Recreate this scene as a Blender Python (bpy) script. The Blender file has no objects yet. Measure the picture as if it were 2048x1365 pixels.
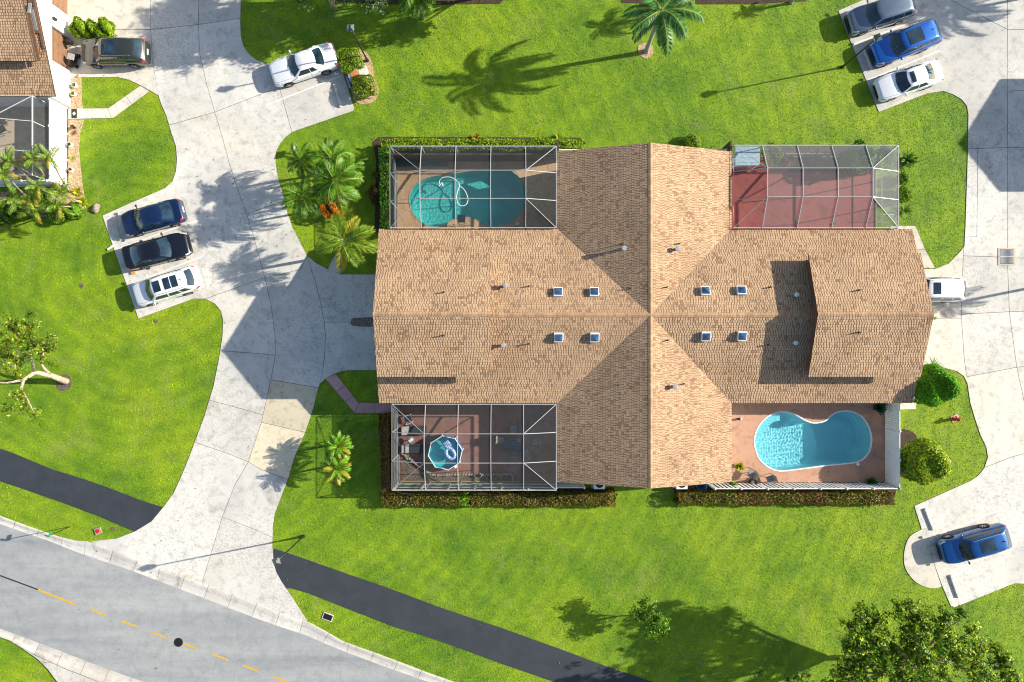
import bpy, bmesh, math, random
import numpy as np
from mathutils import Vector, Matrix
from mathutils.geometry import delaunay_2d_cdt

random.seed(7)
RNG = np.random.default_rng(11)
C = bpy.context.scene.collection
SC = bpy.context.scene
R = math.radians

# ------------------------------------------------------------------ camera, sky, sun, exposure
CAM_H, PPM = 50.0, 27.0
SUN_EL, SUN_AZ = 25.6, 11.3            # elevation, and direction towards the sun counted from +X to +Y
cam = bpy.data.cameras.new('camera')
cam.sensor_width = 36.0
cam.lens = 18.0 / (1024.0 / PPM / CAM_H)
cam.clip_start, cam.clip_end = 0.5, 2000.0
cam_o = bpy.data.objects.new('camera', cam)
cam_o.location = (0, 0, CAM_H)
C.objects.link(cam_o)
SC.camera = cam_o

world = bpy.data.worlds.new('World')
SC.world = world
world.use_nodes = True
wn = world.node_tree
for n in list(wn.nodes):
    wn.nodes.remove(n)
wo = wn.nodes.new('ShaderNodeOutputWorld')
bg = wn.nodes.new('ShaderNodeBackground')
sky = wn.nodes.new('ShaderNodeTexSky')
sky.sky_type = 'NISHITA'
sky.sun_disc = False
sky.sun_elevation = R(SUN_EL)
sky.sun_rotation = R(90.0 - SUN_AZ)
sky.air_density = 1.0
sky.dust_density = 1.2
sky.ozone_density = 1.0
bg.inputs['Strength'].default_value = 0.10
wn.links.new(sky.outputs[0], bg.inputs['Color'])
wn.links.new(bg.outputs[0], wo.inputs['Surface'])

sl = bpy.data.lights.new('sun', 'SUN')
sl.energy = 5.0
sl.angle = R(0.55)
sl.cycles.is_caustics_light = True
sl.color = (1.0, 0.93, 0.80)
so = bpy.data.objects.new('sun', sl)
sd = Vector((math.cos(R(SUN_EL)) * math.cos(R(SUN_AZ)), math.cos(R(SUN_EL)) * math.sin(R(SUN_AZ)), math.sin(R(SUN_EL))))
so.rotation_euler = sd.to_track_quat('Z', 'Y').to_euler()
so.location = sd * 60
C.objects.link(so)

SC.view_settings.view_transform = 'Standard'
SC.view_settings.look = 'None'
SC.view_settings.exposure = 0.94
SC.view_settings.gamma = 1.0
SC.view_settings.use_curve_mapping = False
SC.cycles.transparent_max_bounces = 24
SC.cycles.max_bounces = 8
SC.cycles.pixel_filter_type = 'BLACKMAN_HARRIS'
SC.cycles.filter_width = 1.1

# ------------------------------------------------------------------ helpers
def W(px, py, z=0.0):
    """a map point of the survey (in photo pixels) at height z -> metres"""
    k = (CAM_H - z) / CAM_H / PPM
    return ((px - 1024.0) * k, (682.5 - py) * k)

def W3(px, py, z=0.0):
    x, y = W(px, py, z)
    return Vector((x, y, z))

def tag(o, label=None, cat=None, group=None, kind=None):
    if label: o['label'] = label
    if cat: o['category'] = cat
    if group: o['group'] = group
    if kind: o['kind'] = kind
    return o

def empty(name, loc=(0, 0, 0), rz=0.0, label=None, cat=None, group=None, parent=None):
    o = bpy.data.objects.new(name, None)
    o.empty_display_size = 0.3
    C.objects.link(o)
    o.location = loc
    o.rotation_euler = (0, 0, rz)
    if parent: o.parent = parent
    return tag(o, label, cat, group)

def link(name, me, parent=None, loc=None, rz=None):
    o = bpy.data.objects.new(name, me)
    C.objects.link(o)
    if parent: o.parent = parent
    if loc is not None: o.location = loc
    if rz is not None: o.rotation_euler = (0, 0, rz)
    return o

def copy_tree(o, parent=None):
    c = o.copy()
    C.objects.link(c)
    c.parent = parent
    for ch in [q for q in SC.objects if q.parent == o]:
        copy_tree(ch, c)
    return c

class MB:
    """collects geometry for one mesh"""
    def __init__(self):
        self.v, self.f, self.c = [], [], []
        self.col = None
    def add(self, vs, fs, col=None):
        b = len(self.v)
        self.v += [tuple(p) for p in vs]
        for f in fs:
            self.f.append(tuple(i + b for i in f))
            self.c.append(col)
        return self
    def quad(self, a, b, c, d, col=None):
        return self.add((a, b, c, d), ((0, 1, 2, 3),), col)
    def box(self, cx, cy, cz, sx, sy, sz, rz=0.0, col=None):
        vs = []
        ca, sa = math.cos(rz), math.sin(rz)
        for dz in (-.5, .5):
            for dx, dy in ((-.5, -.5), (.5, -.5), (.5, .5), (-.5, .5)):
                x, y = dx * sx, dy * sy
                vs.append((cx + x * ca - y * sa, cy + x * sa + y * ca, cz + dz * sz))
        return self.add(vs, ((3, 2, 1, 0), (4, 5, 6, 7), (0, 1, 5, 4), (1, 2, 6, 5), (2, 3, 7, 6), (3, 0, 4, 7)), col)
    def bar(self, a, b, w, h, up=(0, 0, 1), col=None):
        a, b = Vector(a), Vector(b)
        t = (b - a).normalized()
        u = Vector(up)
        s = t.cross(u)
        if s.length < 1e-4: s = t.cross(Vector((1, 0, 0)))
        s.normalize()
        u = s.cross(t).normalized()
        vs = []
        for p in (a, b):
            for i, j in ((-1, -1), (1, -1), (1, 1), (-1, 1)):
                vs.append(p + s * (i * w / 2) + u * (j * h / 2))
        return self.add(vs, ((3, 2, 1, 0), (4, 5, 6, 7), (0, 1, 5, 4), (1, 2, 6, 5), (2, 3, 7, 6), (3, 0, 4, 7)), col)
    def tube(self, pts, rads, n=8, cap=True, col=None):
        pts = [Vector(p) for p in pts]
        if not hasattr(rads, '__len__'): rads = [rads] * len(pts)
        vs, fs = [], []
        prev = None
        for i, p in enumerate(pts):
            t = (pts[min(i + 1, len(pts) - 1)] - pts[max(i - 1, 0)])
            t = t.normalized() if t.length > 1e-9 else Vector((0, 0, 1))
            if prev is None:
                s = t.cross(Vector((0.13, 0.31, 1)))
                if s.length < 1e-3: s = t.cross(Vector((1, 0, 0)))
            else:
                s = prev - t * prev.dot(t)
            s.normalize(); prev = s
            u = t.cross(s)
            for k in range(n):
                a = 2 * math.pi * k / n
                vs.append(p + (s * math.cos(a) + u * math.sin(a)) * rads[i])
        for i in range(len(pts) - 1):
            for k in range(n):
                fs.append((i * n + k, i * n + (k + 1) % n, (i + 1) * n + (k + 1) % n, (i + 1) * n + k))
        if cap:
            fs.append(tuple(range(n - 1, -1, -1)))
            fs.append(tuple((len(pts) - 1) * n + k for k in range(n)))
        return self.add(vs, fs, col)
    def lathe(self, cx, cy, prof, n=16, col=None):
        vs, fs = [], []
        for r, z in prof:
            for k in range(n):
                a = 2 * math.pi * k / n
                vs.append((cx + r * math.cos(a), cy + r * math.sin(a), z))
        for i in range(len(prof) - 1):
            for k in range(n):
                fs.append((i * n + k, i * n + (k + 1) % n, (i + 1) * n + (k + 1) % n, (i + 1) * n + k))
        fs.append(tuple(range(n - 1, -1, -1)))
        fs.append(tuple((len(prof) - 1) * n + k for k in range(n)))
        return self.add(vs, fs, col)
    def prism(self, poly, z0, z1, col=None, bottom=False):
        """poly: CCW or CW list of (x, y)"""
        a = sum(poly[i][0] * poly[(i + 1) % len(poly)][1] - poly[(i + 1) % len(poly)][0] * poly[i][1] for i in range(len(poly)))
        if a < 0: poly = poly[::-1]
        n = len(poly)
        vs = [(x, y, z0) for x, y in poly] + [(x, y, z1) for x, y in poly]
        fs = [tuple(range(n, 2 * n))] + [(i, (i + 1) % n, n + (i + 1) % n, n + i) for i in range(n)]
        if bottom: fs.append(tuple(range(n - 1, -1, -1)))
        return self.add(vs, fs, col)
    def mesh(self, name, mat, smooth=False):
        me = bpy.data.meshes.new(name)
        me.from_pydata(self.v, [], self.f)
        for m in (mat if isinstance(mat, (list, tuple)) else [mat]):
            me.materials.append(m)
        if any(c is not None for c in self.c):
            at = me.color_attributes.new('Col', 'FLOAT_COLOR', 'CORNER')
            buf = np.ones((len(me.loops), 4), dtype=np.float32)
            k = 0
            for f, c in zip(self.f, self.c):
                n = len(f)
                if c is not None:
                    buf[k:k + n, :3] = c
                k += n
            at.data.foreach_set('color', buf.ravel())
        if smooth:
            me.polygons.foreach_set('use_smooth', [True] * len(me.polygons))
        me.update()
        return me
    def build(self, name, mat, parent=None, smooth=False, loc=None, rz=None):
        return link(name, self.mesh(name, mat, smooth), parent, loc, rz)

def np_mesh(name, V, k, mat, cols=None):
    """V: (n*k, 3) points, every k of them one face; cols: (n, 3)"""
    V = np.asarray(V, dtype=np.float32).reshape(-1, 3)
    n = len(V) // k
    me = bpy.data.meshes.new(name)
    me.vertices.add(n * k)
    me.vertices.foreach_set('co', V.ravel())
    me.loops.add(n * k)
    me.loops.foreach_set('vertex_index', np.arange(n * k, dtype=np.int32))
    me.polygons.add(n)
    me.polygons.foreach_set('loop_start', np.arange(0, n * k, k, dtype=np.int32))
    me.materials.append(mat)
    if cols is not None:
        at = me.color_attributes.new('Col', 'FLOAT_COLOR', 'POINT')
        b = np.ones((n * k, 4), dtype=np.float32)
        b[:, :3] = np.repeat(np.asarray(cols, dtype=np.float32), k, axis=0)
        at.data.foreach_set('color', b.ravel())
    me.update(calc_edges=True)
    return me

def catmull(pts, n=4, closed=True):
    out = []
    m = len(pts)
    rng = range(m) if closed else range(m - 1)
    for i in rng:
        if closed:
            p0, p1, p2, p3 = pts[i - 1], pts[i], pts[(i + 1) % m], pts[(i + 2) % m]
        else:
            p0, p1, p2, p3 = pts[max(i - 1, 0)], pts[i], pts[i + 1], pts[min(i + 2, m - 1)]
        for j in range(n):
            t = j / n
            out.append(tuple(0.5 * (2 * b + (c - a) * t + (2 * a - 5 * b + 4 * c - d) * t * t + (3 * b - a - 3 * c + d) * t ** 3)
                             for a, b, c, d in zip(p0, p1, p2, p3)))
    if not closed: out.append(tuple(pts[-1]))
    return out

def inside(P, poly):
    P = np.atleast_2d(P)
    x, y = P[:, 0], P[:, 1]
    r = np.zeros(len(P), dtype=bool)
    n = len(poly)
    for i in range(n):
        x0, y0 = poly[i][:2]
        x1, y1 = poly[(i + 1) % n][:2]
        if y0 == y1: continue
        c = ((y0 > y) != (y1 > y)) & (x < (x1 - x0) * (y - y0) / (y1 - y0) + x0)
        r ^= c
    return r

def arrange(outline, lines=(), holes=()):
    """cut the area of outline (minus holes) along lines; returns [(verts2d, tris, loops)]"""
    V, E = [], []
    def addp(pts, closed):
        b = len(V)
        V.extend(Vector((p[0], p[1])) for p in pts)
        m = len(pts)
        for i in range(m if closed else m - 1):
            E.append((b + i, b + (i + 1) % m))
    addp(outline, True)
    for h in holes: addp(h, True)
    for l in lines: addp(l, False)
    ov, oe, of, _, oes, _ = delaunay_2d_cdt(V, E, [], 0, 1e-4)
    cons = set()
    for e, src in zip(oe, oes):
        if src: cons.add((min(e), max(e)))
    e2f = {}
    for fi, f in enumerate(of):
        for i in range(len(f)):
            a, b = f[i], f[(i + 1) % len(f)]
            e2f.setdefault((min(a, b), max(a, b)), []).append(fi)
    seen = [False] * len(of)
    res = []
    for s in range(len(of)):
        if seen[s]: continue
        st, grp = [s], []
        seen[s] = True
        while st:
            q = st.pop()
            grp.append(q)
            f = of[q]
            for i in range(len(f)):
                a, b = f[i], f[(i + 1) % len(f)]
                k = (min(a, b), max(a, b))
                if k in cons: continue
                for g in e2f[k]:
                    if not seen[g]:
                        seen[g] = True
                        st.append(g)
        def area(f):
            a, b, c = (ov[i] for i in f[:3])
            return abs((b - a).cross(c - a)) / 2
        big = max(grp, key=lambda g: area(of[g]))
        tot = sum(area(of[g]) for g in grp)
        ce = sum((ov[i] for i in of[big]), Vector((0, 0))) / 3
        pt = np.array([[ce.x, ce.y]])
        if not inside(pt, outline)[0]: continue
        if any(inside(pt, h)[0] for h in holes): continue
        if tot < 1e-3: continue
        # CCW triangles and boundary
        tris = []
        for g in grp:
            f = list(of[g])
            a, b, c = (ov[i] for i in f[:3])
            if (b - a).cross(c - a) < 0: f = f[::-1]
            tris.append(tuple(f))
        nx = {}
        dire = set()
        for f in tris:
            for i in range(3): dire.add((f[i], f[(i + 1) % 3]))
        bd = [(a, b) for a, b in dire if (b, a) not in dire]
        for a, b in bd: nx.setdefault(a, []).append(b)
        res.append((ov, tris, nx, bd, tot))
    return res

def slab_mesh(name, region, top, bot, inset, mat):
    ov, tris, nx, bd, tot = region
    used = sorted({i for t in tris for i in t})
    pr = {}
    for a, b in bd: pr.setdefault(b, []).append(a)
    pos = {}
    for i in used:
        p = ov[i]
        if i in nx and len(nx[i]) == 1 and len(pr.get(i, [])) == 1 and inset > 0:
            d1 = (p - ov[pr[i][0]]); d2 = (ov[nx[i][0]] - p)
            if d1.length > 1e-6 and d2.length > 1e-6:
                d1.normalize(); d2.normalize()
                n1 = Vector((-d1.y, d1.x)); n2 = Vector((-d2.y, d2.x))
                n = n1 + n2
                if n.length > 0.3:
                    n.normalize()
                    p = p + n * (inset / max(0.5, n.dot(n1)))
        pos[i] = p
    idx = {k: j for j, k in enumerate(used)}
    m = len(used)
    vs = [(pos[i].x, pos[i].y, top) for i in used] + [(pos[i].x, pos[i].y, bot) for i in used]
    fs = [tuple(idx[i] for i in t) for t in tris]
    for a, b in bd:
        fs.append((idx[b], idx[a], idx[a] + m, idx[b] + m))
    mb = MB(); mb.add(vs, fs)
    return mb.mesh(name, mat)

# ------------------------------------------------------------------ materials
def nodes(name):
    m = bpy.data.materials.new(name)
    m.use_nodes = True
    nt = m.node_tree
    return m, nt, nt.nodes['Principled BSDF']

def nd(nt, t, **kw):
    n = nt.nodes.new(t)
    for k, v in kw.items():
        if k in n.inputs.keys(): n.inputs[k].default_value = v
        else: setattr(n, k, v)
    return n

def noise(nt, co, scale, detail=4.0, rough=0.55, dist=0.0):
    n = nt.nodes.new('ShaderNodeTexNoise')
    n.inputs['Scale'].default_value = scale
    n.inputs['Detail'].default_value = detail
    n.inputs['Roughness'].default_value = rough
    n.inputs['Distortion'].default_value = dist
    nt.links.new(co, n.inputs['Vector'])
    return n.outputs['Fac']

def ramp(nt, fac, stops):
    r = nt.nodes.new('ShaderNodeValToRGB')
    e = r.color_ramp.elements
    while len(e) < len(stops): e.new(0.5)
    for k, (p, c) in enumerate(stops):
        e[k].position = p
        e[k].color = (c[0], c[1], c[2], 1) if hasattr(c, '__len__') else (c, c, c, 1)
    nt.links.new(fac, r.inputs[0])
    return r.outputs[0]

def mix(nt, fac, a, b, mode='MIX'):
    m = nt.nodes.new('ShaderNodeMix')
    m.data_type = 'RGBA'
    m.blend_type = mode
    for sock, v in ((m.inputs[0], fac), (m.inputs[6], a), (m.inputs[7], b)):
        if isinstance(v, bpy.types.NodeSocket): nt.links.new(v, sock)
        elif hasattr(v, '__len__'): sock.default_value = (v[0], v[1], v[2], 1)
        else: sock.default_value = v
    return m.outputs[2]

def bump(nt, bs, h, strength=0.3, dist=0.02):
    b = nt.nodes.new('ShaderNodeBump')
    b.inputs['Strength'].default_value = strength
    b.inputs['Distance'].default_value = dist
    nt.links.new(h, b.inputs['Height'])
    nt.links.new(b.outputs[0], bs.inputs['Normal'])

def coord(nt, which='Object'):
    return nt.nodes.new('ShaderNodeTexCoord').outputs[which]

def world_pos(nt):
    return nt.nodes.new('ShaderNodeNewGeometry').outputs['Position']

def M_simple(name, col, rough=0.6, metal=0.0, var=0.12, scale=6.0, bmp=0.0, coat=0.0, bscale=60.0):
    m, nt, bs = nodes(name)
    co = world_pos(nt)
    f = noise(nt, co, scale, 5)
    c2 = tuple(max(0, c * (1 - var * 1.6)) for c in col); c1 = tuple(min(1, c * (1 + var)) for c in col)
    nt.links.new(ramp(nt, f, [(0.3, c2), (0.7, c1)]), bs.inputs['Base Color'])
    bs.inputs['Roughness'].default_value = rough
    bs.inputs['Metallic'].default_value = metal
    bs.inputs['Coat Weight'].default_value = coat
    if bmp: bump(nt, bs, noise(nt, co, bscale, 3), bmp, 0.01)
    return m

def M_concrete(name, light, dark, warm=(0.62, 0.52, 0.36), warmth=0.25, speck=0.5):
    m, nt, bs = nodes(name)
    co = world_pos(nt)
    oi = nt.nodes.new('ShaderNodeObjectInfo').outputs['Random']
    big = noise(nt, co, 0.16, 6, 0.6, 0.6)
    c = ramp(nt, big, [(0.3, dark), (0.62, light)])
    w = ramp(nt, noise(nt, co, 0.11, 5, 0.6, 0.3), [(0.52, 0.0), (0.72, 1.0)])
    wm = nt.nodes.new('ShaderNodeMath'); wm.operation = 'MULTIPLY'; wm.inputs[1].default_value = warmth
    nt.links.new(w, wm.inputs[0])
    c = mix(nt, wm.outputs[0], c, warm)
    st = ramp(nt, noise(nt, co, 1.6, 8, 0.75, 0.4), [(0.33, 0.62), (0.5, 1.0)])
    c = mix(nt, 0.85, c, st, 'MULTIPLY')
    # mildew specks gathered in some areas
    area = ramp(nt, noise(nt, co, 0.16, 3), [(0.42, 0.08), (0.60, 1.0)])
    sp = ramp(nt, noise(nt, co, 7.0, 6, 0.8), [(0.50, 0.0), (0.62, 1.0)])
    ml = nt.nodes.new('ShaderNodeMath'); ml.operation = 'MULTIPLY'
    nt.links.new(area, ml.inputs[0]); nt.links.new(sp, ml.inputs[1])
    ms = nt.nodes.new('ShaderNodeMath'); ms.operation = 'MULTIPLY'; ms.inputs[1].default_value = speck
    nt.links.new(ml.outputs[0], ms.inputs[0])
    c = mix(nt, ms.outputs[0], c, tuple(d * 0.35 for d in dark))
    stn = ramp(nt, noise(nt, co, 0.5, 5, 0.6, 1.2), [(0.60, (1, 1, 1)), (0.74, (0.66, 0.64, 0.60))])
    c = mix(nt, 0.8, c, stn, 'MULTIPLY')
    slabv = ramp(nt, oi, [(0.0, 0.86), (1.0, 1.05)])
    c = mix(nt, 1.0, c, slabv, 'MULTIPLY')
    nt.links.new(c, bs.inputs['Base Color'])
    bs.inputs['Roughness'].default_value = 0.88
    bump(nt, bs, noise(nt, co, 25, 6, 0.7), 0.35, 0.01)
    return m

M = {}
M['concrete'] = M_concrete('driveway concrete', (0.66, 0.63, 0.57), (0.45, 0.445, 0.42), warmth=0.3, speck=0.5)
M['concrete_new'] = M_concrete('newer tan concrete', (0.64, 0.57, 0.42), (0.57, 0.50, 0.36), warmth=0.2, speck=0.12)
M['concrete_warm'] = M_concrete('pale warm concrete', (0.64, 0.60, 0.52), (0.55, 0.51, 0.43), warmth=0.3, speck=0.12)
M['curb'] = M_concrete('curb concrete', (0.66, 0.62, 0.56), (0.46, 0.44, 0.41), warmth=0.2, speck=0.3)
M['joint'] = M_simple('dark joint dirt', (0.11, 0.095, 0.075), 0.95, bmp=0.2)
M['pink'] = M_concrete('pink walkway concrete', (0.54, 0.33, 0.32), (0.47, 0.28, 0.27), warmth=0.0, speck=0.2)
M['road'] = M_concrete('pale road surface', (0.30, 0.305, 0.30), (0.225, 0.235, 0.24), warmth=0.12, speck=0.2)
def M_road():
    m, nt, bs = nodes('worn pale road')
    co = world_pos(nt)
    mp = nt.nodes.new('ShaderNodeMapping'); mp.inputs['Rotation'].default_value = (0, 0, R(20.2)); mp.inputs['Scale'].default_value = (0.05, 0.55, 1)
    nt.links.new(co, mp.inputs[0])
    c = ramp(nt, noise(nt, mp.outputs[0], 1.0, 5, 0.6, 0.4), [(0.32, (0.24, 0.255, 0.265)), (0.66, (0.36, 0.365, 0.36))])
    st = ramp(nt, noise(nt, co, 1.1, 8, 0.75, 0.4), [(0.33, 0.78), (0.55, 1.03)])
    c = mix(nt, 0.8, c, st, 'MULTIPLY')
    g = ramp(nt, noise(nt, co, 14, 6, 0.85), [(0.33, 0.68), (0.66, 1.2)])
    c = mix(nt, 0.7, c, g, 'MULTIPLY')
    v = nt.nodes.new('ShaderNodeTexVoronoi'); v.feature = 'DISTANCE_TO_EDGE'; v.inputs['Scale'].default_value = 0.16
    d = nt.nodes.new('ShaderNodeVectorMath'); d.operation = 'ADD'
    ns = nt.nodes.new('ShaderNodeTexNoise'); ns.inputs['Scale'].default_value = 0.8; ns.inputs['Detail'].default_value = 6
    nt.links.new(co, ns.inputs['Vector']); nt.links.new(co, d.inputs[0]); nt.links.new(ns.outputs['Color'], d.inputs[1]); nt.links.new(d.outputs[0], v.inputs['Vector'])
    cr = ramp(nt, v.outputs['Distance'], [(0.0, 0.55), (0.006, 1.0)])
    c = mix(nt, 0.22, c, cr, 'MULTIPLY')
    nt.links.new(c, bs.inputs['Base Color']); bs.inputs['Roughness'].default_value = 0.85
    bump(nt, bs, noise(nt, co, 40, 4), 0.4, 0.01)
    return m
M['road'] = M_road()
M['yellow'] = M_simple('yellow road paint', (0.62, 0.36, 0.03), 0.6, var=0.18, scale=14)
M['white_paint'] = M_simple('white road paint', (0.74, 0.72, 0.67), 0.6, var=0.1, scale=10)
M['black_line'] = M_simple('black sealed line', (0.03, 0.028, 0.025), 0.7)
M['white'] = M_simple('white painted aluminium', (0.78, 0.79, 0.79), 0.35, var=0.05)
M['beam'] = M_simple('white powder coated beam', (0.40, 0.41, 0.41), 0.4, var=0.05)
M['twig'] = M_simple('dark twigs', (0.035, 0.03, 0.015), 0.9)
M['vinyl'] = M_simple('white vinyl fence', (0.80, 0.80, 0.78), 0.45, var=0.05)
M['stucco'] = M_simple('white stucco', (0.72, 0.69, 0.64), 0.85, var=0.05, bmp=0.4, bscale=30)
M['brown'] = M_simple('brown painted trim', (0.16, 0.085, 0.05), 0.6)
M['fascia'] = M_simple('dark brown fascia', (0.05, 0.035, 0.028), 0.6)
M['black'] = M_simple('black painted metal', (0.012, 0.012, 0.013), 0.4)
M['rubber'] = M_simple('black rubber', (0.015, 0.015, 0.016), 0.8)
M['galv'] = M_simple('galvanised metal', (0.55, 0.60, 0.64), 0.3, 0.6)
M['garage'] = M_simple('brown garage door', (0.21, 0.115, 0.065), 0.55, var=0.12, scale=3)
M['mulch'] = M_simple('dark mulch', (0.06, 0.036, 0.024), 0.95, var=0.5, scale=12, bmp=1.0, bscale=14)
M['pale_mulch'] = M_simple('pale wood chips', (0.46, 0.32, 0.19), 0.95, var=0.4, scale=10, bmp=1.0, bscale=14)
M['soil'] = M_simple('grey brown soil', (0.13, 0.10, 0.075), 0.95, var=0.4, scale=7, bmp=1.0, bscale=12)
M['stone'] = M_simple('grey brown stone', (0.30, 0.25, 0.20), 0.9, var=0.25, scale=5, bmp=0.8, bscale=18)
M['pebble'] = M_simple('grey pebbles', (0.20, 0.16, 0.13), 0.8, var=0.6, scale=14, bmp=1.0, bscale=20)
M['bark'] = M_simple('pale bark', (0.42, 0.34, 0.25), 0.85, var=0.3, scale=7, bmp=0.8, bscale=16)
M['palm_trunk'] = M_simple('grey palm trunk', (0.36, 0.33, 0.28), 0.85, var=0.2, scale=9, bmp=0.8)
M['crownshaft'] = M_simple('green crownshaft', (0.16, 0.26, 0.07), 0.5, var=0.15)
M['terracotta'] = M_concrete('terracotta pool deck', (0.56, 0.32, 0.21), (0.48, 0.265, 0.17), warmth=0.0, speck=0.15)
M['reddeck'] = M_concrete('red painted patio', (0.30, 0.085, 0.075), (0.24, 0.065, 0.06), warmth=0.0, speck=0.15)
M['pinkdeck'] = M_concrete('faded red patio', (0.27, 0.135, 0.10), (0.19, 0.09, 0.075), (0.42, 0.34, 0.30), warmth=0.5, speck=0.3)
M['tan'] = M_concrete('tan patio', (0.52, 0.43, 0.32), (0.45, 0.37, 0.27), warmth=0.1, speck=0.1)
M['flag'] = M_concrete('tan flagstone', (0.46, 0.31, 0.18), (0.38, 0.245, 0.14), warmth=0.1, speck=0.15)
M['grout'] = M_simple('pale grout', (0.52, 0.40, 0.27), 0.9)
M['plaster'] = M_simple('pool plaster', (0.82, 0.90, 0.90), 0.7, var=0.04, scale=1.0)
M['plaster_teal'] = M_simple('teal pool plaster', (0.30, 0.70, 0.68), 0.7, var=0.06, scale=1.0)
M['coping'] = M_simple('pale pool coping', (0.72, 0.72, 0.70), 0.6)
M['red'] = M_simple('red enamel', (0.55, 0.02, 0.015), 0.4)
M['rust'] = M_simple('rust stained plate', (0.50, 0.17, 0.05), 0.8, var=0.5, scale=2.2)
M['green_sign'] = M_simple('green sign sheet', (0.0, 0.22, 0.12), 0.4)
M['fabric_grey'] = M_simple('grey sling fabric', (0.20, 0.21, 0.21), 0.8)
M['fabric_dark'] = M_simple('dark sling fabric', (0.028, 0.035, 0.04), 0.8)
M['fabric_beige'] = M_simple('beige cushion', (0.52, 0.48, 0.36), 0.9)
M['orange'] = M_simple('orange plastic', (0.70, 0.25, 0.05), 0.5)
M['blue_tarp'] = M_simple('blue plastic', (0.02, 0.10, 0.30), 0.4)
M['teal_box'] = M_simple('dark teal storage box', (0.015, 0.07, 0.065), 0.5)
M['soffit'] = M_simple('white soffit', (0.6, 0.57, 0.52), 0.8)

def M_asphalt():
    m, nt, bs = nodes('fresh black asphalt')
    co = world_pos(nt)
    c = ramp(nt, noise(nt, co, 0.7, 6, 0.65, 0.5), [(0.3, (0.022, 0.027, 0.035)), (0.72, (0.036, 0.042, 0.052))])
    g = ramp(nt, noise(nt, co, 45, 3, 0.7), [(0.35, 0.6), (0.7, 1.5)])
    c = mix(nt, 1.0, c, g, 'MULTIPLY')
    nt.links.new(c, bs.inputs['Base Color'])
    bs.inputs['Roughness'].default_value = 0.75
    bump(nt, bs, noise(nt, co, 60, 3), 0.5, 0.01)
    return m
M['asphalt'] = M_asphalt()

def M_grass(name, blades):
    m, nt, bs = nodes(name)
    co = world_pos(nt)
    big = noise(nt, co, 0.09, 6, 0.68, 0.5)
    c = ramp(nt, big, [(0.32, (0.160, 0.335, 0.004)), (0.50, (0.310, 0.490, 0.006)), (0.66, (0.430, 0.570, 0.010))])
    # mowing swathes: soft arcs
    wv = nt.nodes.new('ShaderNodeTexWave')
    wv.wave_type = 'RINGS'; wv.rings_direction = 'Z'
    mp = nt.nodes.new('ShaderNodeMapping')
    mp.inputs['Location'].default_value = (27.0, -6.0, 0)
    nt.links.new(co, mp.inputs[0]); nt.links.new(mp.outputs[0], wv.inputs[0])
    wv.inputs['Scale'].default_value = 0.30
    wv.inputs['Distortion'].default_value = 11.0
    wv.inputs['Detail'].default_value = 3.0
    wv.inputs['Detail Scale'].default_value = 0.25
    c = mix(nt, 0.24, c, ramp(nt, wv.outputs['Color'], [(0.2, (0.5, 0.62, 0.4)), (0.8, (1.0, 1.0, 1.0))]), 'MULTIPLY')
    pt = ramp(nt, noise(nt, co, 0.55, 6, 0.7), [(0.35, (0.55, 0.68, 0.6)), (0.62, (1.12, 1.06, 1.0))])
    c = mix(nt, 0.8, c, pt, 'MULTIPLY')
    dry = ramp(nt, noise(nt, co, 0.35, 7, 0.75, 0.8), [(0.55, 0.0), (0.78, 0.75)])
    c = mix(nt, dry, c, (0.40, 0.43, 0.13))
    if blades:
        a = nt.nodes.new('ShaderNodeAttribute'); a.attribute_name = 'Col'
        c = mix(nt, 0.85, c, ramp(nt, noise(nt, co, 4.5, 6, 0.8), [(0.34, (0.52, 0.58, 0.5)), (0.64, (1.18, 1.14, 1.1))]), 'MULTIPLY')
        c = mix(nt, 1.0, c, a.outputs['Color'], 'MULTIPLY')
        bs.inputs['Roughness'].default_value = 0.6
        bs.inputs['Specular IOR Level'].default_value = 0.12
        tr = nt.nodes.new('ShaderNodeBsdfTranslucent')
        nt.links.new(c, tr.inputs[0])
        ms = nt.nodes.new('ShaderNodeMixShader'); ms.inputs[0].default_value = 0.3
        nt.links.new(bs.outputs[0], ms.inputs[1]); nt.links.new(tr.outputs[0], ms.inputs[2])
        nt.links.new(ms.outputs[0], nt.nodes['Material Output'].inputs['Surface'])
    else:
        g = ramp(nt, noise(nt, co, 9, 8, 0.85), [(0.32, (0.35, 0.42, 0.3)), (0.62, (1.25, 1.2, 1.2))])
        c = mix(nt, 0.9, c, g, 'MULTIPLY')
        c = mix(nt, 1.0, c, (0.66, 0.68, 0.6), 'MULTIPLY')
        bs.inputs['Roughness'].default_value = 0.85
        bump(nt, bs, noise(nt, co, 11, 6, 0.8), 1.0, 0.06)
    nt.links.new(c, bs.inputs['Base Color'])
    return m
M['lawn'] = M_grass('lawn turf', False)
M['blade'] = M_grass('grass blades', True)

def M_leaf(name, col, trans=0.35, rough=0.5):
    m, nt, bs = nodes(name)
    a = nt.nodes.new('ShaderNodeAttribute'); a.attribute_name = 'Col'
    c = mix(nt, 1.0, col, a.outputs['Color'], 'MULTIPLY')
    c = mix(nt, 1.0, c, (1.2, 1.25, 1.0), 'MULTIPLY')
    nt.links.new(c, bs.inputs['Base Color'])
    bs.inputs['Roughness'].default_value = rough
    bs.inputs['Specular IOR Level'].default_value = 0.3
    tr = nt.nodes.new('ShaderNodeBsdfTranslucent')
    nt.links.new(c, tr.inputs[0])
    ms = nt.nodes.new('ShaderNodeMixShader'); ms.inputs[0].default_value = trans
    nt.links.new(bs.outputs[0], ms.inputs[1]); nt.links.new(tr.outputs[0], ms.inputs[2])
    nt.links.new(ms.outputs[0], nt.nodes['Material Output'].inputs['Surface'])
    return m
M['leaf'] = M_leaf('leaves', (1, 1, 1))
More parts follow.
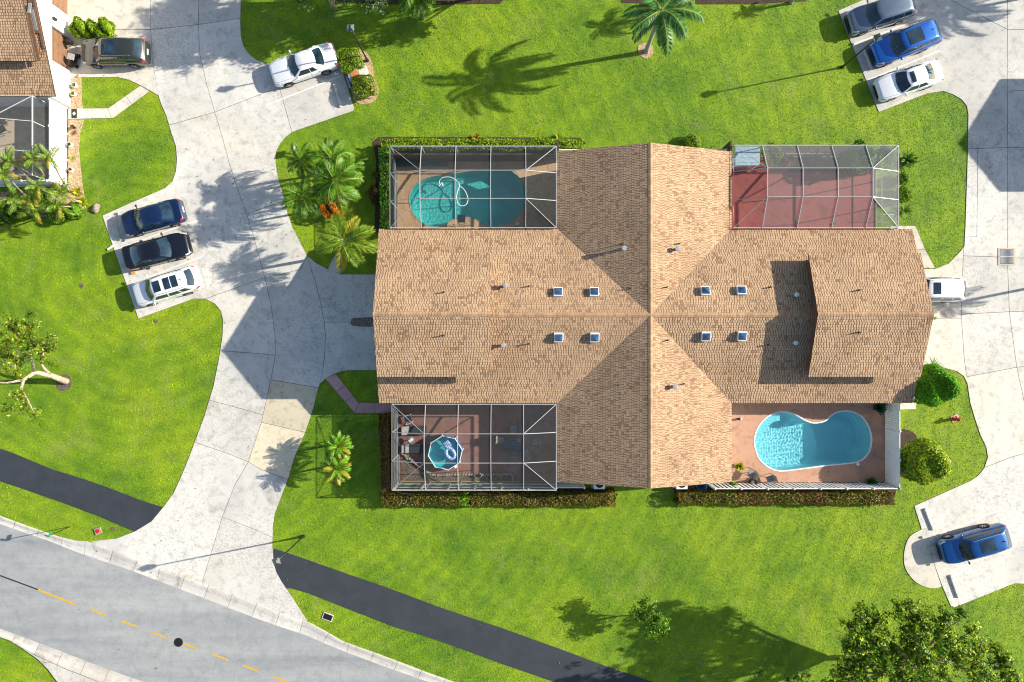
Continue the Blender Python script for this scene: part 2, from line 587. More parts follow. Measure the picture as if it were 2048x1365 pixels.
M['frond'] = M_leaf('palm leaflets', (1, 1, 1), 0.3, 0.42)

def M_shingle():
    m, nt, bs = nodes('asphalt shingles')
    a = nt.nodes.new('ShaderNodeAttribute'); a.attribute_name = 'Col'
    co = world_pos(nt)
    g = ramp(nt, noise(nt, co, 40, 4, 0.7), [(0.3, 0.8), (0.7, 1.12)])
    st = ramp(nt, noise(nt, co, 0.35, 6, 0.6), [(0.3, 0.80), (0.65, 1.06)])
    c = mix(nt, 0.8, a.outputs['Color'], g, 'MULTIPLY')
    c = mix(nt, 1.0, c, st, 'MULTIPLY')
    nt.links.new(c, bs.inputs['Base Color'])
    bs.inputs['Roughness'].default_value = 0.9
    bs.inputs['Specular IOR Level'].default_value = 0.3
    return m
M['shingle'] = M_shingle()

def M_screen(name, alb, opn):
    m, nt, bs = nodes(name)
    d = nt.nodes.new('ShaderNodeBsdfDiffuse'); d.inputs[0].default_value = (alb, alb * 1.05, alb * 1.03, 1)
    t = nt.nodes.new('ShaderNodeBsdfTransparent')
    # a woven mesh closes up when it is seen or lit at a slant: open share = a ** (1 / cos)
    lw = nt.nodes.new('ShaderNodeLayerWeight'); lw.inputs[0].default_value = 0.5
    c1 = nt.nodes.new('ShaderNodeMath'); c1.operation = 'SUBTRACT'; c1.inputs[0].default_value = 1.06
    nt.links.new(lw.outputs['Facing'], c1.inputs[1])
    c2 = nt.nodes.new('ShaderNodeMath'); c2.operation = 'DIVIDE'; c2.inputs[0].default_value = 1.0
    nt.links.new(c1.outputs[0], c2.inputs[1])
    c4 = nt.nodes.new('ShaderNodeMath'); c4.operation = 'MINIMUM'; c4.inputs[1].default_value = 2.6
    nt.links.new(c2.outputs[0], c4.inputs[0])
    c3 = nt.nodes.new('ShaderNodeMath'); c3.operation = 'POWER'; c3.inputs[0].default_value = opn
    nt.links.new(c4.outputs[0], c3.inputs[1])
    ms = nt.nodes.new('ShaderNodeMixShader')
    nt.links.new(c3.outputs[0], ms.inputs[0])
    nt.links.new(d.outputs[0], ms.inputs[1]); nt.links.new(t.outputs[0], ms.inputs[2])
    nt.links.new(ms.outputs[0], nt.nodes['Material Output'].inputs['Surface'])
    nt.nodes.remove(bs)
    return m
M['screen'] = M_screen('insect screen mesh', 0.13, 0.86)
M['screen_clear'] = M_screen('weak shadow screen mesh', 0.13, 0.95)  # more open than the rest, to weaken the shadow cast on the lawn
M['screen_pale'] = M_screen('weathered sun hazed screen mesh', 0.32, 0.80)  # older mesh; the sun's haze on it is put into a paler colour
def M_dense():
    m, nt, bs = nodes('dense privacy mesh')
    d = nt.nodes.new('ShaderNodeBsdfDiffuse'); d.inputs[0].default_value = (0.10, 0.11, 0.115, 1)
    t = nt.nodes.new('ShaderNodeBsdfTransparent'); ms = nt.nodes.new('ShaderNodeMixShader'); ms.inputs[0].default_value = 0.82
    nt.links.new(t.outputs[0], ms.inputs[1]); nt.links.new(d.outputs[0], ms.inputs[2])
    nt.links.new(ms.outputs[0], nt.nodes['Material Output'].inputs['Surface']); nt.nodes.remove(bs)
    return m
M['dense'] = M_dense()

def M_water(name, tint, bstr=0.25, scale=5.0):
    m, nt, bs = nodes(name)
    co = world_pos(nt)
    t = nt.nodes.new('ShaderNodeBsdfTransparent'); t.inputs[0].default_value = (*tint, 1)
    g = nt.nodes.new('ShaderNodeBsdfGlossy'); g.inputs['Roughness'].default_value = 0.03
    g.inputs[0].default_value = (0.9, 0.95, 1, 1)
    f = nt.nodes.new('ShaderNodeLayerWeight'); f.inputs[0].default_value = 0.5
    b = nt.nodes.new('ShaderNodeBump'); b.inputs['Strength'].default_value = bstr; b.inputs['Distance'].default_value = 0.03
    nt.links.new(noise(nt, co, scale, 3, 0.5, 0.6), b.inputs['Height'])
    nt.links.new(b.outputs[0], g.inputs['Normal']); nt.links.new(b.outputs[0], f.inputs['Normal'])
    ms = nt.nodes.new('ShaderNodeMixShader')
    pw = nt.nodes.new('ShaderNodeMath'); pw.operation = 'POWER'; pw.inputs[1].default_value = 5.0
    nt.links.new(f.outputs['Facing'], pw.inputs[0])
    ad = nt.nodes.new('ShaderNodeMath'); ad.operation = 'MULTIPLY_ADD'; ad.inputs[1].default_value = 0.98; ad.inputs[2].default_value = 0.02
    nt.links.new(pw.outputs[0], ad.inputs[0])
    nt.links.new(ad.outputs[0], ms.inputs[0])
    nt.links.new(t.outputs[0], ms.inputs[1]); nt.links.new(g.outputs[0], ms.inputs[2])
    nt.links.new(ms.outputs[0], nt.nodes['Material Output'].inputs['Surface'])
    nt.nodes.remove(bs)
    return m
def M_pool_water(name, tint):
    m, nt, bs = nodes(name)
    g = nt.nodes.new('ShaderNodeBsdfGlass')
    g.inputs['Color'].default_value = (*tint, 1)
    g.inputs['IOR'].default_value = 1.33
    g.inputs['Roughness'].default_value = 0.0
    nt.links.new(g.outputs[0], nt.nodes['Material Output'].inputs['Surface'])
    nt.nodes.remove(bs)
    return m
M['water_blue'] = M_pool_water('blue pool water', (0.52, 0.88, 0.95))
M['water_teal'] = M_pool_water('teal pool water', (0.50, 0.90, 0.90))
M['water_tub'] = M_water('small pool water', (0.55, 0.9, 0.92), 0.1, 3.0)

def M_paint(name, col, metal=0.35, rough=0.28):
    m, nt, bs = nodes(name)
    co = world_pos(nt)
    f = noise(nt, co, 2.5, 4)
    nt.links.new(ramp(nt, f, [(0.3, tuple(c * 0.93 for c in col)), (0.7, col)]), bs.inputs['Base Color'])
    bs.inputs['Metallic'].default_value = metal
    bs.inputs['Roughness'].default_value = rough
    bs.inputs['Coat Weight'].default_value = 1.0
    bs.inputs['Coat Roughness'].default_value = 0.04
    return m
M['p_white'] = M_paint('white car paint', (0.78, 0.79, 0.80), 0.0, 0.35)
M['p_navy'] = M_paint('navy car paint', (0.006, 0.022, 0.085), 0.4)
M['p_black'] = M_paint('black car paint', (0.006, 0.008, 0.016), 0.3)
M['p_grey'] = M_paint('dark olive grey car paint', (0.030, 0.036, 0.032), 0.25)
M['p_slate'] = M_paint('slate grey car paint', (0.14, 0.18, 0.24), 0.5)
M['p_blue'] = M_paint('bright blue car paint', (0.006, 0.12, 0.48), 0.5)
M['p_blue2'] = M_paint('deep blue car paint', (0.004, 0.085, 0.30), 0.5)

def M_glass(name, col=(0.012, 0.03, 0.045)):
    m, nt, bs = nodes(name)
    co = world_pos(nt)
    nt.links.new(ramp(nt, noise(nt, co, 1.6, 3), [(0.35, tuple(c * 0.5 for c in col)), (0.7, tuple(c * 1.8 for c in col))]), bs.inputs['Base Color'])
    bs.inputs['Roughness'].default_value = 0.04
    bs.inputs['IOR'].default_value = 1.7
    bs.inputs['Coat Weight'].default_value = 0.5
    bs.inputs['Coat Roughness'].default_value = 0.02
    return m
M['glass'] = M_glass('tinted car glass')
M['skyglass'] = M_glass('blue skylight dome', (0.02, 0.07, 0.15))
M['alloy'] = M_simple('alloy wheel', (0.5, 0.5, 0.5), 0.3, 0.8)
M['chrome'] = M_simple('chrome', (0.7, 0.7, 0.7), 0.12, 0.9)
M['tail'] = M_simple('red tail lamp', (0.55, 0.01, 0.01), 0.15, coat=1.0)
M['lamp'] = M_simple('clear head lamp', (0.55, 0.57, 0.6), 0.1, coat=1.0)
# ------------------------------------------------------------------ the ground
def px2(pts, z=0.0):
    return [W(x, y, z) for x, y in pts]

def unzoom(pts, ox, oy, s):
    return [(ox + x / s, oy + y / s) for x, y in pts]

POOL_BLUE = catmull(unzoom([(722, 420), (730, 340), (762, 265), (815, 205), (880, 165), (950, 150), (1020, 155), (1080, 178), (1140, 215), (1210, 242),
                     (1275, 240), (1330, 222), (1375, 180), (1430, 150), (1510, 142), (1590, 162), (1655, 215), (1700, 300), (1714, 390), (1700, 470),
                     (1655, 535), (1590, 570), (1480, 585), (1300, 603), (1120, 627), (960, 645), (880, 632), (810, 592), (755, 530)], 1340, 790, 4.267), 3)
POOL_TEAL = catmull(unzoom([(325, 610), (338, 555), (370, 495), (430, 445), (510, 408), (620, 388), (760, 372), (900, 350), (1010, 335), (1150, 328), (1260, 335),
                     (1330, 370), (1390, 425), (1420, 500), (1430, 590), (1415, 680), (1370, 760), (1310, 820), (1220, 862), (1120, 872), (1060, 860),
                     (1000, 828), (930, 795), (860, 783), (790, 792), (730, 815), (680, 850), (610, 876), (540, 875), (460, 845), (390, 785), (345, 710)], 750, 270, 4.763), 3)
pool_blue = px2(POOL_BLUE)
pool_teal = px2(POOL_TEAL)

def sheet(name, poly, z, mat, holes=(), kind='structure', label=None):
    rg = arrange(poly, holes=holes)
    mb = MB()
    for ov, tris, nx, bd, tot in rg:
        used = sorted({i for t in tris for i in t})
        ix = {k: j for j, k in enumerate(used)}
        mb.add([(ov[i].x, ov[i].y, z) for i in used], [tuple(ix[i] for i in t) for t in tris])
    o = mb.build(name, mat)
    return tag(o, label, kind=kind)

lawn = sheet('lawn', [(-400, -400), (400, -400), (400, 400), (-400, 400)], 0.0, M['lawn'], (pool_blue, pool_teal))
tag(lawn, 'bright green mown lawn around the houses')

left_drive = [(120, -220), (482, -220), (482, 0), (481, 40), (482, 72), (487, 92), (498, 108), (513, 120), (530, 127), (545, 127), (666, 85),
    (688, 151), (709, 218), (706, 223), (598, 260), (583, 266), (570, 276), (560, 288), (553, 303), (551, 325), (556, 355), (565, 385), (575, 425),
    (585, 455), (598, 480), (615, 512), (633, 527), (658, 540), (683, 549), (750, 549), (787, 549), (787, 741), (750, 741), (700, 741), (683, 743),
    (670, 748), (652, 757), (640, 768), (636, 780), (627, 817), (610, 867), (590, 913), (577, 957), (563, 993), (550, 1027), (546, 1053), (545, 1093),
    (548, 1127), (553, 1143), (562, 1160), (575, 1180), (590, 1203), (606, 1228), (616, 1243), (574, 1231), (540, 1217), (512, 1205), (403, 1166),
    (350, 1147), (283, 1125), (253, 1110), (180, 1083), (233, 1077), (270, 1063), (303, 1043), (328, 1013), (347, 987), (367, 943), (380, 910),
    (408, 835), (427, 773), (437, 723), (445, 673), (446, 640), (442, 623), (430, 608), (410, 598), (388, 598), (277, 638), (205, 432), (260, 407),
    (300, 390), (330, 377), (345, 363), (352, 343), (354, 320), (352, 293), (343, 267), (333, 233), (323, 210), (317, 192), (300, 182), (280, 171),
    (257, 160), (233, 155), (163, 156), (120, 155)]
left_joints = [
    [(398, -230), (398, 0), (397, 50), (400, 110), (413, 167), (430, 225), (447, 283), (459, 328), (477, 383), (494, 429), (512, 490), (530, 556),
     (543, 613), (550, 667), (551, 711), (542, 760), (523, 845), (497, 924), (470, 970), (445, 1034), (402, 1172)],
    [(301, -230), (301, 0), (302, 60), (305, 123), (319, 200)],
    [(110, 61), (302, 60), (397, 50), (490, 36)], [(110, -90), (302, -88), (398, -92), (490, -95)],
    [(335, 252), (430, 225), (527, 187), (559, 176)], [(543, 118), (559, 176), (586, 272)],
    [(350, 367), (459, 328), (517, 297), (558, 280)],
    [(362, 482), (377, 477), (494, 429), (580, 398)],
    [(404, 601), (512, 562), (530, 556), (600, 540), (620, 505)],
    [(611, 505), (620, 530), (630, 560), (640, 600), (648, 640), (651, 670), (650, 705), (646, 740), (639, 772)],
    [(648, 645), (800, 643)],
    [(542, 760), (638, 776), (640, 760)], [(497, 924), (520, 938), (583, 962)], [(523, 845), (615, 866)],
    [(430, 701), (512, 707), (551, 711)], [(410, 798), (512, 826), (529, 831)],
    [(340, 998), (445, 1034), (512, 1060), (552, 1078)], [(370, 878), (457, 908), (497, 924)],
]
right_drive = [(1676, 22), (1740, -6), (1800, -60), (1800, -300), (2700, -300), (2700, 1168), (2048, 1168), (2029, 1167), (2016, 1172), (1909, 1215),
    (1901, 1212), (1884, 1173), (1842, 1057), (1828, 1012), (1873, 992), (1940, 962), (1955, 952), (1968, 936), (1975, 915), (1972, 895), (1960, 870),
    (1950, 840), (1940, 807), (1934, 767), (1927, 753), (1913, 743), (1890, 737), (1757, 737), (1757, 538), (1870, 538), (1897, 527), (1920, 503),
    (1928, 493), (1930, 455), (1935, 300), (1936, 230), (1933, 213), (1923, 200), (1906, 190), (1886, 183), (1853, 188), (1757, 225)]
right_joints = [
    [(1927, 488), (1926, 513), (1924, 558), (1922, 629), (1922, 637), (1924, 660), (1928, 720), (1938, 785)],
    [(2013, -310), (2015, 170), (2014, 296), (2014, 400), (2014, 516), (2018, 624), (2033, 735), (2050, 815), (2068, 902), (2110, 1000), (2140, 1180)],
    [(1922, 512), (1984, 514), (2014, 516), (2200, 520), (2800, 522)], [(1922, 629), (2018, 624), (2200, 618), (2800, 610)], [(1750, 637), (1922, 637)],
    [(1928, 299), (1955, 298), (2014, 296), (2400, 286), (2800, 280)], [(1955, 298), (1953, 474), (1924, 475)],
    [(1918, 194), (2015, 183), (2400, 160), (2800, 150)], [(1930, 755), (1938, 753), (2033, 735), (2400, 700), (2800, 690)],
    [(1962, 938), (2020, 915), (2068, 902), (2400, 800), (2800, 780)], [(1800, -60), (1900, 0), (2015, 60), (2200, 60), (2800, 60)],
    [(1998, 176), (1886, 130), (1870, 190)][:0] or [(2300, -310), (2300, 1180)],
    [(1944, 1110), (1990, 1040), (2088, 960)][:0] or [(2500, -310), (2500, 1180)],
]

def slabs(name, outline, joints, mat, top, inset=0.017, pick=None, kind='structure', label=None, piece='concrete_slab'):
    poly = px2(outline)
    root = empty(name)
    tag(root, label, kind=kind)
    b = sheet('joint_bed', poly, top - 0.024, M['joint'])
    del b['kind']
    b.parent = root
    for rg in arrange(poly, [px2(j) for j in joints]):
        if rg[4] < 0.02: continue
        ov, tris = rg[0], rg[1]
        big = max(tris, key=lambda t: abs((ov[t[1]] - ov[t[0]]).cross(ov[t[2]] - ov[t[0]])))
        ce = sum((ov[i] for i in big), Vector((0, 0))) / 3
        m = pick(ce.x * PPM + 1024, 682.5 - ce.y * PPM) if pick else mat
        link(piece, slab_mesh(piece, rg, top + random.uniform(0, 0.003), top - 0.04, inset, m), root)
    return root

def pick_left(x, y):
    if inside([[x, y]], [(535, 758), (645, 768), (585, 965), (494, 928)])[0]: return M['concrete_new']
    if x < 303 and y < 200: return M['concrete_warm']
    return M['concrete']
def pick_right(x, y):
    if x < 1930: return M['concrete_warm'] if y > 400 else M['concrete']
    return M['concrete']
slabs('driveway', left_drive, left_joints, M['concrete'], 0.034, pick=pick_left, label='pale concrete driveway curving down from the left houses to the road')
slabs('parking_court', right_drive, right_joints, M['concrete'], 0.034, pick=pick_right, label='pale concrete court along the right side of the picture')
apron_semi = catmull([(1844, 1058), (1819, 1073), (1809, 1097), (1807, 1123), (1813, 1143), (1829, 1163), (1849, 1174), (1869, 1177), (1883, 1173)], 3, False)
slabs('curved_apron', apron_semi, [], M['concrete_warm'], 0.036, label='rounded concrete pad in front of the lower right blue car', piece='concrete_slab')
walk_right = [(1780, 452), (1830, 452), (1838, 470), (1850, 500), (1870, 537), (1780, 537)]
slabs('side_path', walk_right, [[(1770, 499), (1860, 499)]], M['concrete_warm'], 0.036, label='pale concrete path beside the right driveway lawn')
walk_bush = [(1788, 792), (1830, 792), (1832, 819), (1796, 820)]
slabs('garden_path', walk_bush, [], M['concrete_warm'], 0.036, label='short concrete path between fence and green bush')
walk_left = [(137, 218), (217, 217), (281, 172), (300, 183), (227, 237), (137, 239)]
slabs('front_path', walk_left, [[(176, 210), (176, 245)], [(214, 212), (225, 243)], [(250, 190), (268, 215)]], M['concrete_warm'], 0.036,
      label='pale angled path leading to the left house gate')
walk_pink = [(650, 757), (672, 748), (717, 805), (787, 807), (787, 827), (710, 827)]
slabs('pink_path', walk_pink, [[(660, 790), (695, 770)], [(680, 812), (712, 788)], [(704, 835), (722, 800)], [(750, 800), (750, 835)]], M['pink'], 0.036,
      label='pink walkway bending from the driveway to the lower left patio')
walk_palm = [(655, 541), (664, 520), (676, 505), (687, 508), (684, 524), (682, 548)]
slabs('stepping_path', walk_palm, [], M['concrete_warm'], 0.036, label='small pale path under the foxtail palm')

path_l = [(-1500, 375), (-300, 815), (0, 897), (30, 908), (107, 940), (167, 958), (233, 982), (287, 1003), (327, 1015), (303, 1043), (270, 1063), (200, 1033),
          (133, 1008), (77, 988), (33, 973), (0, 962), (-300, 880), (-1500, 440)]
path_r = [(549, 1098), (569, 1104), (607, 1117), (652, 1133), (697, 1149), (765, 1172), (821, 1193), (877, 1214), (944, 1237), (1000, 1255), (1133, 1303),
          (1213, 1333), (1307, 1365), (1600, 1470), (2300, 1730), (2270, 1790), (1500, 1510), (1113, 1365), (1000, 1326), (922, 1297), (854, 1273), (787, 1253), (731, 1231),
          (675, 1209), (619, 1187), (585, 1177), (573, 1177), (562, 1160), (553, 1143), (549, 1127)]
for pl, lb in ((path_l, 'black asphalt footpath left of the driveway'), (path_r, 'black asphalt footpath below the big lawn')):
    mb = MB()
    rg = arrange(px2(pl))[0]
    o = link('footpath', slab_mesh('footpath', rg, 0.045, -0.01, 0.0, M['asphalt']))
    tag(o, lb, kind='structure')

# road, kerbs, markings
in_up = [(-1500, 498), (-500, 865), (-200, 975), (0, 1048), (100, 1083), (160, 1107), (267, 1143), (400, 1194), (512, 1237), (540, 1247), (612, 1271), (675, 1298), (765, 1332),
         (847, 1361), (1000, 1418), (1300, 1530), (2300, 1903)]
out_up = [(-1500, 483), (-500, 850), (-200, 960), (0, 1032), (57, 1053), (113, 1072), (147, 1081), (180, 1083), (253, 1110), (283, 1125), (350, 1147), (403, 1166), (512, 1205),
          (540, 1217), (574, 1231), (616, 1243), (652, 1263), (684, 1282), (765, 1311), (854, 1345), (908, 1364), (1050, 1414), (1340, 1520), (2306, 1888)]
in_lo = [(-1500, 717), (-500, 1077), (-200, 1185), (0, 1257), (110, 1298), (200, 1333), (290, 1365), (480, 1437), (900, 1590), (2200, 2068)]
out_lo = [(-1500, 735), (-500, 1095), (-200, 1203), (0, 1273), (23, 1281), (67, 1307), (133, 1337), (180, 1355), (250, 1383), (440, 1452), (860, 1606), (2194, 2084)]
road = sheet('road', px2(in_up + in_lo[::-1]), 0.012, M['road'], label='pale grey two way road with a dashed yellow centre line')

def resample(pts, n):
    P = [Vector(p) for p in pts]
    d = [0.0]
    for a, b in zip(P, P[1:]): d.append(d[-1] + (b - a).length)
    out, j = [], 0
    for i in range(n):
        t = d[-1] * i / (n - 1)
        while j < len(d) - 2 and d[j + 1] < t: j += 1
        u = (t - d[j]) / max(1e-9, d[j + 1] - d[j])
        out.append(P[j].lerp(P[j + 1], u))
    return out

def kerb(inner, outer, label, seg=3.0):
    I = px2(inner); O = px2(outer)
    NN = 320
    Ii = resample(I, NN)
    Op = [Vector(p) for p in O]
    # nearest outer point for each inner point
    Oi = []
    dense = resample(O, 2400)
    k = 0
    for p in Ii:
        best = min(range(k, len(dense)), key=lambda q: (dense[q] - p).length_squared)
        k = best
        Oi.append(dense[best])
    root = empty('kerb', label=label)
    tag(root, kind='structure')
    prof = [(0.0, 0.016), (0.22, 0.010), (0.5, 0.03), (0.78, 0.085), (0.93, 0.10), (1.0, 0.095)]
    step = 4
    for s in range(0, NN - 1, step):
        e = min(s + step, NN - 1)
        mb = MB()
        rows = []
        for q in range(s, e + 1):
            a, b = Ii[q].copy(), Oi[q].copy()
            if q == s: t = (Ii[q + 1] - Ii[q]).normalized() * 0.012
            elif q == e: t = (Ii[q - 1] - Ii[q]).normalized() * 0.012
            else: t = Vector((0, 0))
            a += t; b += t
            rows.append([(a.lerp(b, u).x, a.lerp(b, u).y, z) for u, z in prof] + [(b.x, b.y, -0.02)])
        m = len(prof) + 1
        vs = [p for r in rows for p in r]
        fs = [(i * m + j, i * m + j + 1, (i + 1) * m + j + 1, (i + 1) * m + j) for i in range(len(rows) - 1) for j in range(m - 1)]
        mb.add(vs, fs)
        me = mb.mesh('kerb_section', M['curb'])
        bm = bmesh.new(); bm.from_mesh(me); bmesh.ops.recalc_face_normals(bm, faces=bm.faces)
        if sum(f.normal.z for f in bm.faces) < 0: bmesh.ops.reverse_faces(bm, faces=bm.faces)
        bm.to_mesh(me); bm.free()
        link('kerb_section', me, root)
    bed = MB()
    vs = [(p.x, p.y, 0.004) for p in Ii] + [(p.x, p.y, 0.004) for p in Oi]
    bed.add(vs, [(i, i + 1, NN + i + 1, NN + i) for i in range(NN - 1)])
    bed.build('joint_bed', M['joint'], root)
    return root
kerb(in_up, out_up, 'pale concrete kerb and gutter on the near side of the road by the driveway')
kerb(in_lo, out_lo, 'pale concrete kerb at the lower left corner of the road')
drive_lo = [(23, 1282), (67, 1308), (133, 1338), (180, 1356), (250, 1384), (300, 1560), (140, 1560), (117, 1365), (97, 1338), (77, 1318), (47, 1297)]
slabs('driveway_entrance', drive_lo, [[(60, 1320), (150, 1330), (200, 1400)]], M['concrete'], 0.09, label='concrete driveway entrance at the bottom left corner')

def stripe(name, a, b, w, z, mat, parent=None):
    A = Vector(W(*a)); B = Vector(W(*b))
    t = (B - A).normalized(); n = Vector((-t.y, t.x)) * (w / 2)
    mb = MB()
    mb.prism([tuple(A + n), tuple(A - n), tuple(B - n), tuple(B + n)], z - 0.003, z)
    return mb.build(name, mat, parent)
mk_ = empty('road_marking', label='dashed yellow centre line painted along the road')
tag(mk_, kind='structure')
stripe('solid_line', (77, 1180), (152, 1210), 0.14, 0.017, M['yellow'], mk_)
for i in range(-1, 13):
    x, y = 181 + 61 * i, 1219 + 22.4 * i
    if i < 0: continue
    stripe('dash', (x, y), (x + 31.5, y + 12.2), 0.13, 0.017, M['yellow'], mk_)
stripe('black_line', (-260, 1055), (76, 1179.5), 0.10, 0.017, M['black_line'], mk_)
pl_ = empty('parking_line_group'); bpy.data.objects.remove(pl_)
for a, b, lb in (((533, 211), (687, 151), 'white parking line beside the white coupe'),
              ((232, 500), (395, 441), 'white parking line between the navy and black sedans'),
              ((266, 567), (408, 512), 'white parking line between the black sedan and the white crossover'),
              ((1705, 90), (1853, 33), 'white parking line between the slate and the bright blue cars'),
              ((1735, 161), (1879, 102), 'white parking line between the bright blue car and white sedan'),
              ((1876, 1070), (2004, 1018), 'white parking line above the lower right blue car'),
              ((1900, 1142), (2029, 1091), 'white parking line below the lower right blue car')):
    tag(stripe('parking_line', a, b, 0.095, 0.042, M['white_paint']), lb, kind='structure')

# planting beds
def bed(pts, mat, label, z=0.03, smooth=True):
    p = catmull(pts, 3) if smooth else pts
    rg = arrange(px2(p))
    o = link('planting_bed', slab_mesh('planting_bed', rg[0], z, -0.01, 0.0, mat))
    tag(o, label, kind='structure')
    return p
beds = []
beds.append(bed([(137, 154), (150, 154), (163, 156), (163, 193), (166, 218), (137, 218)], M['pale_mulch'], 'narrow pale wood chip bed beside the small lawn', smooth=False))
beds.append(bed([(137, 240), (168, 240), (160, 267), (158, 300), (163, 353), (168, 390), (172, 416), (150, 428), (120, 436), (60, 432), (-60, 425), (-60, 385), (137, 385)],
    M['pale_mulch'], 'pale wood chip bed curving below the left house fence', smooth=False))
beds.append(bed([(733, 105), (745, 130), (750, 160), (758, 180), (752, 198), (738, 208), (712, 205), (702, 180), (690, 150), (678, 112), (705, 98)], M['pale_mulch'], 'mulch ring around the utility box and shrubs'))
beds.append(bed([(745, 285), (757, 275), (785, 274), (1160, 276), (1172, 288), (1150, 296), (785, 296), (783, 400), (783, 465), (749, 465), (751, 380), (752, 320)], M['mulch'], 'dark mulch strip under the upper left hedge', smooth=False))
beds.append(bed([(758, 828), (783, 828), (786, 975), (1228, 975), (1226, 1002), (1215, 1008), (775, 1011), (764, 1004)], M['mulch'], 'dark mulch strip under the lower left hedge', smooth=False))
beds.append(bed([(1346, 965), (1796, 965), (1786, 1005), (1358, 1006), (1350, 996)], M['mulch'], 'dark mulch strip under the lower right hedge', smooth=False))
beds.append(bed([(1798, 865), (1830, 868), (1835, 900), (1830, 945), (1800, 950)], M['mulch'], 'red brown mulch patch behind the round bush'))
beds.append(bed([(1245, -60), (1243, 6), (1330, 9), (1500, 9), (1610, 3), (1700, -60)], M['mulch'], 'dark mulch bed at the top edge right of centre', smooth=False))
beds.append(bed([(640, -60), (660, 2), (760, 8), (860, 10), (1000, 8), (1060, -60)], M['mulch'], 'dark mulch bed at the top edge left of centre', smooth=False))
beds.append(bed([(1276, 93), (1292, 86), (1305, 94), (1306, 108), (1293, 118), (1279, 110)], M['pale_mulch'], 'round mulch ring around the foot of the tall palm'))
beds.append(bed([(118, 752), (136, 750), (144, 764), (138, 778), (120, 782), (112, 768)], M['soil'], 'bare soil around the leaning tree trunk', 0.012))
pb = catmull([(701, 645), (704, 638), (715, 636), (748, 636), (749, 653), (715, 653), (704, 651)], 3)
o_ = link('pebble_bed', slab_mesh('pebble_bed', arrange(px2(pb))[0], 0.05, 0.0, 0.0, M['pebble']))
tag(o_, 'small rounded pebble strip in front of the garage', kind='structure')

# pool decks
# (x0, y0) - (x1, y1) in metres
deck_poly = {
    'teal': [(-8.55, 7.2), (3.35, 7.2), (3.35, 13.6), (-8.55, 13.6)],
    'red': [(15.2, 7.2), (26.95, 7.2), (26.95, 13.6), (15.2, 13.6)],
    'faded': [(-8.45, -10.45), (3.35, -10.45), (3.35, -3.7), (-8.45, -3.7)],
    'terra': [(15.2, -10.45), (27.7, -10.45), (27.7, -3.7), (15.2, -3.7)],
}
def deck(key, mat, holes, label):
    o = sheet('patio', deck_poly[key], 0.06, mat, holes, label=label)
    mb = MB()
    p = deck_poly[key]
    for i in range(4):
        a, b = p[i], p[(i + 1) % 4]
        mb.quad((a[0], a[1], -0.01), (b[0], b[1], -0.01), (b[0], b[1], 0.06), (a[0], a[1], 0.06))
    s = mb.build('patio_edge', M['coping'], o)
    return o
deck('red', M['reddeck'], (), 'smooth red painted patio under the upper right screen enclosure')
deck('faded', M['pinkdeck'], (), 'worn faded red patio under the lower left screen enclosure')
deck('terra', M['terracotta'], (pool_blue,), 'terracotta coloured deck around the bright blue pool')
# flagstones: irregular cells
fl = sheet('flagstone_patio', deck_poly['teal'], 0.045, M['grout'], (pool_teal,), label='tan flagstone patio around the teal pool')
def voronoi_cells(x0, y0, x1, y1, s, jit):
    pts = []
    ny = int((y1 - y0) / (s * 0.866)) + 3
    nx = int((x1 - x0) / s) + 3
    for j in range(-1, ny):
        for i in range(-1, nx):
            pts.append((x0 + (i + 0.5 * (j % 2)) * s + random.uniform(-jit, jit), y0 + j * s * 0.866 + random.uniform(-jit, jit)))
    cells = []
    for k, p in enumerate(pts):
        poly = [(p[0] - 2 * s, p[1] - 2 * s), (p[0] + 2 * s, p[1] - 2 * s), (p[0] + 2 * s, p[1] + 2 * s), (p[0] - 2 * s, p[1] + 2 * s)]
        def clip(poly, nx_, ny_, d):
            out = []
            for i in range(len(poly)):
                a, b = poly[i], poly[(i + 1) % len(poly)]
                da, db = a[0] * nx_ + a[1] * ny_ - d, b[0] * nx_ + b[1] * ny_ - d
                if da <= 0: out.append(a)
                if da * db < 0:
                    t = da / (da - db)
                    out.append((a[0] + (b[0] - a[0]) * t, a[1] + (b[1] - a[1]) * t))
            return out
        for q in pts:
            dx, dy = q[0] - p[0], q[1] - p[1]
            dd = math.hypot(dx, dy)
            if 1e-6 < dd < 3 * s:
                poly = clip(poly, dx / dd, dy / dd, (p[0] * dx + p[1] * dy) / dd + dd / 2 - 0.022)
                if len(poly) < 3: break
        for nx_, ny_, d in ((1, 0, x1), (-1, 0, -x0), (0, 1, y1), (0, -1, -y0)):
            if len(poly) >= 3: poly = clip(poly, nx_, ny_, d)
        if len(poly) >= 3: cells.append(poly)
    return cells
for cell in voronoi_cells(-8.45, 7.25, 3.3, 13.5, 0.82, 0.2):
    A = np.array(cell)
    ins = inside(A, pool_teal)
    if ins.all(): continue
    if ins.any() or inside([A.mean(0)], pool_teal)[0]:
        try:
            rgs = arrange(cell, holes=(pool_teal,))
        except Exception:
            continue
        for rg in rgs:
            if rg[4] > 0.03: link('flagstone', slab_mesh('flagstone', rg, 0.062, 0.03, 0.0, M['flag']), fl)
    else:
        mb = MB(); mb.prism(cell, 0.03, 0.062)
        mb.build('flagstone', M['flag'], fl)

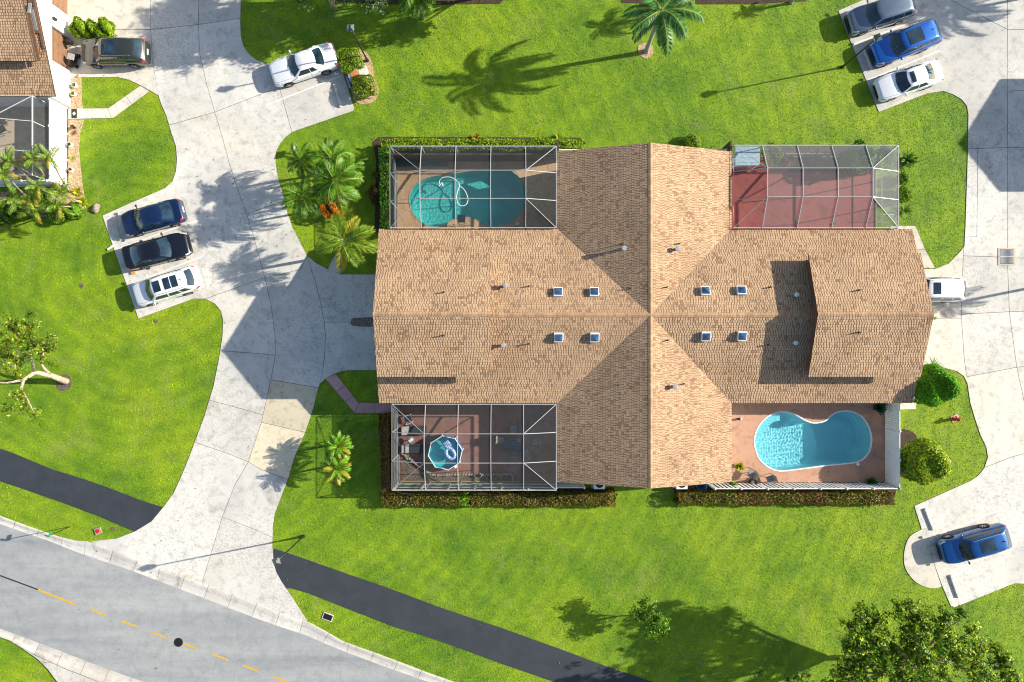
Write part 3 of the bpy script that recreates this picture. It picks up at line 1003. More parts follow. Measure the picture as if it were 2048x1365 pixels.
# pools
def pool(name, outline, wmat, pmat, floor, coping, steps, label, wz=-0.08, copw=0.08, amp=0.0062):
    root = empty(name, label=label, cat='swimming pool')
    n = len(outline)
    P = [Vector(p) for p in outline]
    nor = []
    for i in range(n):
        t = (P[(i + 1) % n] - P[i - 1]).normalized()
        nor.append(Vector((t.y, -t.x)))
    ar = sum(P[i].cross(P[(i + 1) % n]) for i in range(n))
    if ar < 0: nor = [-q for q in nor]
    # shell: wall rings then a floor made from a shrunken ring
    mb = MB()
    rings = []
    ce = sum(P, Vector((0, 0))) / n
    for off, fz in ((0.0, 0.02), (0.0, -0.75), (-0.12, -0.92), (-0.35, -1.0)):
        ring = []
        for p, q in zip(P, nor):
            c = p + q * off
            z = fz if fz > -0.5 else fz * floor(c.x, c.y)
            ring.append((c.x, c.y, z))
        rings.append(ring)
    vs = [p for r in rings for p in r]
    fs = []
    for i in range(len(rings) - 1):
        for k in range(n):
            fs.append((i * n + k, i * n + (k + 1) % n, (i + 1) * n + (k + 1) % n, (i + 1) * n + k))
    mb.add(vs, fs)
    inner = [(p[0], p[1]) for p in rings[-1]]
    for rg in arrange(inner):
        ov, tris = rg[0], rg[1]
        used = sorted({i for t in tris for i in t}); ix = {k: j for j, k in enumerate(used)}
        mb.add([(ov[i].x, ov[i].y, -1.0 * floor(ov[i].x, ov[i].y)) for i in used], [tuple(ix[i] for i in t) for t in tris])
    sh = mb.build('pool_shell', pmat, root)
    # coping ring
    if copw > 0:
        mb = MB()
        a = [p + q * -0.012 for p, q in zip(P, nor)]; b = [p + q * copw for p, q in zip(P, nor)]
        vs = [(p.x, p.y, 0.075) for p in a] + [(p.x, p.y, 0.075) for p in b] + [(p.x, p.y, -0.05) for p in a] + [(p.x, p.y, 0.05) for p in b]
        fs = []
        for k in range(n):
            k2 = (k + 1) % n
            fs += [(k, n + k, n + k2, k2), (k, k2, 2 * n + k2, 2 * n + k), (n + k, 3 * n + k, 3 * n + k2, n + k2)]
        mb.add(vs, fs)
        mb.build('coping', coping, root)
    for st in steps:
        m2 = MB(); m2.prism(st[0], -1.2, st[1]); m2.build('pool_step', st[2], root)
    if name == 'blue_pool':
        dx_, dy_ = W(1678, 872, -1.2); m2 = MB(); m2.lathe(dx_, dy_, [(.11, -1.62), (.11, -1.48), (.02, -1.47)], 14); m2.build('pool_drain', M['white'], root)
    # water surface: a fine rippled sheet, its rim tucked under the coping
    A = np.array([(p.x, p.y) for p in P])
    O = [tuple(p + q * 0.05) for p, q in zip(P, nor)]
    st = 0.03
    gx = np.arange(A[:, 0].min() - .1, A[:, 0].max() + .1, st); gy = np.arange(A[:, 1].min() - .1, A[:, 1].max() + .1, st)
    X, Y = np.meshgrid(gx, gy)
    Z = np.full_like(X, wz)
    rw = np.random.default_rng(5)
    for k in range(30):
        a = rw.normal(2.7, 0.9); f = rw.uniform(12, 32)
        Z += amp / f * np.sin(f * (X * np.cos(a) + Y * np.sin(a)) + rw.uniform(0, 6.3))
    ok = inside(np.stack([X.ravel(), Y.ravel()], 1), O).reshape(X.shape)
    nxx = len(gx)
    J, I = np.nonzero(ok[:-1, :-1] & ok[1:, :-1] & ok[:-1, 1:] & ok[1:, 1:])
    fc = np.stack([J * nxx + I, J * nxx + I + 1, (J + 1) * nxx + I + 1, (J + 1) * nxx + I], 1)
    us, inv = np.unique(fc, return_inverse=True)
    VV = np.stack([X.ravel(), Y.ravel(), Z.ravel()], 1)[us]
    me = bpy.data.meshes.new('water')
    me.from_pydata(VV.tolist(), [], inv.reshape(-1, 4).tolist())
    me.materials.append(wmat)
    me.polygons.foreach_set('use_smooth', [True] * len(me.polygons))
    wo_ = link('water', me, root)
    wo_.cycles.is_caustics_caster = True
    for ch in SC.objects:
        if ch.parent == root and ch != wo_: ch.cycles.is_caustics_receiver = True
    return root
stp_b = px2(unzoom([(745, 300), (790, 230), (850, 180), (910, 160), (955, 172), (948, 190), (880, 205), (830, 240), (800, 290), (770, 306)], 1340, 790, 4.267))
stp_b2 = px2(unzoom([(735, 330), (745, 300), (800, 290), (830, 240), (880, 205), (955, 190), (960, 225), (900, 240), (860, 270), (830, 320), (770, 350)], 1340, 790, 4.267))
pool('blue_pool', pool_blue, M['water_blue'], M['plaster'], lambda x, y: 1.1 + 0.9 * max(0, min(1, (x - 17.8) / 7)), M['coping'],
     [(stp_b, -0.25, M['plaster']), (stp_b2, -0.55, M['plaster'])], 'bright blue kidney shaped pool in the open terracotta deck')
st_t = px2(unzoom([(1428, 500), (1430, 620), (1410, 700), (1370, 760), (1300, 835), (1210, 866), (1180, 868), (1180, 835), (1250, 810), (1290, 770), (1290, 720), (1330, 680), (1375, 660), (1385, 600), (1380, 560)], 750, 270, 4.763))
st_t2 = px2(unzoom([(1335, 770), (1345, 730), (1375, 705), (1412, 700), (1370, 760), (1345, 790)], 750, 270, 4.763))
pool('teal_pool', pool_teal, M['water_teal'], M['plaster_teal'], lambda x, y: 1.15 + 0.4 * max(0, min(1, (-x - 1) / 6)), M['stone'],
     [(st_t, -0.6, M['plaster_teal']), (st_t2, -0.3, M['plaster_teal'])], 'teal freeform pool under the upper left screen enclosure', copw=0.05, amp=0.003)
# ------------------------------------------------------------------ houses
EAVE_Z, RIDGE_Z, HALF = 2.8, 4.9, 6.08
SLOPE = (RIDGE_Z - EAVE_Z) / HALF
LIGHT = [(0.53, 0.355, 0.214), (0.515, 0.342, 0.204), (0.55, 0.374, 0.230), (0.48, 0.316, 0.186)]
DARK = [(0.31, 0.186, 0.108), (0.345, 0.212, 0.125), (0.275, 0.163, 0.094)]

def lerp(a, b, t): return a + (b - a) * t

def shingle_plane(V, Cc, e0, e1, r0, r1, lift=0.0):
    """one slope: eave edge e0-e1, ridge edge r0-r1, all Vectors; appends quads"""
    rowv = ((r0 + r1) / 2 - (e0 + e1) / 2)
    nrm = (e1 - e0).cross(rowv).normalized()
    if nrm.z < 0: nrm = -nrm
    along = (e1 - e0).normalized()
    perp = rowv - along * rowv.dot(along)
    H = perp.length
    perp = perp / H
    L = lambda v: (v - e0).dot(along)
    a0, a1, b0, b1 = 0.0, L(e1), L(r0), L(r1)
    rows = max(1, int(round(H / 0.178)))
    ex = H / rows
    fr = [random.uniform(.5, 1.1) for _ in range(4)]
    def patchy(x, h):
        v = math.sin(x * fr[0] * 2.1 + h * 1.7) + math.sin(x * fr[1] * 3.7 - h * 2.9 + 2) + math.sin(h * fr[2] * 4.1 + x * 1.1) + math.sin(x * 6.3 * fr[3] + h * 5.1)
        return v / 4
    for i in range(rows):
        h0, h1 = i * ex, (i + 1) * ex
        s0, t0 = lerp(a0, b0, h0 / H), lerp(a1, b1, h0 / H)
        s1, t1 = lerp(a0, b0, h1 / H), lerp(a1, b1, h1 / H)
        lo, hi = min(s0, s1), max(t0, t1)
        x = lo - random.random() * 0.2
        tooth = random.random() < 0.5
        while x < hi:
            pv = patchy(x, h0)
            if tooth:
                w = random.uniform(0.055, 0.08)
                dk = random.random() < 0.85
                th = 0.008
            else:
                w = random.uniform(0.085, 0.125)
                dk = random.random() < 0.04 + 0.55 * max(0, pv)
                th = 0.028
            c = random.choice(DARK if dk else LIGHT)
            if dk and not tooth: c = tuple(k * 1.12 for k in c)
            xa, xb = x, x + w
            q = []
            for (xx, hh, up) in ((xa, h0, th), (xb, h0, th), (xb, h1, 0.004), (xa, h1, 0.004)):
                s, t = (s0, t0) if hh == h0 else (s1, t1)
                xx = min(max(xx, s), t)
                q.append(e0 + along * xx + perp * hh + nrm * (up + lift))
            if (q[1] - q[0]).length > 1e-3 or (q[2] - q[3]).length > 1e-3:
                f_ = 0.80
                m0 = q[0].lerp(q[3], f_); m1 = q[1].lerp(q[2], f_)
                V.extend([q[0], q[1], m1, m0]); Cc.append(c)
                V.extend([m0, m1, q[2], q[3]]); Cc.append(tuple(k * 0.70 for k in c))  # upper band darkened: the course shadow line is put into the colour
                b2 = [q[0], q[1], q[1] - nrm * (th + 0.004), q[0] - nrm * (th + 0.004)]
                V.extend([b2[3], b2[2], b2[1], b2[0]]); Cc.append(tuple(k * 0.7 for k in c))  # front face darkened as part of the painted course shadow
            x = xb
            tooth = not tooth
    return rows

def ridge_caps(V, Cc, a, b, w=0.14, drop=0.055, lift=0.03):
    d = (b - a); n = max(1, int(d.length / 0.2)); t = d.normalized()
    s = Vector((-t.y, t.x, 0)).normalized()
    up = Vector((0, 0, 1))
    for i in range(n):
        p = a + d * (i / n); q = a + d * ((i + 1) / n)
        c = random.choice([(.42, .265, .15), (.46, .295, .17), (.36, .22, .12), (.40, .25, .14)])
        for sg in (-1, 1):
            A = p + up * (lift + 0.012); B = q + up * lift
            quad = [A, B, B + s * sg * w - up * drop, A + s * sg * w - up * drop]
            if sg > 0: quad = quad[::-1]
            V.extend(quad); Cc.append(c)

def slab3(mb, corners, th):
    """roof deck: polygon of Vectors, thickness th downwards"""
    n = len(corners)
    vs = [tuple(c) for c in corners] + [(c.x, c.y, c.z - th) for c in corners]
    nz = (corners[1] - corners[0]).cross(corners[2] - corners[1]).z
    o = list(range(n)) if nz > 0 else list(range(n - 1, -1, -1))
    fs = [tuple(o), tuple(i + n for i in o[::-1])] + [(o[i], o[i] + n, o[(i + 1) % n] + n, o[(i + 1) % n]) for i in range(n)]
    mb.add(vs, fs)

def make_roof(parent, planes, ridges, label=None):
    mb = MB()
    V, Cc = [], []
    for e0, e1, r0, r1 in planes:
        cs = [e0, e1, r1, r0] if (r0 - r1).length > 1e-4 else [e0, e1, r0]
        slab3(mb, cs, 0.14)
        shingle_plane(V, Cc, e0, e1, r0, r1)
    for a, b in ridges: ridge_caps(V, Cc, a, b)
    roof = mb.build('roof', M['fascia'], parent)
    if label: roof['label'] = label
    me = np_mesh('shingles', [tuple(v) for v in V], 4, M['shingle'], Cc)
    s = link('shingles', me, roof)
    s['kind'] = 'stuff'
    return roof

def vz(x, y, z): return Vector((x, y, z))

def wing_z(ry, y, top=RIDGE_Z): return top - SLOPE * abs(y - ry)

def wall_block(parent, name, poly, z0, z1, mat):
    mb = MB(); mb.prism(poly, z0, z1)
    return mb.build(name, mat, parent)

def gable_wall(parent, x, y0, y1, ry, rz, th, mat, name='gable_wall', zb=0.0):
    """vertical wall in a plane x = const, following a roof with ridge height rz"""
    mb = MB()
    pts = [(y0, zb), (y1, zb), (y1, rz - SLOPE * abs(y1 - ry) - 0.15), (ry, rz - 0.15), (y0, rz - SLOPE * abs(y0 - ry) - 0.15)]
    vs = [(x, y, z) for y, z in pts] + [(x + th, y, z) for y, z in pts]
    fs = [(4, 3, 2, 1, 0), (5, 6, 7, 8, 9)] + [(i, (i + 1) % 5, 5 + (i + 1) % 5, 5 + i) for i in range(5)]
    mb.add(vs, fs)
    return mb.build(name, mat, parent)

def clerestory(parent, x0, x1, ry, gap=1.2, half=4.15, planes=None):
    """raised roof section over a wing between x0 and x1"""
    top = RIDGE_Z + gap
    ez = top - SLOPE * half
    pl = [(vz(x0, ry + half, ez), vz(x1, ry + half, ez), vz(x0, ry, top), vz(x1, ry, top)),
          (vz(x1, ry - half, ez), vz(x0, ry - half, ez), vz(x1, ry, top), vz(x0, ry, top))]
    rf = make_roof(parent, pl, [(vz(x0, ry, top), vz(x1, ry, top))])
    a, b = x0 + 0.28, x1 - 0.28
    h = half - 0.35
    mb = MB()
    for xx, s in ((a, -1), (b, 1)):
        pts = [(ry - h, top - SLOPE * h - gap - 0.1), (ry + h, top - SLOPE * h - gap - 0.1), (ry + h, top - SLOPE * h - 0.16), (ry, top - 0.16), (ry - h, top - SLOPE * h - 0.16)]
        vs = [(xx, y, z) for y, z in pts] + [(xx, ry, top - gap - 0.1)]
        f = [(0, 5, 3, 4), (5, 1, 2, 3)]
        if s < 0: f = [q[::-1] for q in f]
        mb.add(vs, f)
    for sg in (-1, 1):
        y = ry + sg * h
        z1 = top - SLOPE * h - 0.16; z0 = z1 - gap
        q = [(a, y, z0), (b, y, z0), (b, y, z1), (a, y, z1)]
        if sg > 0: q = q[::-1]
        mb.quad(*q)
    mb.build('clerestory_wall', M['brown'], parent)
    return rf

# --- main house
house = empty('house', (0, 0, 0), label='large tan shingled house with crossing gables in the middle of the picture', cat='house')
RY, RX = 1.75, 9.26
XW, XE, YN, YS = -9.3, 28.0, 13.25, -9.85
n_e, s_e, w_e, e_e = RY + HALF, RY - HALF, RX - HALF, RX + HALF
Cn = vz(RX, RY, RIDGE_Z)
E = EAVE_Z
planes = [
    (vz(w_e, n_e, E), vz(XW, n_e, E), Cn, vz(XW, RY, RIDGE_Z)),
    (vz(XW, s_e, E), vz(w_e, s_e, E), vz(XW, RY, RIDGE_Z), Cn),
    (vz(XE, n_e, E), vz(e_e, n_e, E), vz(XE, RY, RIDGE_Z), Cn),
    (vz(e_e, s_e, E), vz(XE, s_e, E), Cn, vz(XE, RY, RIDGE_Z)),
    (vz(w_e, n_e, E), vz(w_e, YN, E), Cn, vz(RX, YN, RIDGE_Z)),
    (vz(e_e, YN, E), vz(e_e, n_e, E), vz(RX, YN, RIDGE_Z), Cn),
    (vz(w_e, YS, E), vz(w_e, s_e, E), vz(RX, YS, RIDGE_Z), Cn),
    (vz(e_e, s_e, E), vz(e_e, YS, E), Cn, vz(RX, YS, RIDGE_Z)),
]
make_roof(house, planes, [(vz(-1.3, RY, RIDGE_Z), vz(19.8, RY, RIDGE_Z)), (vz(RX, YS, RIDGE_Z), vz(RX, YN, RIDGE_Z))])
clerestory(house, -9.05, -1.38, RY)
clerestory(house, 19.9, 27.45, RY)
ov = 0.55
wall_block(house, 'wall', [(XW + ov, s_e + ov), (XE - ov - 0.35, s_e + ov), (XE - ov - 0.35, n_e - ov), (XW + ov, n_e - ov)], 0, 2.65, M['stucco'])
wall_block(house, 'wall', [(w_e + ov, YS + ov), (e_e - ov, YS + ov), (e_e - ov, YN - ov), (w_e + ov, YN - ov)], 0, 2.652, M['stucco'])
gable_wall(house, XW + ov + .004, s_e + ov, n_e - ov, RY, RIDGE_Z, 0.2, M['stucco'], zb=2.66)
gable_wall(house, XE - ov - 0.354, s_e + ov, n_e - ov, RY, RIDGE_Z, -0.2, M['stucco'], zb=2.66)
mb = MB()
for y, s in ((YN - ov, 1), (YS + ov, -1)):
    h = HALF - ov
    q = [(RX - h, y, 2.6), (RX + h, y, 2.6), (RX, y, RIDGE_Z - 0.2)]
    mb.add(q, ((0, 1, 2) if s < 0 else (2, 1, 0),))
mb.build('gable_wall', M['stucco'], house)
# garage doors under the left and right gables
for xx, s in ((XW + ov, -1), (XE - ov - 0.35, 1)):
    for yy in (RY + 2.4, RY - 2.4):
        d = MB(); d.box(xx + s * 0.02, yy, 1.1, 0.06, 2.7, 2.2)
        do = d.build('garage_door', M['garage'], house)
        for k in range(4):
            g = MB(); g.box(xx + s * 0.058, yy, 0.3 + k * 0.54, 0.02, 2.6, 0.48); g.build('door_panel', M['garage'], do)

def roof_h(x, y, neighbours=True):
    """height of the main house roof surface"""
    zl = -9
    if XW <= x <= XE and s_e <= y <= n_e: zl = max(zl, RIDGE_Z - SLOPE * abs(y - RY))
    if w_e <= x <= e_e and YS <= y <= YN: zl = max(zl, RIDGE_Z - SLOPE * abs(x - RX))
    if (-9.05 <= x <= -1.38 or 19.9 <= x <= 27.45) and abs(y - RY) <= 4.15: zl = max(zl, RIDGE_Z + 1.2 - SLOPE * abs(y - RY))
    return zl
def on_roof(px, py):
    z = 4.0
    for _ in range(12):
        x, y = W(px, py, z)
        z = roof_h(x, y)
    return Vector((x, y, z))
def roof_normal(p):
    e = 0.05
    dx = (roof_h(p.x + e, p.y) - roof_h(p.x - e, p.y)) / (2 * e)
    dy = (roof_h(p.x, p.y + e) - roof_h(p.x, p.y - e)) / (2 * e)
    return Vector((-dx, -dy, 1)).normalized()

# skylights
for px, py in ((1116, 586), (1188, 586), (1410, 584), (1482, 583), (1117, 674), (1189, 674), (1411, 672), (1483, 671)):
    p = on_roof(px, py)
    n = roof_normal(p)
    up = Vector((0, 0, 1))
    ax = Vector((1, 0, 0)); ay = n.cross(ax).normalized()
    fr = empty('skylight', parent=house)
    mb = MB()
    hgt, r, t = 0.24, 0.305, 0.05
    base = [p + ax * i * r + ay * j * r for i, j in ((-1, -1), (1, -1), (1, 1), (-1, 1))]
    topo = [b + n * hgt for b in base]
    topi = [p + ax * i * (r - t) + ay * j * (r - t) + n * hgt for i, j in ((-1, -1), (1, -1), (1, 1), (-1, 1))]
    vs = base + topo + topi
    fs = []
    for k in range(4):
        k2 = (k + 1) % 4
        fs += [(k, k2, 4 + k2, 4 + k), (4 + k, 4 + k2, 8 + k2, 8 + k)]
    mb.add(vs, fs)
    mb.build('skylight_frame', M['white'], fr)
    mb = MB()
    apex = [p + ax * i * 0.05 + ay * j * 0.05 + n * (hgt + 0.17) for i, j in ((-1, -1), (1, -1), (1, 1), (-1, 1))]
    b2 = [q + n * 0.004 for q in topi]
    mb.add(b2 + apex, [(k, (k + 1) % 4, 4 + (k + 1) % 4, 4 + k) for k in range(4)] + [(4, 5, 6, 7)])
    mb.build('skylight_dome', M['skyglass'], fr)
# vents
for px, py in ((1248, 497), (1355, 498), (1010, 572), (1006, 691), (1593, 590), (1591, 686), (1350, 774)):
    p = on_roof(px, py); p = on_roof(px - (px - 1024) * 0.008, py - (py - 682) * 0.008)
    mb = MB()
    mb.lathe(p.x, p.y, [(0.10, p.z - 0.12), (0.10, p.z + 0.30), (0.165, p.z + 0.30), (0.165, p.z + 0.48), (0.13, p.z + 0.52)], 14)
    mb.build('roof_vent', M['galv'], house, smooth=False)
for px, py in ((888, 585), (888, 671), (1058, 573), (1058, 688), (1243, 489), (1236, 771), (1260, 577), (1333, 575), (1335, 681), (1358, 488), (1367, 768),
               (1717, 581), (1717, 665), (1540, 575), (1536, 690)):
    p = on_roof(px, py)
    mb = MB()
    mb.lathe(p.x, p.y, [(0.09, p.z - 0.05), (0.05, p.z + 0.06), (0.04, p.z + 0.34)], 8)
    mb.build('vent_pipe', M['fascia'], house)

# --- neighbour at the upper left (its right gable end is in view)
nb = empty('house', (0, 0, 0), label='neighbouring house with tan shingles and white wall at the top left corner', cat='house')
NY = 23.2; NX = -31.95
pl = [(vz(-62, NY - HALF, E), vz(NX, NY - HALF, E), vz(-62, NY, RIDGE_Z), vz(NX, NY, RIDGE_Z)),
      (vz(NX, NY + HALF, E), vz(-62, NY + HALF, E), vz(NX, NY, RIDGE_Z), vz(-62, NY, RIDGE_Z))]
make_roof(nb, pl, [(vz(-62, NY, RIDGE_Z), vz(NX, NY, RIDGE_Z))])
gp = 0.62
clerestory(nb, -40.0, -32.42, NY, gap=gp)
WX = -32.68
wall_block(nb, 'wall', [(-61.5, NY - HALF + 0.2), (WX - 0.3, NY - HALF + 0.2), (WX - 0.3, NY + HALF - 0.3), (-61.5, NY + HALF - 0.3)], 0, 2.65, M['stucco'])
# front wall with two door openings
doors = [(19.95, 22.42), (23.95, 26.42)]
mb = MB()
ys = [NY - HALF + 0.2, doors[0][0], doors[0][1], doors[1][0], doors[1][1], NY + HALF - 0.3]
for i in (0, 2, 4):
    mb.box(WX - 0.15, (ys[i] + ys[i + 1]) / 2, 1.3, 0.3, ys[i + 1] - ys[i], 2.6)
for i in (1, 3):
    mb.box(WX - 0.15, (ys[i] + ys[i + 1]) / 2, 2.32, 0.3, ys[i + 1] - ys[i], 0.55)
mb.build('front_wall', M['stucco'], nb)
gable_wall(nb, WX - 0.02, NY - HALF + 0.2, NY + HALF - 0.3, NY, RIDGE_Z, -0.2, M['stucco'], zb=2.5)
for k, (a, b) in enumerate(doors):
    d = MB(); d.box(WX - 0.27, (a + b) / 2, 1.05, 0.04, b - a - 0.03, 2.1)
    do = d.build('garage_door', M['garage'], nb)
    for q in range(4):
        g = MB(); g.box(WX - 0.24, (a + b) / 2, 0.27 + q * 0.52, 0.03, b - a - 0.08, 0.49); g.build('door_panel', M['garage'], do)
# glazed strips beside the raised roof and in the roof edge
def strip(y0, y1, x, zoff, w, m):
    z0 = wing_z(NY, y0) + zoff; z1 = wing_z(NY, y1) + zoff
    mb = MB()
    mb.bar((x, y0, z0), (x, y1, z1), w, 0.06)
    return mb
strip(19.1, 21.9, -32.30, 0.42, 0.22, None).build('brown_board', M['brown'], nb)
strip(21.92, 27.3, -32.30, 0.42, 0.20, None).build('window_strip', M['galv'], nb)
strip(20.0, 23.1, -32.02, 0.05, 0.16, None).build('fascia_board', M['brown'], nb)
for y0, y1 in ((20.9, 22.4), (22.7, 24.3)):
    b = strip(y0, y1, -32.22, 0.075, 0.34, None).build('eave_window', M['brown'], nb)
    strip(y0 + 0.15, y1 - 0.15, -32.22, 0.10, 0.2, None).build('pane', M['galv'], b)
# wall lamp
mb = MB(); mb.box(WX + 0.1, 22.95, 1.9, 0.16, 0.16, 0.3); mb.build('wall_lamp', M['black'], nb)

# --- neighbour at the right, beyond the court: only its shadow reaches the picture
nr = empty('house', (0, 0, 0), label='neighbouring gabled house beyond the right edge whose shadow falls on the court', cat='house')
QX, QY = 45.3, 17.1
pl = [(vz(QX, QY - HALF, E), vz(80, QY - HALF, E), vz(QX, QY, RIDGE_Z), vz(80, QY, RIDGE_Z)),
      (vz(80, QY + HALF, E), vz(QX, QY + HALF, E), vz(80, QY, RIDGE_Z), vz(QX, QY, RIDGE_Z))]
make_roof(nr, pl, [(vz(QX, QY, RIDGE_Z), vz(80, QY, RIDGE_Z))])
clerestory(nr, QX + 0.25, QX + 7.9, QY)
wall_block(nr, 'wall', [(QX + ov, QY - HALF + ov), (79.5, QY - HALF + ov), (79.5, QY + HALF - ov), (QX + ov, QY + HALF - ov)], 0, 2.65, M['stucco'])
gable_wall(nr, QX + ov + .004, QY - HALF + ov, QY + HALF - ov, QY, RIDGE_Z, 0.2, M['stucco'], zb=2.66)

# ------------------------------------------------------------------ screen enclosures
def cage(x0, x1, y0, y1, xs, ya, yb, zt, side, label, ze=3.0, wz=0.0, mesh='screen'):
    """hipped mansard screen enclosure. y0..y1 footprint, flat top between ya and yb (ya<yb), rafters at xs.
    side: +1 outer long wall at y1, -1 at y0"""
    root = empty('screen_enclosure', label=label, cat='screen enclosure', group='screened pool enclosures')
    def beam(a, b, w=0.04, h=0.10): 
        m_ = MB(); m_.bar(a, b, w, h); return m_.build('beam', M['beam'], root)
    def panel(*c, mm=None):
        m_ = MB(); m_.add([tuple(q) for q in c], [tuple(range(len(c)))]); return m_.build('screen_panel', M[mm or mesh], root)
    xl, xr = xs[0], xs[-1]
    cor = [(x0, y0), (x1, y0), (x1, y1), (x0, y1)]
    for i in range(4):
        a, b = cor[i], cor[(i + 1) % 4]
        beam((a[0], a[1], ze), (b[0], b[1], ze), 0.05 if i != 3 else 0.03, 0.10 if i != 3 else 0.03)
    # top rectangle + purlins
    for y in (ya, yb):
        beam((xl, y, zt), (xr, y, zt), 0.035, 0.08)
    for x in xs:
        beam((x, ya, zt + .004), (x, yb, zt + .004), 0.04, 0.12)
        beam((x, ya, zt + .004), (x, y0, ze + .004), 0.04, 0.12)
        beam((x, yb, zt + .004), (x, y1, ze + .004), 0.04, 0.12)
    for (cx, cy, tx, ty) in ((x0, y0, xl, ya), (x0, y1, xl, yb), (x1, y0, xr, ya), (x1, y1, xr, yb)):
        beam((cx, cy, ze + .008), (tx, ty, zt + .008), 0.035 if cx != x0 else 0.028, 0.07 if cx != x0 else 0.03)
    for ex, tx in ((x0, xl), (x1, xr)):
        for y in (ya, yb):
            yy = y + (0.25 if False else 0)
            beam((tx, y, zt + .012), (ex, y, ze + .012), 0.04, 0.07)
    # panels
    for a, b in zip(xs, xs[1:]):
        panel((a, ya, zt), (b, ya, zt), (b, yb, zt), (a, yb, zt))
        panel((a, y0, ze), (b, y0, ze), (b, ya, zt), (a, ya, zt))
        panel((a, yb, zt), (b, yb, zt), (b, y1, ze), (a, y1, ze))
    for ex, tx in ((x0, xl), (x1, xr)):
        mm = 'screen_clear' if ex == x0 else None
        panel((ex, ya, ze), (tx, ya, zt), (tx, yb, zt), (ex, yb, ze), mm=mm)
        for yc, yt in ((y0, ya), (y1, yb)):
            panel((ex, yc, ze), (tx, yt, zt), (ex, yt, ze), mm=mm)
            panel((ex, yc, ze), (tx, yc, ze), (tx, yt, zt), mm=mm)
    # walls
    yo = y1 if side > 0 else y0
    stations = [x0] + list(xs) + [x1]
    for x in stations:
        m_ = MB(); m_.box(x, yo, ze / 2, 0.05, 0.06, ze); m_.build('post', M['beam'], root)
    for a, b in zip(stations, stations[1:]):
        panel((a, yo, 0.06), (b, yo, 0.06), (b, yo, ze), (a, yo, ze))
    beam((x0, yo, 0.9), (x1, yo, 0.9), 0.035, 0.05)
    beam((x0, yo, 0.1), (x1, yo, 0.1), 0.035, 0.05)
    for ex in ((x0,) if abs(x1 - 3.1) < 0.5 else (x1,)) if True else ():
        yss = sorted([y0, ya, yb, y1])
        for y in yss:
            m_ = MB(); m_.box(ex, y, ze / 2 + 0.001, 0.06, 0.05, ze); m_.build('post', M['beam'], root)
        for a, b in zip(yss, yss[1:]):
            panel((ex, a, max(wz, 0.06)), (ex, b, max(wz, 0.06)), (ex, b, ze), (ex, a, ze), mm='screen_clear' if ex == x0 else None)
            if wz > 0:
                m_ = MB(); m_.quad((ex, a, .05), (ex, b, .05), (ex, b, wz), (ex, a, wz)); m_.build('privacy_panel', M['dense'], root)
        beam((ex, y0, 0.9), (ex, y1, 0.9), 0.035, 0.05)
        beam((ex, y0, 0.1), (ex, y1, 0.1), 0.035, 0.05)
    return root
cage(-8.5, 3.08, 7.88, 13.56, [-6.31, -3.9, -1.47, 0.95], 9.77, 11.7, 3.75, 1, 'white framed screen enclosure over the teal pool', wz=1.5)
cage(15.42, 26.9, 7.88, 13.62, [17.42, 19.84, 22.23, 24.6], 9.83, 11.8, 3.95, 1, 'white framed screen enclosure over the red patio', mesh='screen_pale')
cage(-8.36, 3.08, -10.38, -4.4, [-6.02, -3.73, -1.45, 0.8], -8.36, -6.36, 3.75, -1, 'white framed screen enclosure over the lower left patio with loungers', wz=2.45)
# neighbour's enclosure at the left edge
cage(-46.0, -32.65 - 0.75, 11.55, NY - HALF - 0.05, [-44.0, -41.2, -38.3, -35.75], 13.2, 15.3, 3.75, -1, 'white framed screen enclosure beside the top left house')
sheet('patio', [(-46, 11.4), (-33.0, 11.4), (-33.0, 17.4), (-46, 17.4)], 0.06, M['tan'], label='tan patio inside the far left screen enclosure')

# ------------------------------------------------------------------ fences
def slat_fence(a, b, h, label, pitch, w, th, ang=0.0, post_every=1.95, mat=None, horiz=False, cap=True, group=None, mid=True, slats=True):
    mat = mat or M['vinyl']
    A, B = Vector((*a, 0)), Vector((*b, 0))
    d = B - A; L = d.length; t = d.normalized(); rz = math.atan2(t.y, t.x)
    root = empty('fence', (A.x, A.y, 0), rz, label=label, cat='fence', group=group)
    npst = max(2, int(round(L / post_every)) + 1)
    pm = MB(); pm.box(0, 0, h / 2, 0.12, 0.12, h); pm.lathe(0, 0, [(0.10, h), (0.10, h + 0.03), (0.02, h + 0.08)], 4)
    pme = pm.mesh('post', mat)
    for i in range(npst):
        link('post', pme, root, (L * i / (npst - 1), 0, 0))
    for z, nm in ((h - 0.06, 'top_rail'), (0.12, 'bottom_rail'), (h * 0.55, 'middle_rail'))[:3 if mid else 2]:
        r = MB(); r.box(L / 2, 0.0, z, L, 0.05, 0.09); r.build(nm, mat, root)
    n = int(L / pitch) if slats else 0
    sm = MB(); sm.box(0, 0, h / 2 + 0.02, w, th, h - 0.16, rz=ang)
    sme = sm.mesh('slat', mat)
    for i in range(n):
        link('slat', sme, root, ((i + 0.5) * L / n, 0.035 if not horiz else 0.03, 0))
    return root
FH = 1.95
slat_fence((14.45, -10.52), (27.62, -10.52), FH, 'white slatted fence along the bottom of the open pool deck', 0.30, 0.15, 0.03, R(0), mid=False)
slat_fence((27.62, -10.52), (27.62, -4.4), FH, 'white board fence on the right side of the open pool deck', 0.155, 0.145, 0.02)
slat_fence((-32.95, 11.45), (-32.95, 17.25), FH, 'white board fence below the top left house wall', 0.155, 0.145, 0.02)
slat_fence((3.15, 13.62), (5.05, 13.62), FH, 'short white fence right of the teal pool enclosure', 0.155, 0.14, 0.02)
slat_fence((13.6, 13.66), (15.35, 13.66), FH, 'short white fence left of the red patio enclosure', 0.155, 0.14, 0.02)
slat_fence((3.2, -10.45), (5.15, -10.45), FH, 'short white fence right of the lower left enclosure', 0.155, 0.14, 0.02)
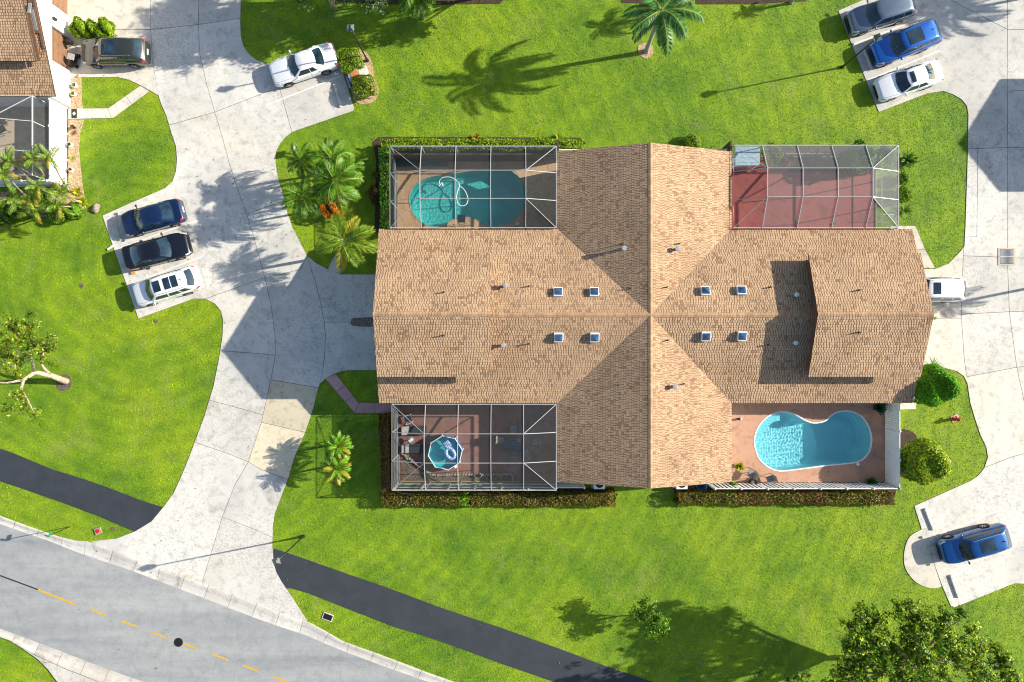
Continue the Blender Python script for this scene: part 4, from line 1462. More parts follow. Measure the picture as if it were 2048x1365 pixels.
slat_fence((-8.45, -10.62), (3.1, -10.62), 1.75, 'long white post and rail fence below the lower left enclosure', 0.17, 0.1, 0.02, slats=False)
slat_fence((-46.0, 11.42), (-33.1, 11.42), FH, 'white board fence behind the clump of palms at left', 0.155, 0.145, 0.02)
for (x, y0, y1) in ((3.22, 13.2, 14.05), (15.36, 13.2, 14.05)):
    mb = MB(); mb.box(x, (y0 + y1) / 2, 1.35, 0.12, y1 - y0, 2.7)
    tag(mb.build('wing_wall', M['fascia'], house))
# ------------------------------------------------------------------ cars
def sstep(t):
    t = max(0.0, min(1.0, t)); return t * t * (3 - 2 * t)

class Car:
    def __init__(s, **k):
        d = dict(L=4.7, Wd=1.85, H=1.48, belt=0.95, hood=0.93, nose=0.68, tail=0.92, cowl=0.28, deck=0.36, rf=0.12, rr=0.25,
                 roofw=0.66, beltw=0.90, wr=0.34, wb=2.75, fo=0.93, paint='p_white', squar=3.0, kind='sedan')
        d.update(k)
        s.__dict__.update(d)
    # body half section at x, parameter k in 0..1 (sill -> middle of top)
    PROF = [(0.86, 0.0, 0), (0.955, 0.06, 0), (0.985, 0.25, 0), (1.0, 0.5, 0), (0.985, 0.75, 0), (0.95, 0.93, 0), (0.90, 1.0, 0.0),
            (0.78, 1.0, 0.35), (0.58, 1.0, 0.7), (0.3, 1.0, 0.93), (0.0, 1.0, 1.0)]
    def halfw(s, x):
        u = x / (s.L / 2)
        w = s.Wd / 2
        e = (s.L / 2 - abs(x))
        f = 1 - (0.07 if x > 0 else 0.05) * abs(u) ** s.squar
        r = 0.42 if x > 0 else 0.30
        if e < r:
            q = 1 - e / r
            f *= 1 - (0.20 if x > 0 else 0.15) * q ** 2.2
        return w * f
    def topz(s, x):
        hx = s.L / 2
        xc = s.xcowl
        if x > xc:
            t = (x - xc) / (hx - xc)
            z = lerp(s.hood, s.nose, t ** 1.6)
            e = hx - x
            if e < 0.16: z -= 0.16 * (1 - e / 0.16) ** 2
            return z
        xd = s.xdeck
        if x < xd:
            t = (xd - x) / (hx + xd)
            z = lerp(s.belt, s.tail, t)
            e = hx + x
            if e < 0.14: z -= 0.12 * (1 - e / 0.14) ** 2
            return z
        t = (x - xd) / (xc - xd)
        return lerp(s.belt, s.hood, sstep(t))
    def botz(s, x):
        z = 0.21 + 0.05 * abs(x / (s.L / 2)) ** 4
        for xw in (s.xf, s.xb):
            dx = abs(x - xw)
            r = s.wr + 0.045
            if dx < r: z = max(z, s.wr + math.sqrt(r * r - dx * dx))
        return z
    def B(s, x, k, off=0.0):
        m = len(s.PROF) - 1
        f = min(k * m, m - 1e-6); i = int(f); t = f - i
        a, b = s.PROF[i], s.PROF[i + 1]
        wf, zf, cf = lerp(a[0], b[0], t), lerp(a[1], b[1], t), lerp(a[2], b[2], t)
        zt = s.topz(x); zb = min(s.botz(x), zt - 0.08)
        w = s.halfw(x)
        crown = 0.055
        return Vector((x, w * wf, zb + (zt - zb) * zf + crown * cf))
    # greenhouse
    def loops(s):
        if hasattr(s, '_lp'): return s._lp
        n1, n2 = 10, 14
        belt, roof, seg = [], [], []
        wbF, wbR = s.beltw * s.Wd / 2 * 0.97, s.beltw * s.Wd / 2 * 0.93
        wrF, wrR = s.roofw * s.Wd / 2 * 0.97, s.roofw * s.Wd / 2 * 0.95
        bowF, bowR = 0.20, 0.12
        zb = lambda x: s.topz(x) - 0.02 + 0.03
        # front, from +y to -y
        for i in range(n1):
            t = i / n1; y = 1 - 2 * t
            belt.append((s.xcowl + bowF * (1 - y * y) - 0.02, y * wbF)); roof.append((s.xrf + 0.10 * (1 - y * y) - 0.02, y * wrF))
        for i in range(n2):
            t = i / n2
            x = lerp(s.xcowl, s.xdeck, t); bw = lerp(wbF, wbR, t) + 0.045 * math.sin(math.pi * t)
            belt.append((x - 0.02 * (1 - t), -bw))
            x2 = lerp(s.xrf, s.xrr, t); rw = lerp(wrF, wrR, t) + 0.045 * math.sin(math.pi * t)
            roof.append((x2 - 0.02 * (1 - t), -rw))
        for i in range(n1):
            t = i / n1; y = -1 + 2 * t
            belt.append((s.xdeck - bowR * (1 - y * y), y * wbR)); roof.append((s.xrr - 0.07 * (1 - y * y), y * wrR))
        for i in range(n2):
            t = i / n2
            x = lerp(s.xdeck, s.xcowl, t); bw = lerp(wbR, wbF, t) + 0.045 * math.sin(math.pi * t)
            belt.append((x - 0.02 * t, bw))
            x2 = lerp(s.xrr, s.xrf, t); rw = lerp(wrR, wrF, t) + 0.045 * math.sin(math.pi * t)
            roof.append((x2 - 0.02 * t, rw))
        s.n1, s.n2 = n1, n2
        B = [Vector((x, y, s.topz(x) + 0.0 + 0.045 * (1 - (abs(y) / (s.Wd / 2)) ** 2))) for x, y in belt]
        Rr = [Vector((x, y, s.H - 0.045 - 0.05 * (1 if False else 0) - s.roofdrop(x))) for x, y in roof]
        s._lp = (B, Rr)
        return s._lp
    def roofdrop(s, x):
        m = (s.xrf + s.xrr) / 2
        h = (s.xrf - s.xrr) / 2
        return 0.05 * (abs(x - m) / h) ** 2.2
    def G(s, p, t, off=0.0):
        """p: perimeter position in loop steps, t 0 belt .. 1 roof"""
        B, Rr = s.loops()
        n = len(B)
        i = int(math.floor(p)) % n; f = p - math.floor(p)
        b = B[i].lerp(B[(i + 1) % n], f); r = Rr[i].lerp(Rr[(i + 1) % n], f)
        q = b.lerp(r, t)
        out = Vector((q.x - (s.xcowl + s.xdeck) / 2, q.y * 2.2, 0))
        if out.length > 1e-6: out.normalize()
        q = q + out * (0.05 * 4 * t * (1 - t))
        return q
    def Gn(s, p, t):
        e = 0.05
        a = s.G(p + e, t) - s.G(p - e, t); b = s.G(p, min(1, t + .03)) - s.G(p, max(0, t - .03))
        n = a.cross(b)
        n.normalize()
        c = s.G(p, t); 
        if n.dot(Vector((c.x - (s.xcowl + s.xdeck) / 2, c.y, 0.4))) < 0: n = -n
        return n

def mirror_y(vs): return [Vector((v[0], -v[1], v[2])) for v in vs]

def make_car(c, name, label, px, py, heading, group='cars parked around the houses', cat='car', opts=()):
    hx = c.L / 2
    c.xf = hx - c.fo; c.xb = c.xf - c.wb
    c.xcowl = hx - c.L * c.cowl
    c.xdeck = -hx + c.L * c.deck * (1 if c.kind != 'suv' else 1)
    c.xrf = c.xcowl - c.L * c.rf
    c.xrr = c.xdeck + c.L * c.rr
    x, y = W(px, py, 0.8)
    root = empty(name, (x, y, 0.036), R(heading), label, cat, group)
    # body
    N = 74
    xs = sorted(set([-hx + c.L * i / N for i in range(N + 1)] + [hx - 0.015, hx - 0.04, -hx + 0.015, -hx + 0.04]))
    K = 16
    ks = [i / (K - 1) for i in range(K)]
    ks = [0, .08, .15, .22, .3, .4, .5, .56, .6, .65, .7, .76, .82, .88, .94, 1.0]
    rows = []
    for xx in xs:
        half = [c.B(xx, k) for k in ks]
        full = [Vector((v.x, -v.y, v.z)) for v in half] + [v.copy() for v in half[-2::-1]]
        rows.append(full)
    m = len(rows[0])
    mb = MB()
    vs = [v for r in rows for v in r]
    fs = [(i * m + j, i * m + j + 1, (i + 1) * m + j + 1, (i + 1) * m + j) for i in range(len(rows) - 1) for j in range(m - 1)]
    fs = [f[::-1] for f in fs]
    fs.append(tuple(range(m - 1, -1, -1))); fs.append(tuple((len(rows) - 1) * m + j for j in range(m)))
    mb.add(vs, fs)
    P = M[c.paint]
    body = mb.build('body', P, root, smooth=True)
    me = body.data
    bm = bmesh.new(); bm.from_mesh(me); bmesh.ops.recalc_face_normals(bm, faces=bm.faces)
    for f in bm.faces:
        if len(f.verts) > 4: f.smooth = False
    bm.to_mesh(me); bm.free()
    # underbody
    ub = MB(); ub.box(0, 0, 0.36, c.L * 0.9, c.Wd * 0.80, 0.34); ub.build('underbody', M['rubber'], root)
    # greenhouse shell
    B, Rr = c.loops(); n = len(B)
    T = [0, .2, .45, .7, .9, 1.0]
    mb = MB()
    vs = []
    for t in T:
        for i in range(n): vs.append(c.G(i, t))
    fs = [(a * n + i, a * n + (i + 1) % n, (a + 1) * n + (i + 1) % n, (a + 1) * n + i) for a in range(len(T) - 1) for i in range(n)]
    # roof: rings shrinking to the middle
    cx = (c.xrf + c.xrr) / 2
    rings = 5
    base = len(vs) - n
    for q in range(1, rings + 1):
        f = 1 - q / rings
        for i in range(n):
            r = Rr[i]
            ex = cx + (r.x - cx) * f; ey = r.y * f
            vs.append(Vector((ex, ey, c.H - (c.H - r.z) * f ** 2.0)))
        for i in range(n):
            fs.append((base + i, base + (i + 1) % n, len(vs) - n + (i + 1) % n, len(vs) - n + i))
        base = len(vs) - n
    mb.add(vs, [f[::-1] for f in fs])
    cab = mb.build('cabin', P, root, smooth=True)
    bm = bmesh.new(); bm.from_mesh(cab.data); bmesh.ops.recalc_face_normals(bm, faces=bm.faces); bm.to_mesh(cab.data); bm.free()
    def gpatch(nm, p0, p1, t0, t1, mat, off=0.008, nu=8, nv=4, skew0=0.0, skew1=0.0, parent=root):
        mb = MB(); vs = []
        for j in range(nv + 1):
            t = lerp(t0, t1, j / nv)
            for i in range(nu + 1):
                p = lerp(p0 + skew0 * j / nv, p1 + skew1 * j / nv, i / nu)
                vs.append(c.G(p, t) + c.Gn(p, t) * off)
        fs = [(j * (nu + 1) + i, j * (nu + 1) + i + 1, (j + 1) * (nu + 1) + i + 1, (j + 1) * (nu + 1) + i) for j in range(nv) for i in range(nu)]
        mb.add(vs, fs)
        o = mb.build(nm, mat, parent, smooth=True)
        bm = bmesh.new(); bm.from_mesh(o.data); bmesh.ops.recalc_face_normals(bm, faces=bm.faces)
        cc = sum((f.normal for f in bm.faces), Vector()); mid = c.Gn((p0 + p1) / 2, (t0 + t1) / 2)
        if cc.dot(mid) < 0: bmesh.ops.reverse_faces(bm, faces=bm.faces)
        bm.to_mesh(o.data); bm.free()
        return o
    n1, n2 = c.n1, c.n2
    G_ = M['glass']
    gpatch('windscreen', 0.35, n1 - 0.35, 0.05, 0.95, G_, nu=12)
    rt0 = 0.10 if c.kind != 'suv' else 0.25
    gpatch('rear_window', n1 + n2 + 0.8, 2 * n1 + n2 - 0.8, rt0, 0.90, G_, nu=10)
    for s0 in (n1, 2 * n1 + n2):
        rev = s0 != n1
        def pp(f): return s0 + (f * n2 if not rev else (1 - f) * n2)
        wins = [(0.07, 0.44), (0.48, 0.80)] if c.kind != 'coupe' else [(0.08, 0.52), (0.55, 0.76)]
        if c.kind == 'suv': wins = [(0.07, 0.38), (0.42, 0.68), (0.72, 0.90)]
        for a, b in wins:
            gpatch('side_window', pp(a), pp(b), 0.10, 0.84, G_, nu=6)
    # panels on the roof
    def roof_plate(nm, x0, x1, w, mat, z=0.006):
        mb = MB(); nx, ny = 6, 6; vs = []
        for i in range(nx + 1):
            for j in range(ny + 1):
                X = lerp(x0, x1, i / nx); Y = lerp(-w, w, j / ny)
                rw = c.roofw * c.Wd / 2
                fx = abs(X - cx) / ((c.xrf - c.xrr) / 2); fy = abs(Y) / rw
                f = max(fx, fy)
                zz = c.H - (0.045 + 0.05 * min(1, fx) ** 2.2) * f ** 2
                vs.append((X, Y, zz + z))
        fs = [(i * (ny + 1) + j, (i + 1) * (ny + 1) + j, (i + 1) * (ny + 1) + j + 1, i * (ny + 1) + j + 1) for i in range(nx) for j in range(ny)]
        mb.add(vs, fs); return mb.build(nm, mat, root, smooth=True)
    for op in opts:
        if op[0] == 'sunroof': roof_plate('sunroof', lerp(c.xrr, c.xrf, op[1]), lerp(c.xrr, c.xrf, op[2]), op[3], G_, 0.008)
        if op[0] == 'antenna':
            a = MB(); a.box(lerp(c.xrr, c.xrf, 0.08), 0, c.H - 0.0, 0.16, 0.04, 0.08); a.build('antenna', M['black'], root)
        if op[0] == 'rails':
            for s in (-1, 1):
                rl = MB()
                yy = s * (c.roofw * c.Wd / 2 * 0.93)
                pts = [Vector((lerp(c.xrr, c.xrf, u), yy + s * 0.03 * math.sin(math.pi * u), c.H - 0.045 - c.roofdrop(lerp(c.xrr, c.xrf, u)) + (0.0 if u in (0.05, 0.95) else 0.055))) for u in (0.05, 0.1, 0.3, 0.5, 0.7, 0.9, 0.95)]
                rl.tube(pts, 0.018, 6); rl.build('roof_rail', M[op[1]], root)
    # patches on the body
    def bpatch(nm, x0, x1, k0, k1, mat, off=0.006, side=1, nu=4, nv=4, both=True):
        for s in ((-1, 1) if both else (side,)):
            mb = MB(); vs = []
            for i in range(nu + 1):
                for j in range(nv + 1):
                    X = lerp(x0, x1, i / nu); k = lerp(k0, k1, j / nv)
                    p = c.B(X, k)
                    a = c.B(min(hx, X + .02), k) - c.B(max(-hx, X - .02), k); b = c.B(X, min(1, k + .02)) - c.B(X, max(0, k - .02))
                    nn = a.cross(b)
                    if nn.length < 1e-9: nn = Vector((0, 0, 1))
                    nn.normalize()
                    if nn.dot(Vector((p.x * .3, p.y, .5))) < 0: nn = -nn
                    q = p + nn * off
                    vs.append((q.x, s * q.y, q.z))
            fs = [(i * (nv + 1) + j, (i + 1) * (nv + 1) + j, (i + 1) * (nv + 1) + j + 1, i * (nv + 1) + j + 1) for i in range(nu) for j in range(nv)]
            mb.add(vs, fs); mb.build(nm, mat, root, smooth=True)
    bpatch('headlight', hx - 0.40, hx - 0.03, 0.46, 0.62, M['lamp'])
    if c.kind == 'suv':
        bpatch('tail_light', -hx + 0.015, -hx + 0.26, 0.45, 0.62, M['tail'])
    else:
        bpatch('tail_light', -hx + 0.015, -hx + 0.24, 0.46, 0.66, M['tail'])
    # fascia pieces: grille, bumper insert, plate
    zf = (c.nose + 0.25) / 2
    g = MB(); g.box(hx - 0.02, 0, c.nose - 0.24, 0.09, c.Wd * 0.50, 0.16); g.build('grille', M['black'], root)
    g = MB(); g.box(hx - 0.03, 0, 0.33, 0.09, c.Wd * 0.62, 0.12); g.build('lower_grille', M['black'], root)
    g = MB(); g.box(-hx + 0.0, 0, c.tail - 0.34, 0.05, 0.42, 0.14); g.build('number_plate', M['white'], root)
    # bonnet seam and wiper cowl
    for s in (-1, 1):
        seam = MB()
        pts = []
        for i in range(9):
            X = lerp(c.xcowl - 0.05, hx - 0.22, i / 8)
            p = c.B(X, 0.645 + 0.05 * (i / 8) ** 2)
            pts.append(Vector((p.x, s * p.y, p.z + 0.004)))
        seam.tube(pts, 0.008, 4)
        seam.build('bonnet_seam', M['black'], root)
    for s in (-1, 1):
        for X in (c.xcowl - 0.22, (c.xcowl + c.xdeck) / 2 - 0.02, c.xdeck + 0.25):
            pts = [c.B(X, k) for k in (0.12, 0.25, 0.4, 0.5, 0.58)]
            seam = MB()
            seam.tube([Vector((p.x, s * (p.y + 0.002), p.z)) for p in pts], 0.008, 4)
            seam.build('door_seam', M['black'], root)
    for s in (-1, 1):
        wp = MB()
        a = c.G(n1 * (0.30 if s > 0 else 0.62), 0.04) ; b = c.G(n1 * (0.08 if s > 0 else 0.40), 0.22)
        wp.tube([a + Vector((0.02, 0, 0.03)), b + Vector((0.03, 0, 0.03))], 0.012, 4)
        wp.build('wiper', M['black'], root)
    # mirrors
    for s in (-1, 1):
        mm = MB()
        X = c.xcowl - 0.22; Y = s * (c.Wd / 2 + 0.10); Z = c.belt + 0.06
        mm.tube([(X + 0.02, s * c.Wd / 2 * 0.90, Z - 0.05), (X, Y - s * 0.04, Z - 0.01)], [0.03, 0.025], 6)
        prof = [(0.02, 0.055), (0.06, 0.075), (0.11, 0.075), (0.15, 0.05)]
        mm.tube([(X - 0.05, Y - s * 0.10, Z), (X - 0.01, Y - s * 0.05, Z + 0.01), (X, Y + s * 0.03, Z + 0.01), (X - 0.03, Y + s * 0.09, Z)], [0.05, 0.075, 0.075, 0.045], 8)
        mm.build('wing_mirror', P if c.paint != 'p_black' else M['p_black'], root, smooth=True)
    # door handles
    for s in (-1, 1):
        for X in (c.xcowl - c.L * 0.21, c.xcowl - c.L * 0.40):
            p = c.B(X, 0.44)
            h = MB(); h.box(X, s * (p.y + 0.015), p.z, 0.18, 0.03, 0.03); h.build('door_handle', P, root)
    # wheels
    ty = MB(); w = 0.22
    def ring(r, yy): return [(r * math.cos(2 * math.pi * k / 24), yy, r * math.sin(2 * math.pi * k / 24)) for k in range(24)]
    rs = [(c.wr * 0.66, -w / 2), (c.wr * 0.95, -w / 2), (c.wr, -w * 0.35), (c.wr, w * 0.35), (c.wr * 0.95, w / 2), (c.wr * 0.66, w / 2)]
    vs = [p for r, yy in rs for p in ring(r, yy)]
    fs = [(i * 24 + k, i * 24 + (k + 1) % 24, (i + 1) * 24 + (k + 1) % 24, (i + 1) * 24 + k) for i in range(5) for k in range(24)]
    ty.add(vs, fs); tme = ty.mesh('tyre', M['rubber'], True)
    rm = MB()
    vs = ring(c.wr * 0.68, w * 0.42) + ring(c.wr * 0.60, w * 0.36) + ring(c.wr * 0.60, -w * 0.3)
    rm.add(vs, [(i * 24 + k, (i + 1) * 24 + k, (i + 1) * 24 + (k + 1) % 24, i * 24 + (k + 1) % 24) for i in range(2) for k in range(24)])
    for k in range(5):
        for dd in (-0.13, 0.13):
            a = 2 * math.pi * k / 5 + dd
            rm.bar((0.03 * math.cos(a), w * 0.40, 0.03 * math.sin(a)), (c.wr * 0.64 * math.cos(a), w * 0.38, c.wr * 0.64 * math.sin(a)), 0.03, 0.045, (0, 1, 0))
    rm.box(0, w * 0.38, 0, 0.12, 0.03, 0.12)
    rme = rm.mesh('rim', M['alloy'])
    bk = MB(); bk.add(ring(c.wr * 0.66, -w * 0.1), [tuple(range(24))]); bme = bk.mesh('brake_shadow', M['black'])  # black disc painted in for the shade behind the spokes
    for X in (c.xf, c.xb):
        for s in (-1, 1):
            wl = link('wheel', None, root, (X, s * (c.Wd / 2 - w / 2 + 0.0), c.wr), 0.0 if s > 0 else math.pi)
            wl.empty_display_size = 0.3
            link('tyre', tme, wl); link('rim', rme, wl); link('shade_disc', bme, wl)
    return root

SEDAN = dict(L=4.7, Wd=1.83, H=1.44, belt=0.93, hood=0.90, nose=0.66, tail=0.96, cowl=0.285, deck=0.15, rf=0.125, rr=0.165, roofw=0.64, wb=2.75, fo=0.93)
SUV = dict(L=4.75, Wd=1.88, H=1.66, belt=1.06, hood=1.04, nose=0.80, tail=1.02, cowl=0.26, deck=0.035, rf=0.11, rr=0.11, roofw=0.68, wb=2.75, fo=0.92, wr=0.36, kind='suv')
COUPE = dict(L=4.95, Wd=1.92, H=1.43, belt=0.97, hood=0.96, nose=0.74, tail=1.02, cowl=0.335, deck=0.19, rf=0.115, rr=0.13, roofw=0.62, wb=2.9, fo=0.95, wr=0.35, kind='coupe', squar=4.0)
def spec(base, **k):
    d = dict(base); d.update(k); return Car(**d)

make_car(spec(SUV, paint='p_grey', L=4.8, H=1.60), 'parked_car', 'dark olive grey crossover with panoramic roof parked at the left garage', 228, 104, 180.5, opts=[('sunroof', .50, .93, .46), ('rails', 'chrome')])
make_car(spec(COUPE, paint='p_white'), 'parked_car', 'white two door coupe parked beside the utility box', 606, 129, 198.3)
make_car(spec(SEDAN, paint='p_navy', L=4.62), 'parked_car', 'navy blue sedan with red tail lights parked by a wheel stop', 303, 435, 195.0)
make_car(spec(SEDAN, paint='p_black', L=4.8, Wd=1.86), 'parked_car', 'black sedan reversed in between the navy sedan and white crossover', 312, 502, 14.5)
make_car(spec(SUV, paint='p_white', L=4.88, H=1.62), 'parked_car', 'white crossover with three dark roof glass panels near the left lawn', 332, 573, 196.8,
         opts=[('sunroof', .74, .98, .40), ('sunroof', .43, .63, .42), ('sunroof', .20, .40, .42), ('rails', 'chrome'), ('antenna',)])
make_car(spec(SUV, paint='p_slate', L=4.85, H=1.70), 'parked_car', 'slate grey crossover at the top edge of the right court', 1763, 27, 197.0, opts=[('rails', 'p_slate')])
make_car(spec(SUV, paint='p_blue', L=4.98, Wd=1.95, H=1.70), 'parked_car', 'bright blue crossover with cloud reflecting sunroof under the lamp post', 1812, 85, 201.0, opts=[('sunroof', .42, .88, .50), ('antenna',), ('rails', 'p_blue')])
make_car(spec(SEDAN, paint='p_white', L=4.75, cowl=0.30), 'parked_car', 'white sedan with a small sunroof beside the curved lawn edge', 1819, 160, 198.5, opts=[('sunroof', .68, .92, .40)])
make_car(spec(SUV, paint='p_white', L=4.75, H=1.72), 'parked_car', 'white crossover half hidden under the right gable of the large house', 1864, 579, 180.0, opts=[('sunroof', .70, .92, .42), ('rails', 'white')])
make_car(spec(SUV, paint='p_blue2', L=5.0, H=1.62), 'parked_car', 'deep blue crossover with silver rails parked alone at lower right', 1950, 1089, 196.0,
         opts=[('sunroof', .34, .78, .46), ('rails', 'chrome'), ('antenna',)])
# ------------------------------------------------------------------ vegetation
def leaf_quads(P, N, S, aspect=0.55, fold=0.15, rng=RNG):
    """P centres (n,3), N outward normals, S sizes -> (n*4, 3) quads"""
    n = len(P)
    r = rng.normal(size=(n, 3))
    N = N + rng.normal(scale=0.55, size=(n, 3))
    N /= np.linalg.norm(N, axis=1, keepdims=True) + 1e-9
    A = np.cross(N, r); A /= np.linalg.norm(A, axis=1, keepdims=True) + 1e-9
    Bv = np.cross(N, A)
    S = S[:, None]
    v0 = P - A * S * .5
    v1 = P + Bv * S * .5 * aspect + N * S * fold
    v2 = P + A * S * .5
    v3 = P - Bv * S * .5 * aspect + N * S * fold
    return np.stack([v0, v1, v2, v3], axis=1).reshape(-1, 3)

def leaf_cols(n, base, var=0.25, young=None, yfrac=0.15, rng=RNG):
    base = np.array(base)
    c = base[None, :] * (1 + rng.uniform(-var, var, size=(n, 1))) * (1 + rng.uniform(-.08, .08, size=(n, 3)))
    if young is not None:
        k = rng.random(n) < yfrac
        c[k] = np.array(young)[None, :] * (1 + rng.uniform(-.2, .2, size=(k.sum(), 1)))
    return np.clip(c, 0.002, 1)

def clump(center, r, n, size, base, flat=1.0, young=None, yfrac=0.15, shell=0.55, aspect=0.55, rng=RNG):
    """loose, uneven tuft: many small sprigs scattered about the centre"""
    k = max(6, n // 26)
    sc = rng.normal(size=(k, 3)) * np.array([r, r, r * flat]) * 0.52
    w = rng.integers(0, k, n)
    P = np.array(center)[None, :] + sc[w] + rng.normal(scale=0.13, size=(n, 3))
    N = (sc[w] / r) + np.array([0, 0, 0.6]) + rng.normal(scale=.3, size=(n, 3))
    S = size * rng.uniform(.6, 1.35, n)
    cc = leaf_cols(n, base, young=young, yfrac=yfrac, rng=rng)
    cc *= rng.uniform(.6, 1.35, size=(k, 1))[w]
    return leaf_quads(P, N, S, aspect, rng=rng), cc

def foliage_obj(name, parts, parent, mat=None, stuff=False):
    V = np.concatenate([p[0] for p in parts]); Cc = np.concatenate([p[1] for p in parts])
    o = link(name, np_mesh(name, V, 4, mat or M['leaf'], Cc), parent)
    return o

# ---- palms
def frond_mesh(L, droop, up, plume=False, npair=34, lw=0.075, ll=0.55, base=(0.07, 0.15, 0.02), yellow=0.0, seed=0):
    """frond growing along +x from the origin, curving down"""
    rg = np.random.default_rng(seed)
    V, Cc = [], []
    # rachis
    n = 14
    pts = []
    ang = up
    p = Vector((0, 0, 0))
    for i in range(n + 1):
        pts.append(p.copy())
        a = ang - droop * (i / n) ** 1.3
        p = p + Vector((math.cos(a), 0, math.sin(a))) * (L / n)
    def at(s):
        f = min(s * n, n - 1e-6); i = int(f); return pts[i].lerp(pts[i + 1], f - i), (pts[i + 1] - pts[i]).normalized()
    for i in range(n):
        w0, w1 = 0.035 * (1 - i / n) + 0.008, 0.035 * (1 - (i + 1) / n) + 0.008
        a, b = pts[i], pts[i + 1]
        V += [(a.x, -w0, a.z), (b.x, -w1, b.z), (b.x, w1, b.z), (a.x, w0, a.z)]
        Cc.append((0.30, 0.34, 0.10))
    reps = 4 if plume else 1
    for rep in range(reps):
        for i in range(npair):
            s = 0.12 + 0.88 * (i + rg.random() * .6) / npair
            q, t = at(min(s, .999))
            ln = ll * (0.35 + 0.95 * math.sin(math.pi * min(1, 0.12 + 0.80 * s))) * rg.uniform(.85, 1.12)
            for sd in (-1, 1):
                side = Vector((0, sd, 0)); upv = t.cross(side) * sd
                if upv.z < 0: upv = -upv
                el = rg.uniform(-0.9, 1.3) if plume else rg.uniform(-0.35, 0.15)
                fwd = 0.55 + 0.5 * s
                d = (side * math.cos(el) + upv * math.sin(el) + t * fwd).normalized()
                mid = q + d * ln * .5
                tip = q + (d + Vector((0, 0, -0.55 if not plume else -0.2))).normalized() * ln
                wv = t * (lw * .5)
                V += [tuple(q), tuple(mid - wv), tuple(tip), tuple(mid + wv)]
                k = rg.uniform(.45, 1.5)
                c = np.array(base) * k
                if rg.random() < yellow: c = np.array((0.30, 0.26, 0.02)) * rg.uniform(.7, 1.2)
                elif rg.random() < .22: c = np.array(base) * 2.0  # a share of leaflets brightened, highlights put into the colour
                Cc.append(tuple(c))
    return np_mesh('frond', V, 4, M['frond'], Cc)

def palm(name, label, base, top, fronds, nf, rt=0.14, cat='palm tree', group=None, spread=(1.25, -0.35), shaft=0.6, avoid=None, yaw0=0.0, trunkmat='palm_trunk', scale=1.0, lean=None):
    """base, top: Vectors in the world"""
    root = empty(name, base, 0, label, cat, group)
    t = top - base
    mb = MB()
    pts, rr = [], []
    k = 10
    for i in range(k + 1):
        f = i / k
        p = t * f
        p = p + (lean or Vector((0, 0, 0))) * math.sin(math.pi * f)
        pts.append(p); rr.append(rt * (1.35 - 0.35 * min(1, f * 4)) if f < .25 else rt * (1.0 - 0.12 * f))
    mb.tube(pts, rr, 10)
    for i in range(2, int(t.length / 0.22)):
        pass
    mb.build('trunk', M[trunkmat], root, smooth=True)
    if shaft > 0:
        mb = MB(); u = (pts[-1] - pts[-2]).normalized()
        mb.tube([pts[-1] - u * .05, pts[-1] + u * shaft * .4, pts[-1] + u * shaft], [rt * 1.05, rt * 1.15, rt * .55], 10)
        mb.build('crownshaft', M['crownshaft'], root, smooth=True)
    tp = pts[-1] + (pts[-1] - pts[-2]).normalized() * shaft * .85
    for i in range(nf):
        me = fronds[i % len(fronds)]
        o = link('frond', me, root, tp)
        f = i / max(1, nf - 1)
        el = lerp(spread[0], spread[1], f ** 0.8)
        az = yaw0 + i * 2.39996 + random.uniform(-.15, .15)
        s = scale * random.uniform(.88, 1.08)
        if avoid is not None:
            da = (az - avoid + math.pi) % (2 * math.pi) - math.pi
            if abs(da) < .5 and el < 1.0: az = avoid + (.55 if da > 0 else -.55)
        o.rotation_euler = (random.uniform(-.2, .2), -el, az)
        o.scale = (s, s, s)
    return root

G1 = (0.055, 0.135, 0.018)
royal = [frond_mesh(2.9, 1.5, 0.15, npair=58, ll=0.62, lw=0.085, base=(0.06, 0.15, 0.045), seed=s) for s in (1, 2, 3)]
foxt = [frond_mesh(2.1, 1.25, 0.1, plume=True, npair=46, ll=0.47, lw=0.044, base=(0.13, 0.21, 0.018), seed=s, yellow=.14) for s in (4, 5, 6)]
foxy = [frond_mesh(2.1, 1.25, 0.1, plume=True, npair=46, ll=0.47, lw=0.044, base=(0.19, 0.20, 0.015), seed=s, yellow=.45) for s in (7,)]
adon = [frond_mesh(1.85, 1.7, 0.35, npair=40, ll=0.54, lw=0.058, base=(0.075, 0.17, 0.012), seed=s, yellow=.03) for s in (8, 9, 10)]
pyg = [frond_mesh(1.15, 1.3, 0.3, npair=30, ll=0.30, lw=0.05, base=(0.10, 0.23, 0.012), seed=s, yellow=.04) for s in (11, 12)]
pygy = [frond_mesh(1.15, 1.3, 0.3, npair=30, ll=0.30, lw=0.05, base=(0.22, 0.20, 0.012), seed=s, yellow=.7) for s in (13,)]
arec = [frond_mesh(1.9, 1.35, 0.45, npair=26, ll=0.5, lw=0.085, base=(0.10, 0.18, 0.02), seed=s, yellow=.10) for s in (14, 15, 16)]
arecy = [frond_mesh(1.7, 1.7, 0.2, npair=22, ll=0.45, lw=0.08, base=(0.30, 0.22, 0.05), seed=s, yellow=.5) for s in (17,)]

def crown_at(px, py, z): return W3(px, py, z)
b = W3(1292, 104, 0); t = W3(1318, 34, 4.9)
palm('palm_tree', 'tall grey trunked palm casting a long shadow on the upper lawn', b, t, royal, 20, rt=0.15, shaft=.9, spread=(1.2, -0.85), yaw0=.4, scale=.98, avoid=math.atan2(-.93, -.37))
# foxtail palm by the house, fronds spread flat
b = W3(717, 503, 0); t = W3(693, 484, 3.7)
palm('palm_tree', 'foxtail palm with bushy plume fronds beside the left garage', b, t, foxt + foxy, 11, rt=0.13, shaft=.5, spread=(0.55, -0.1), yaw0=.3)
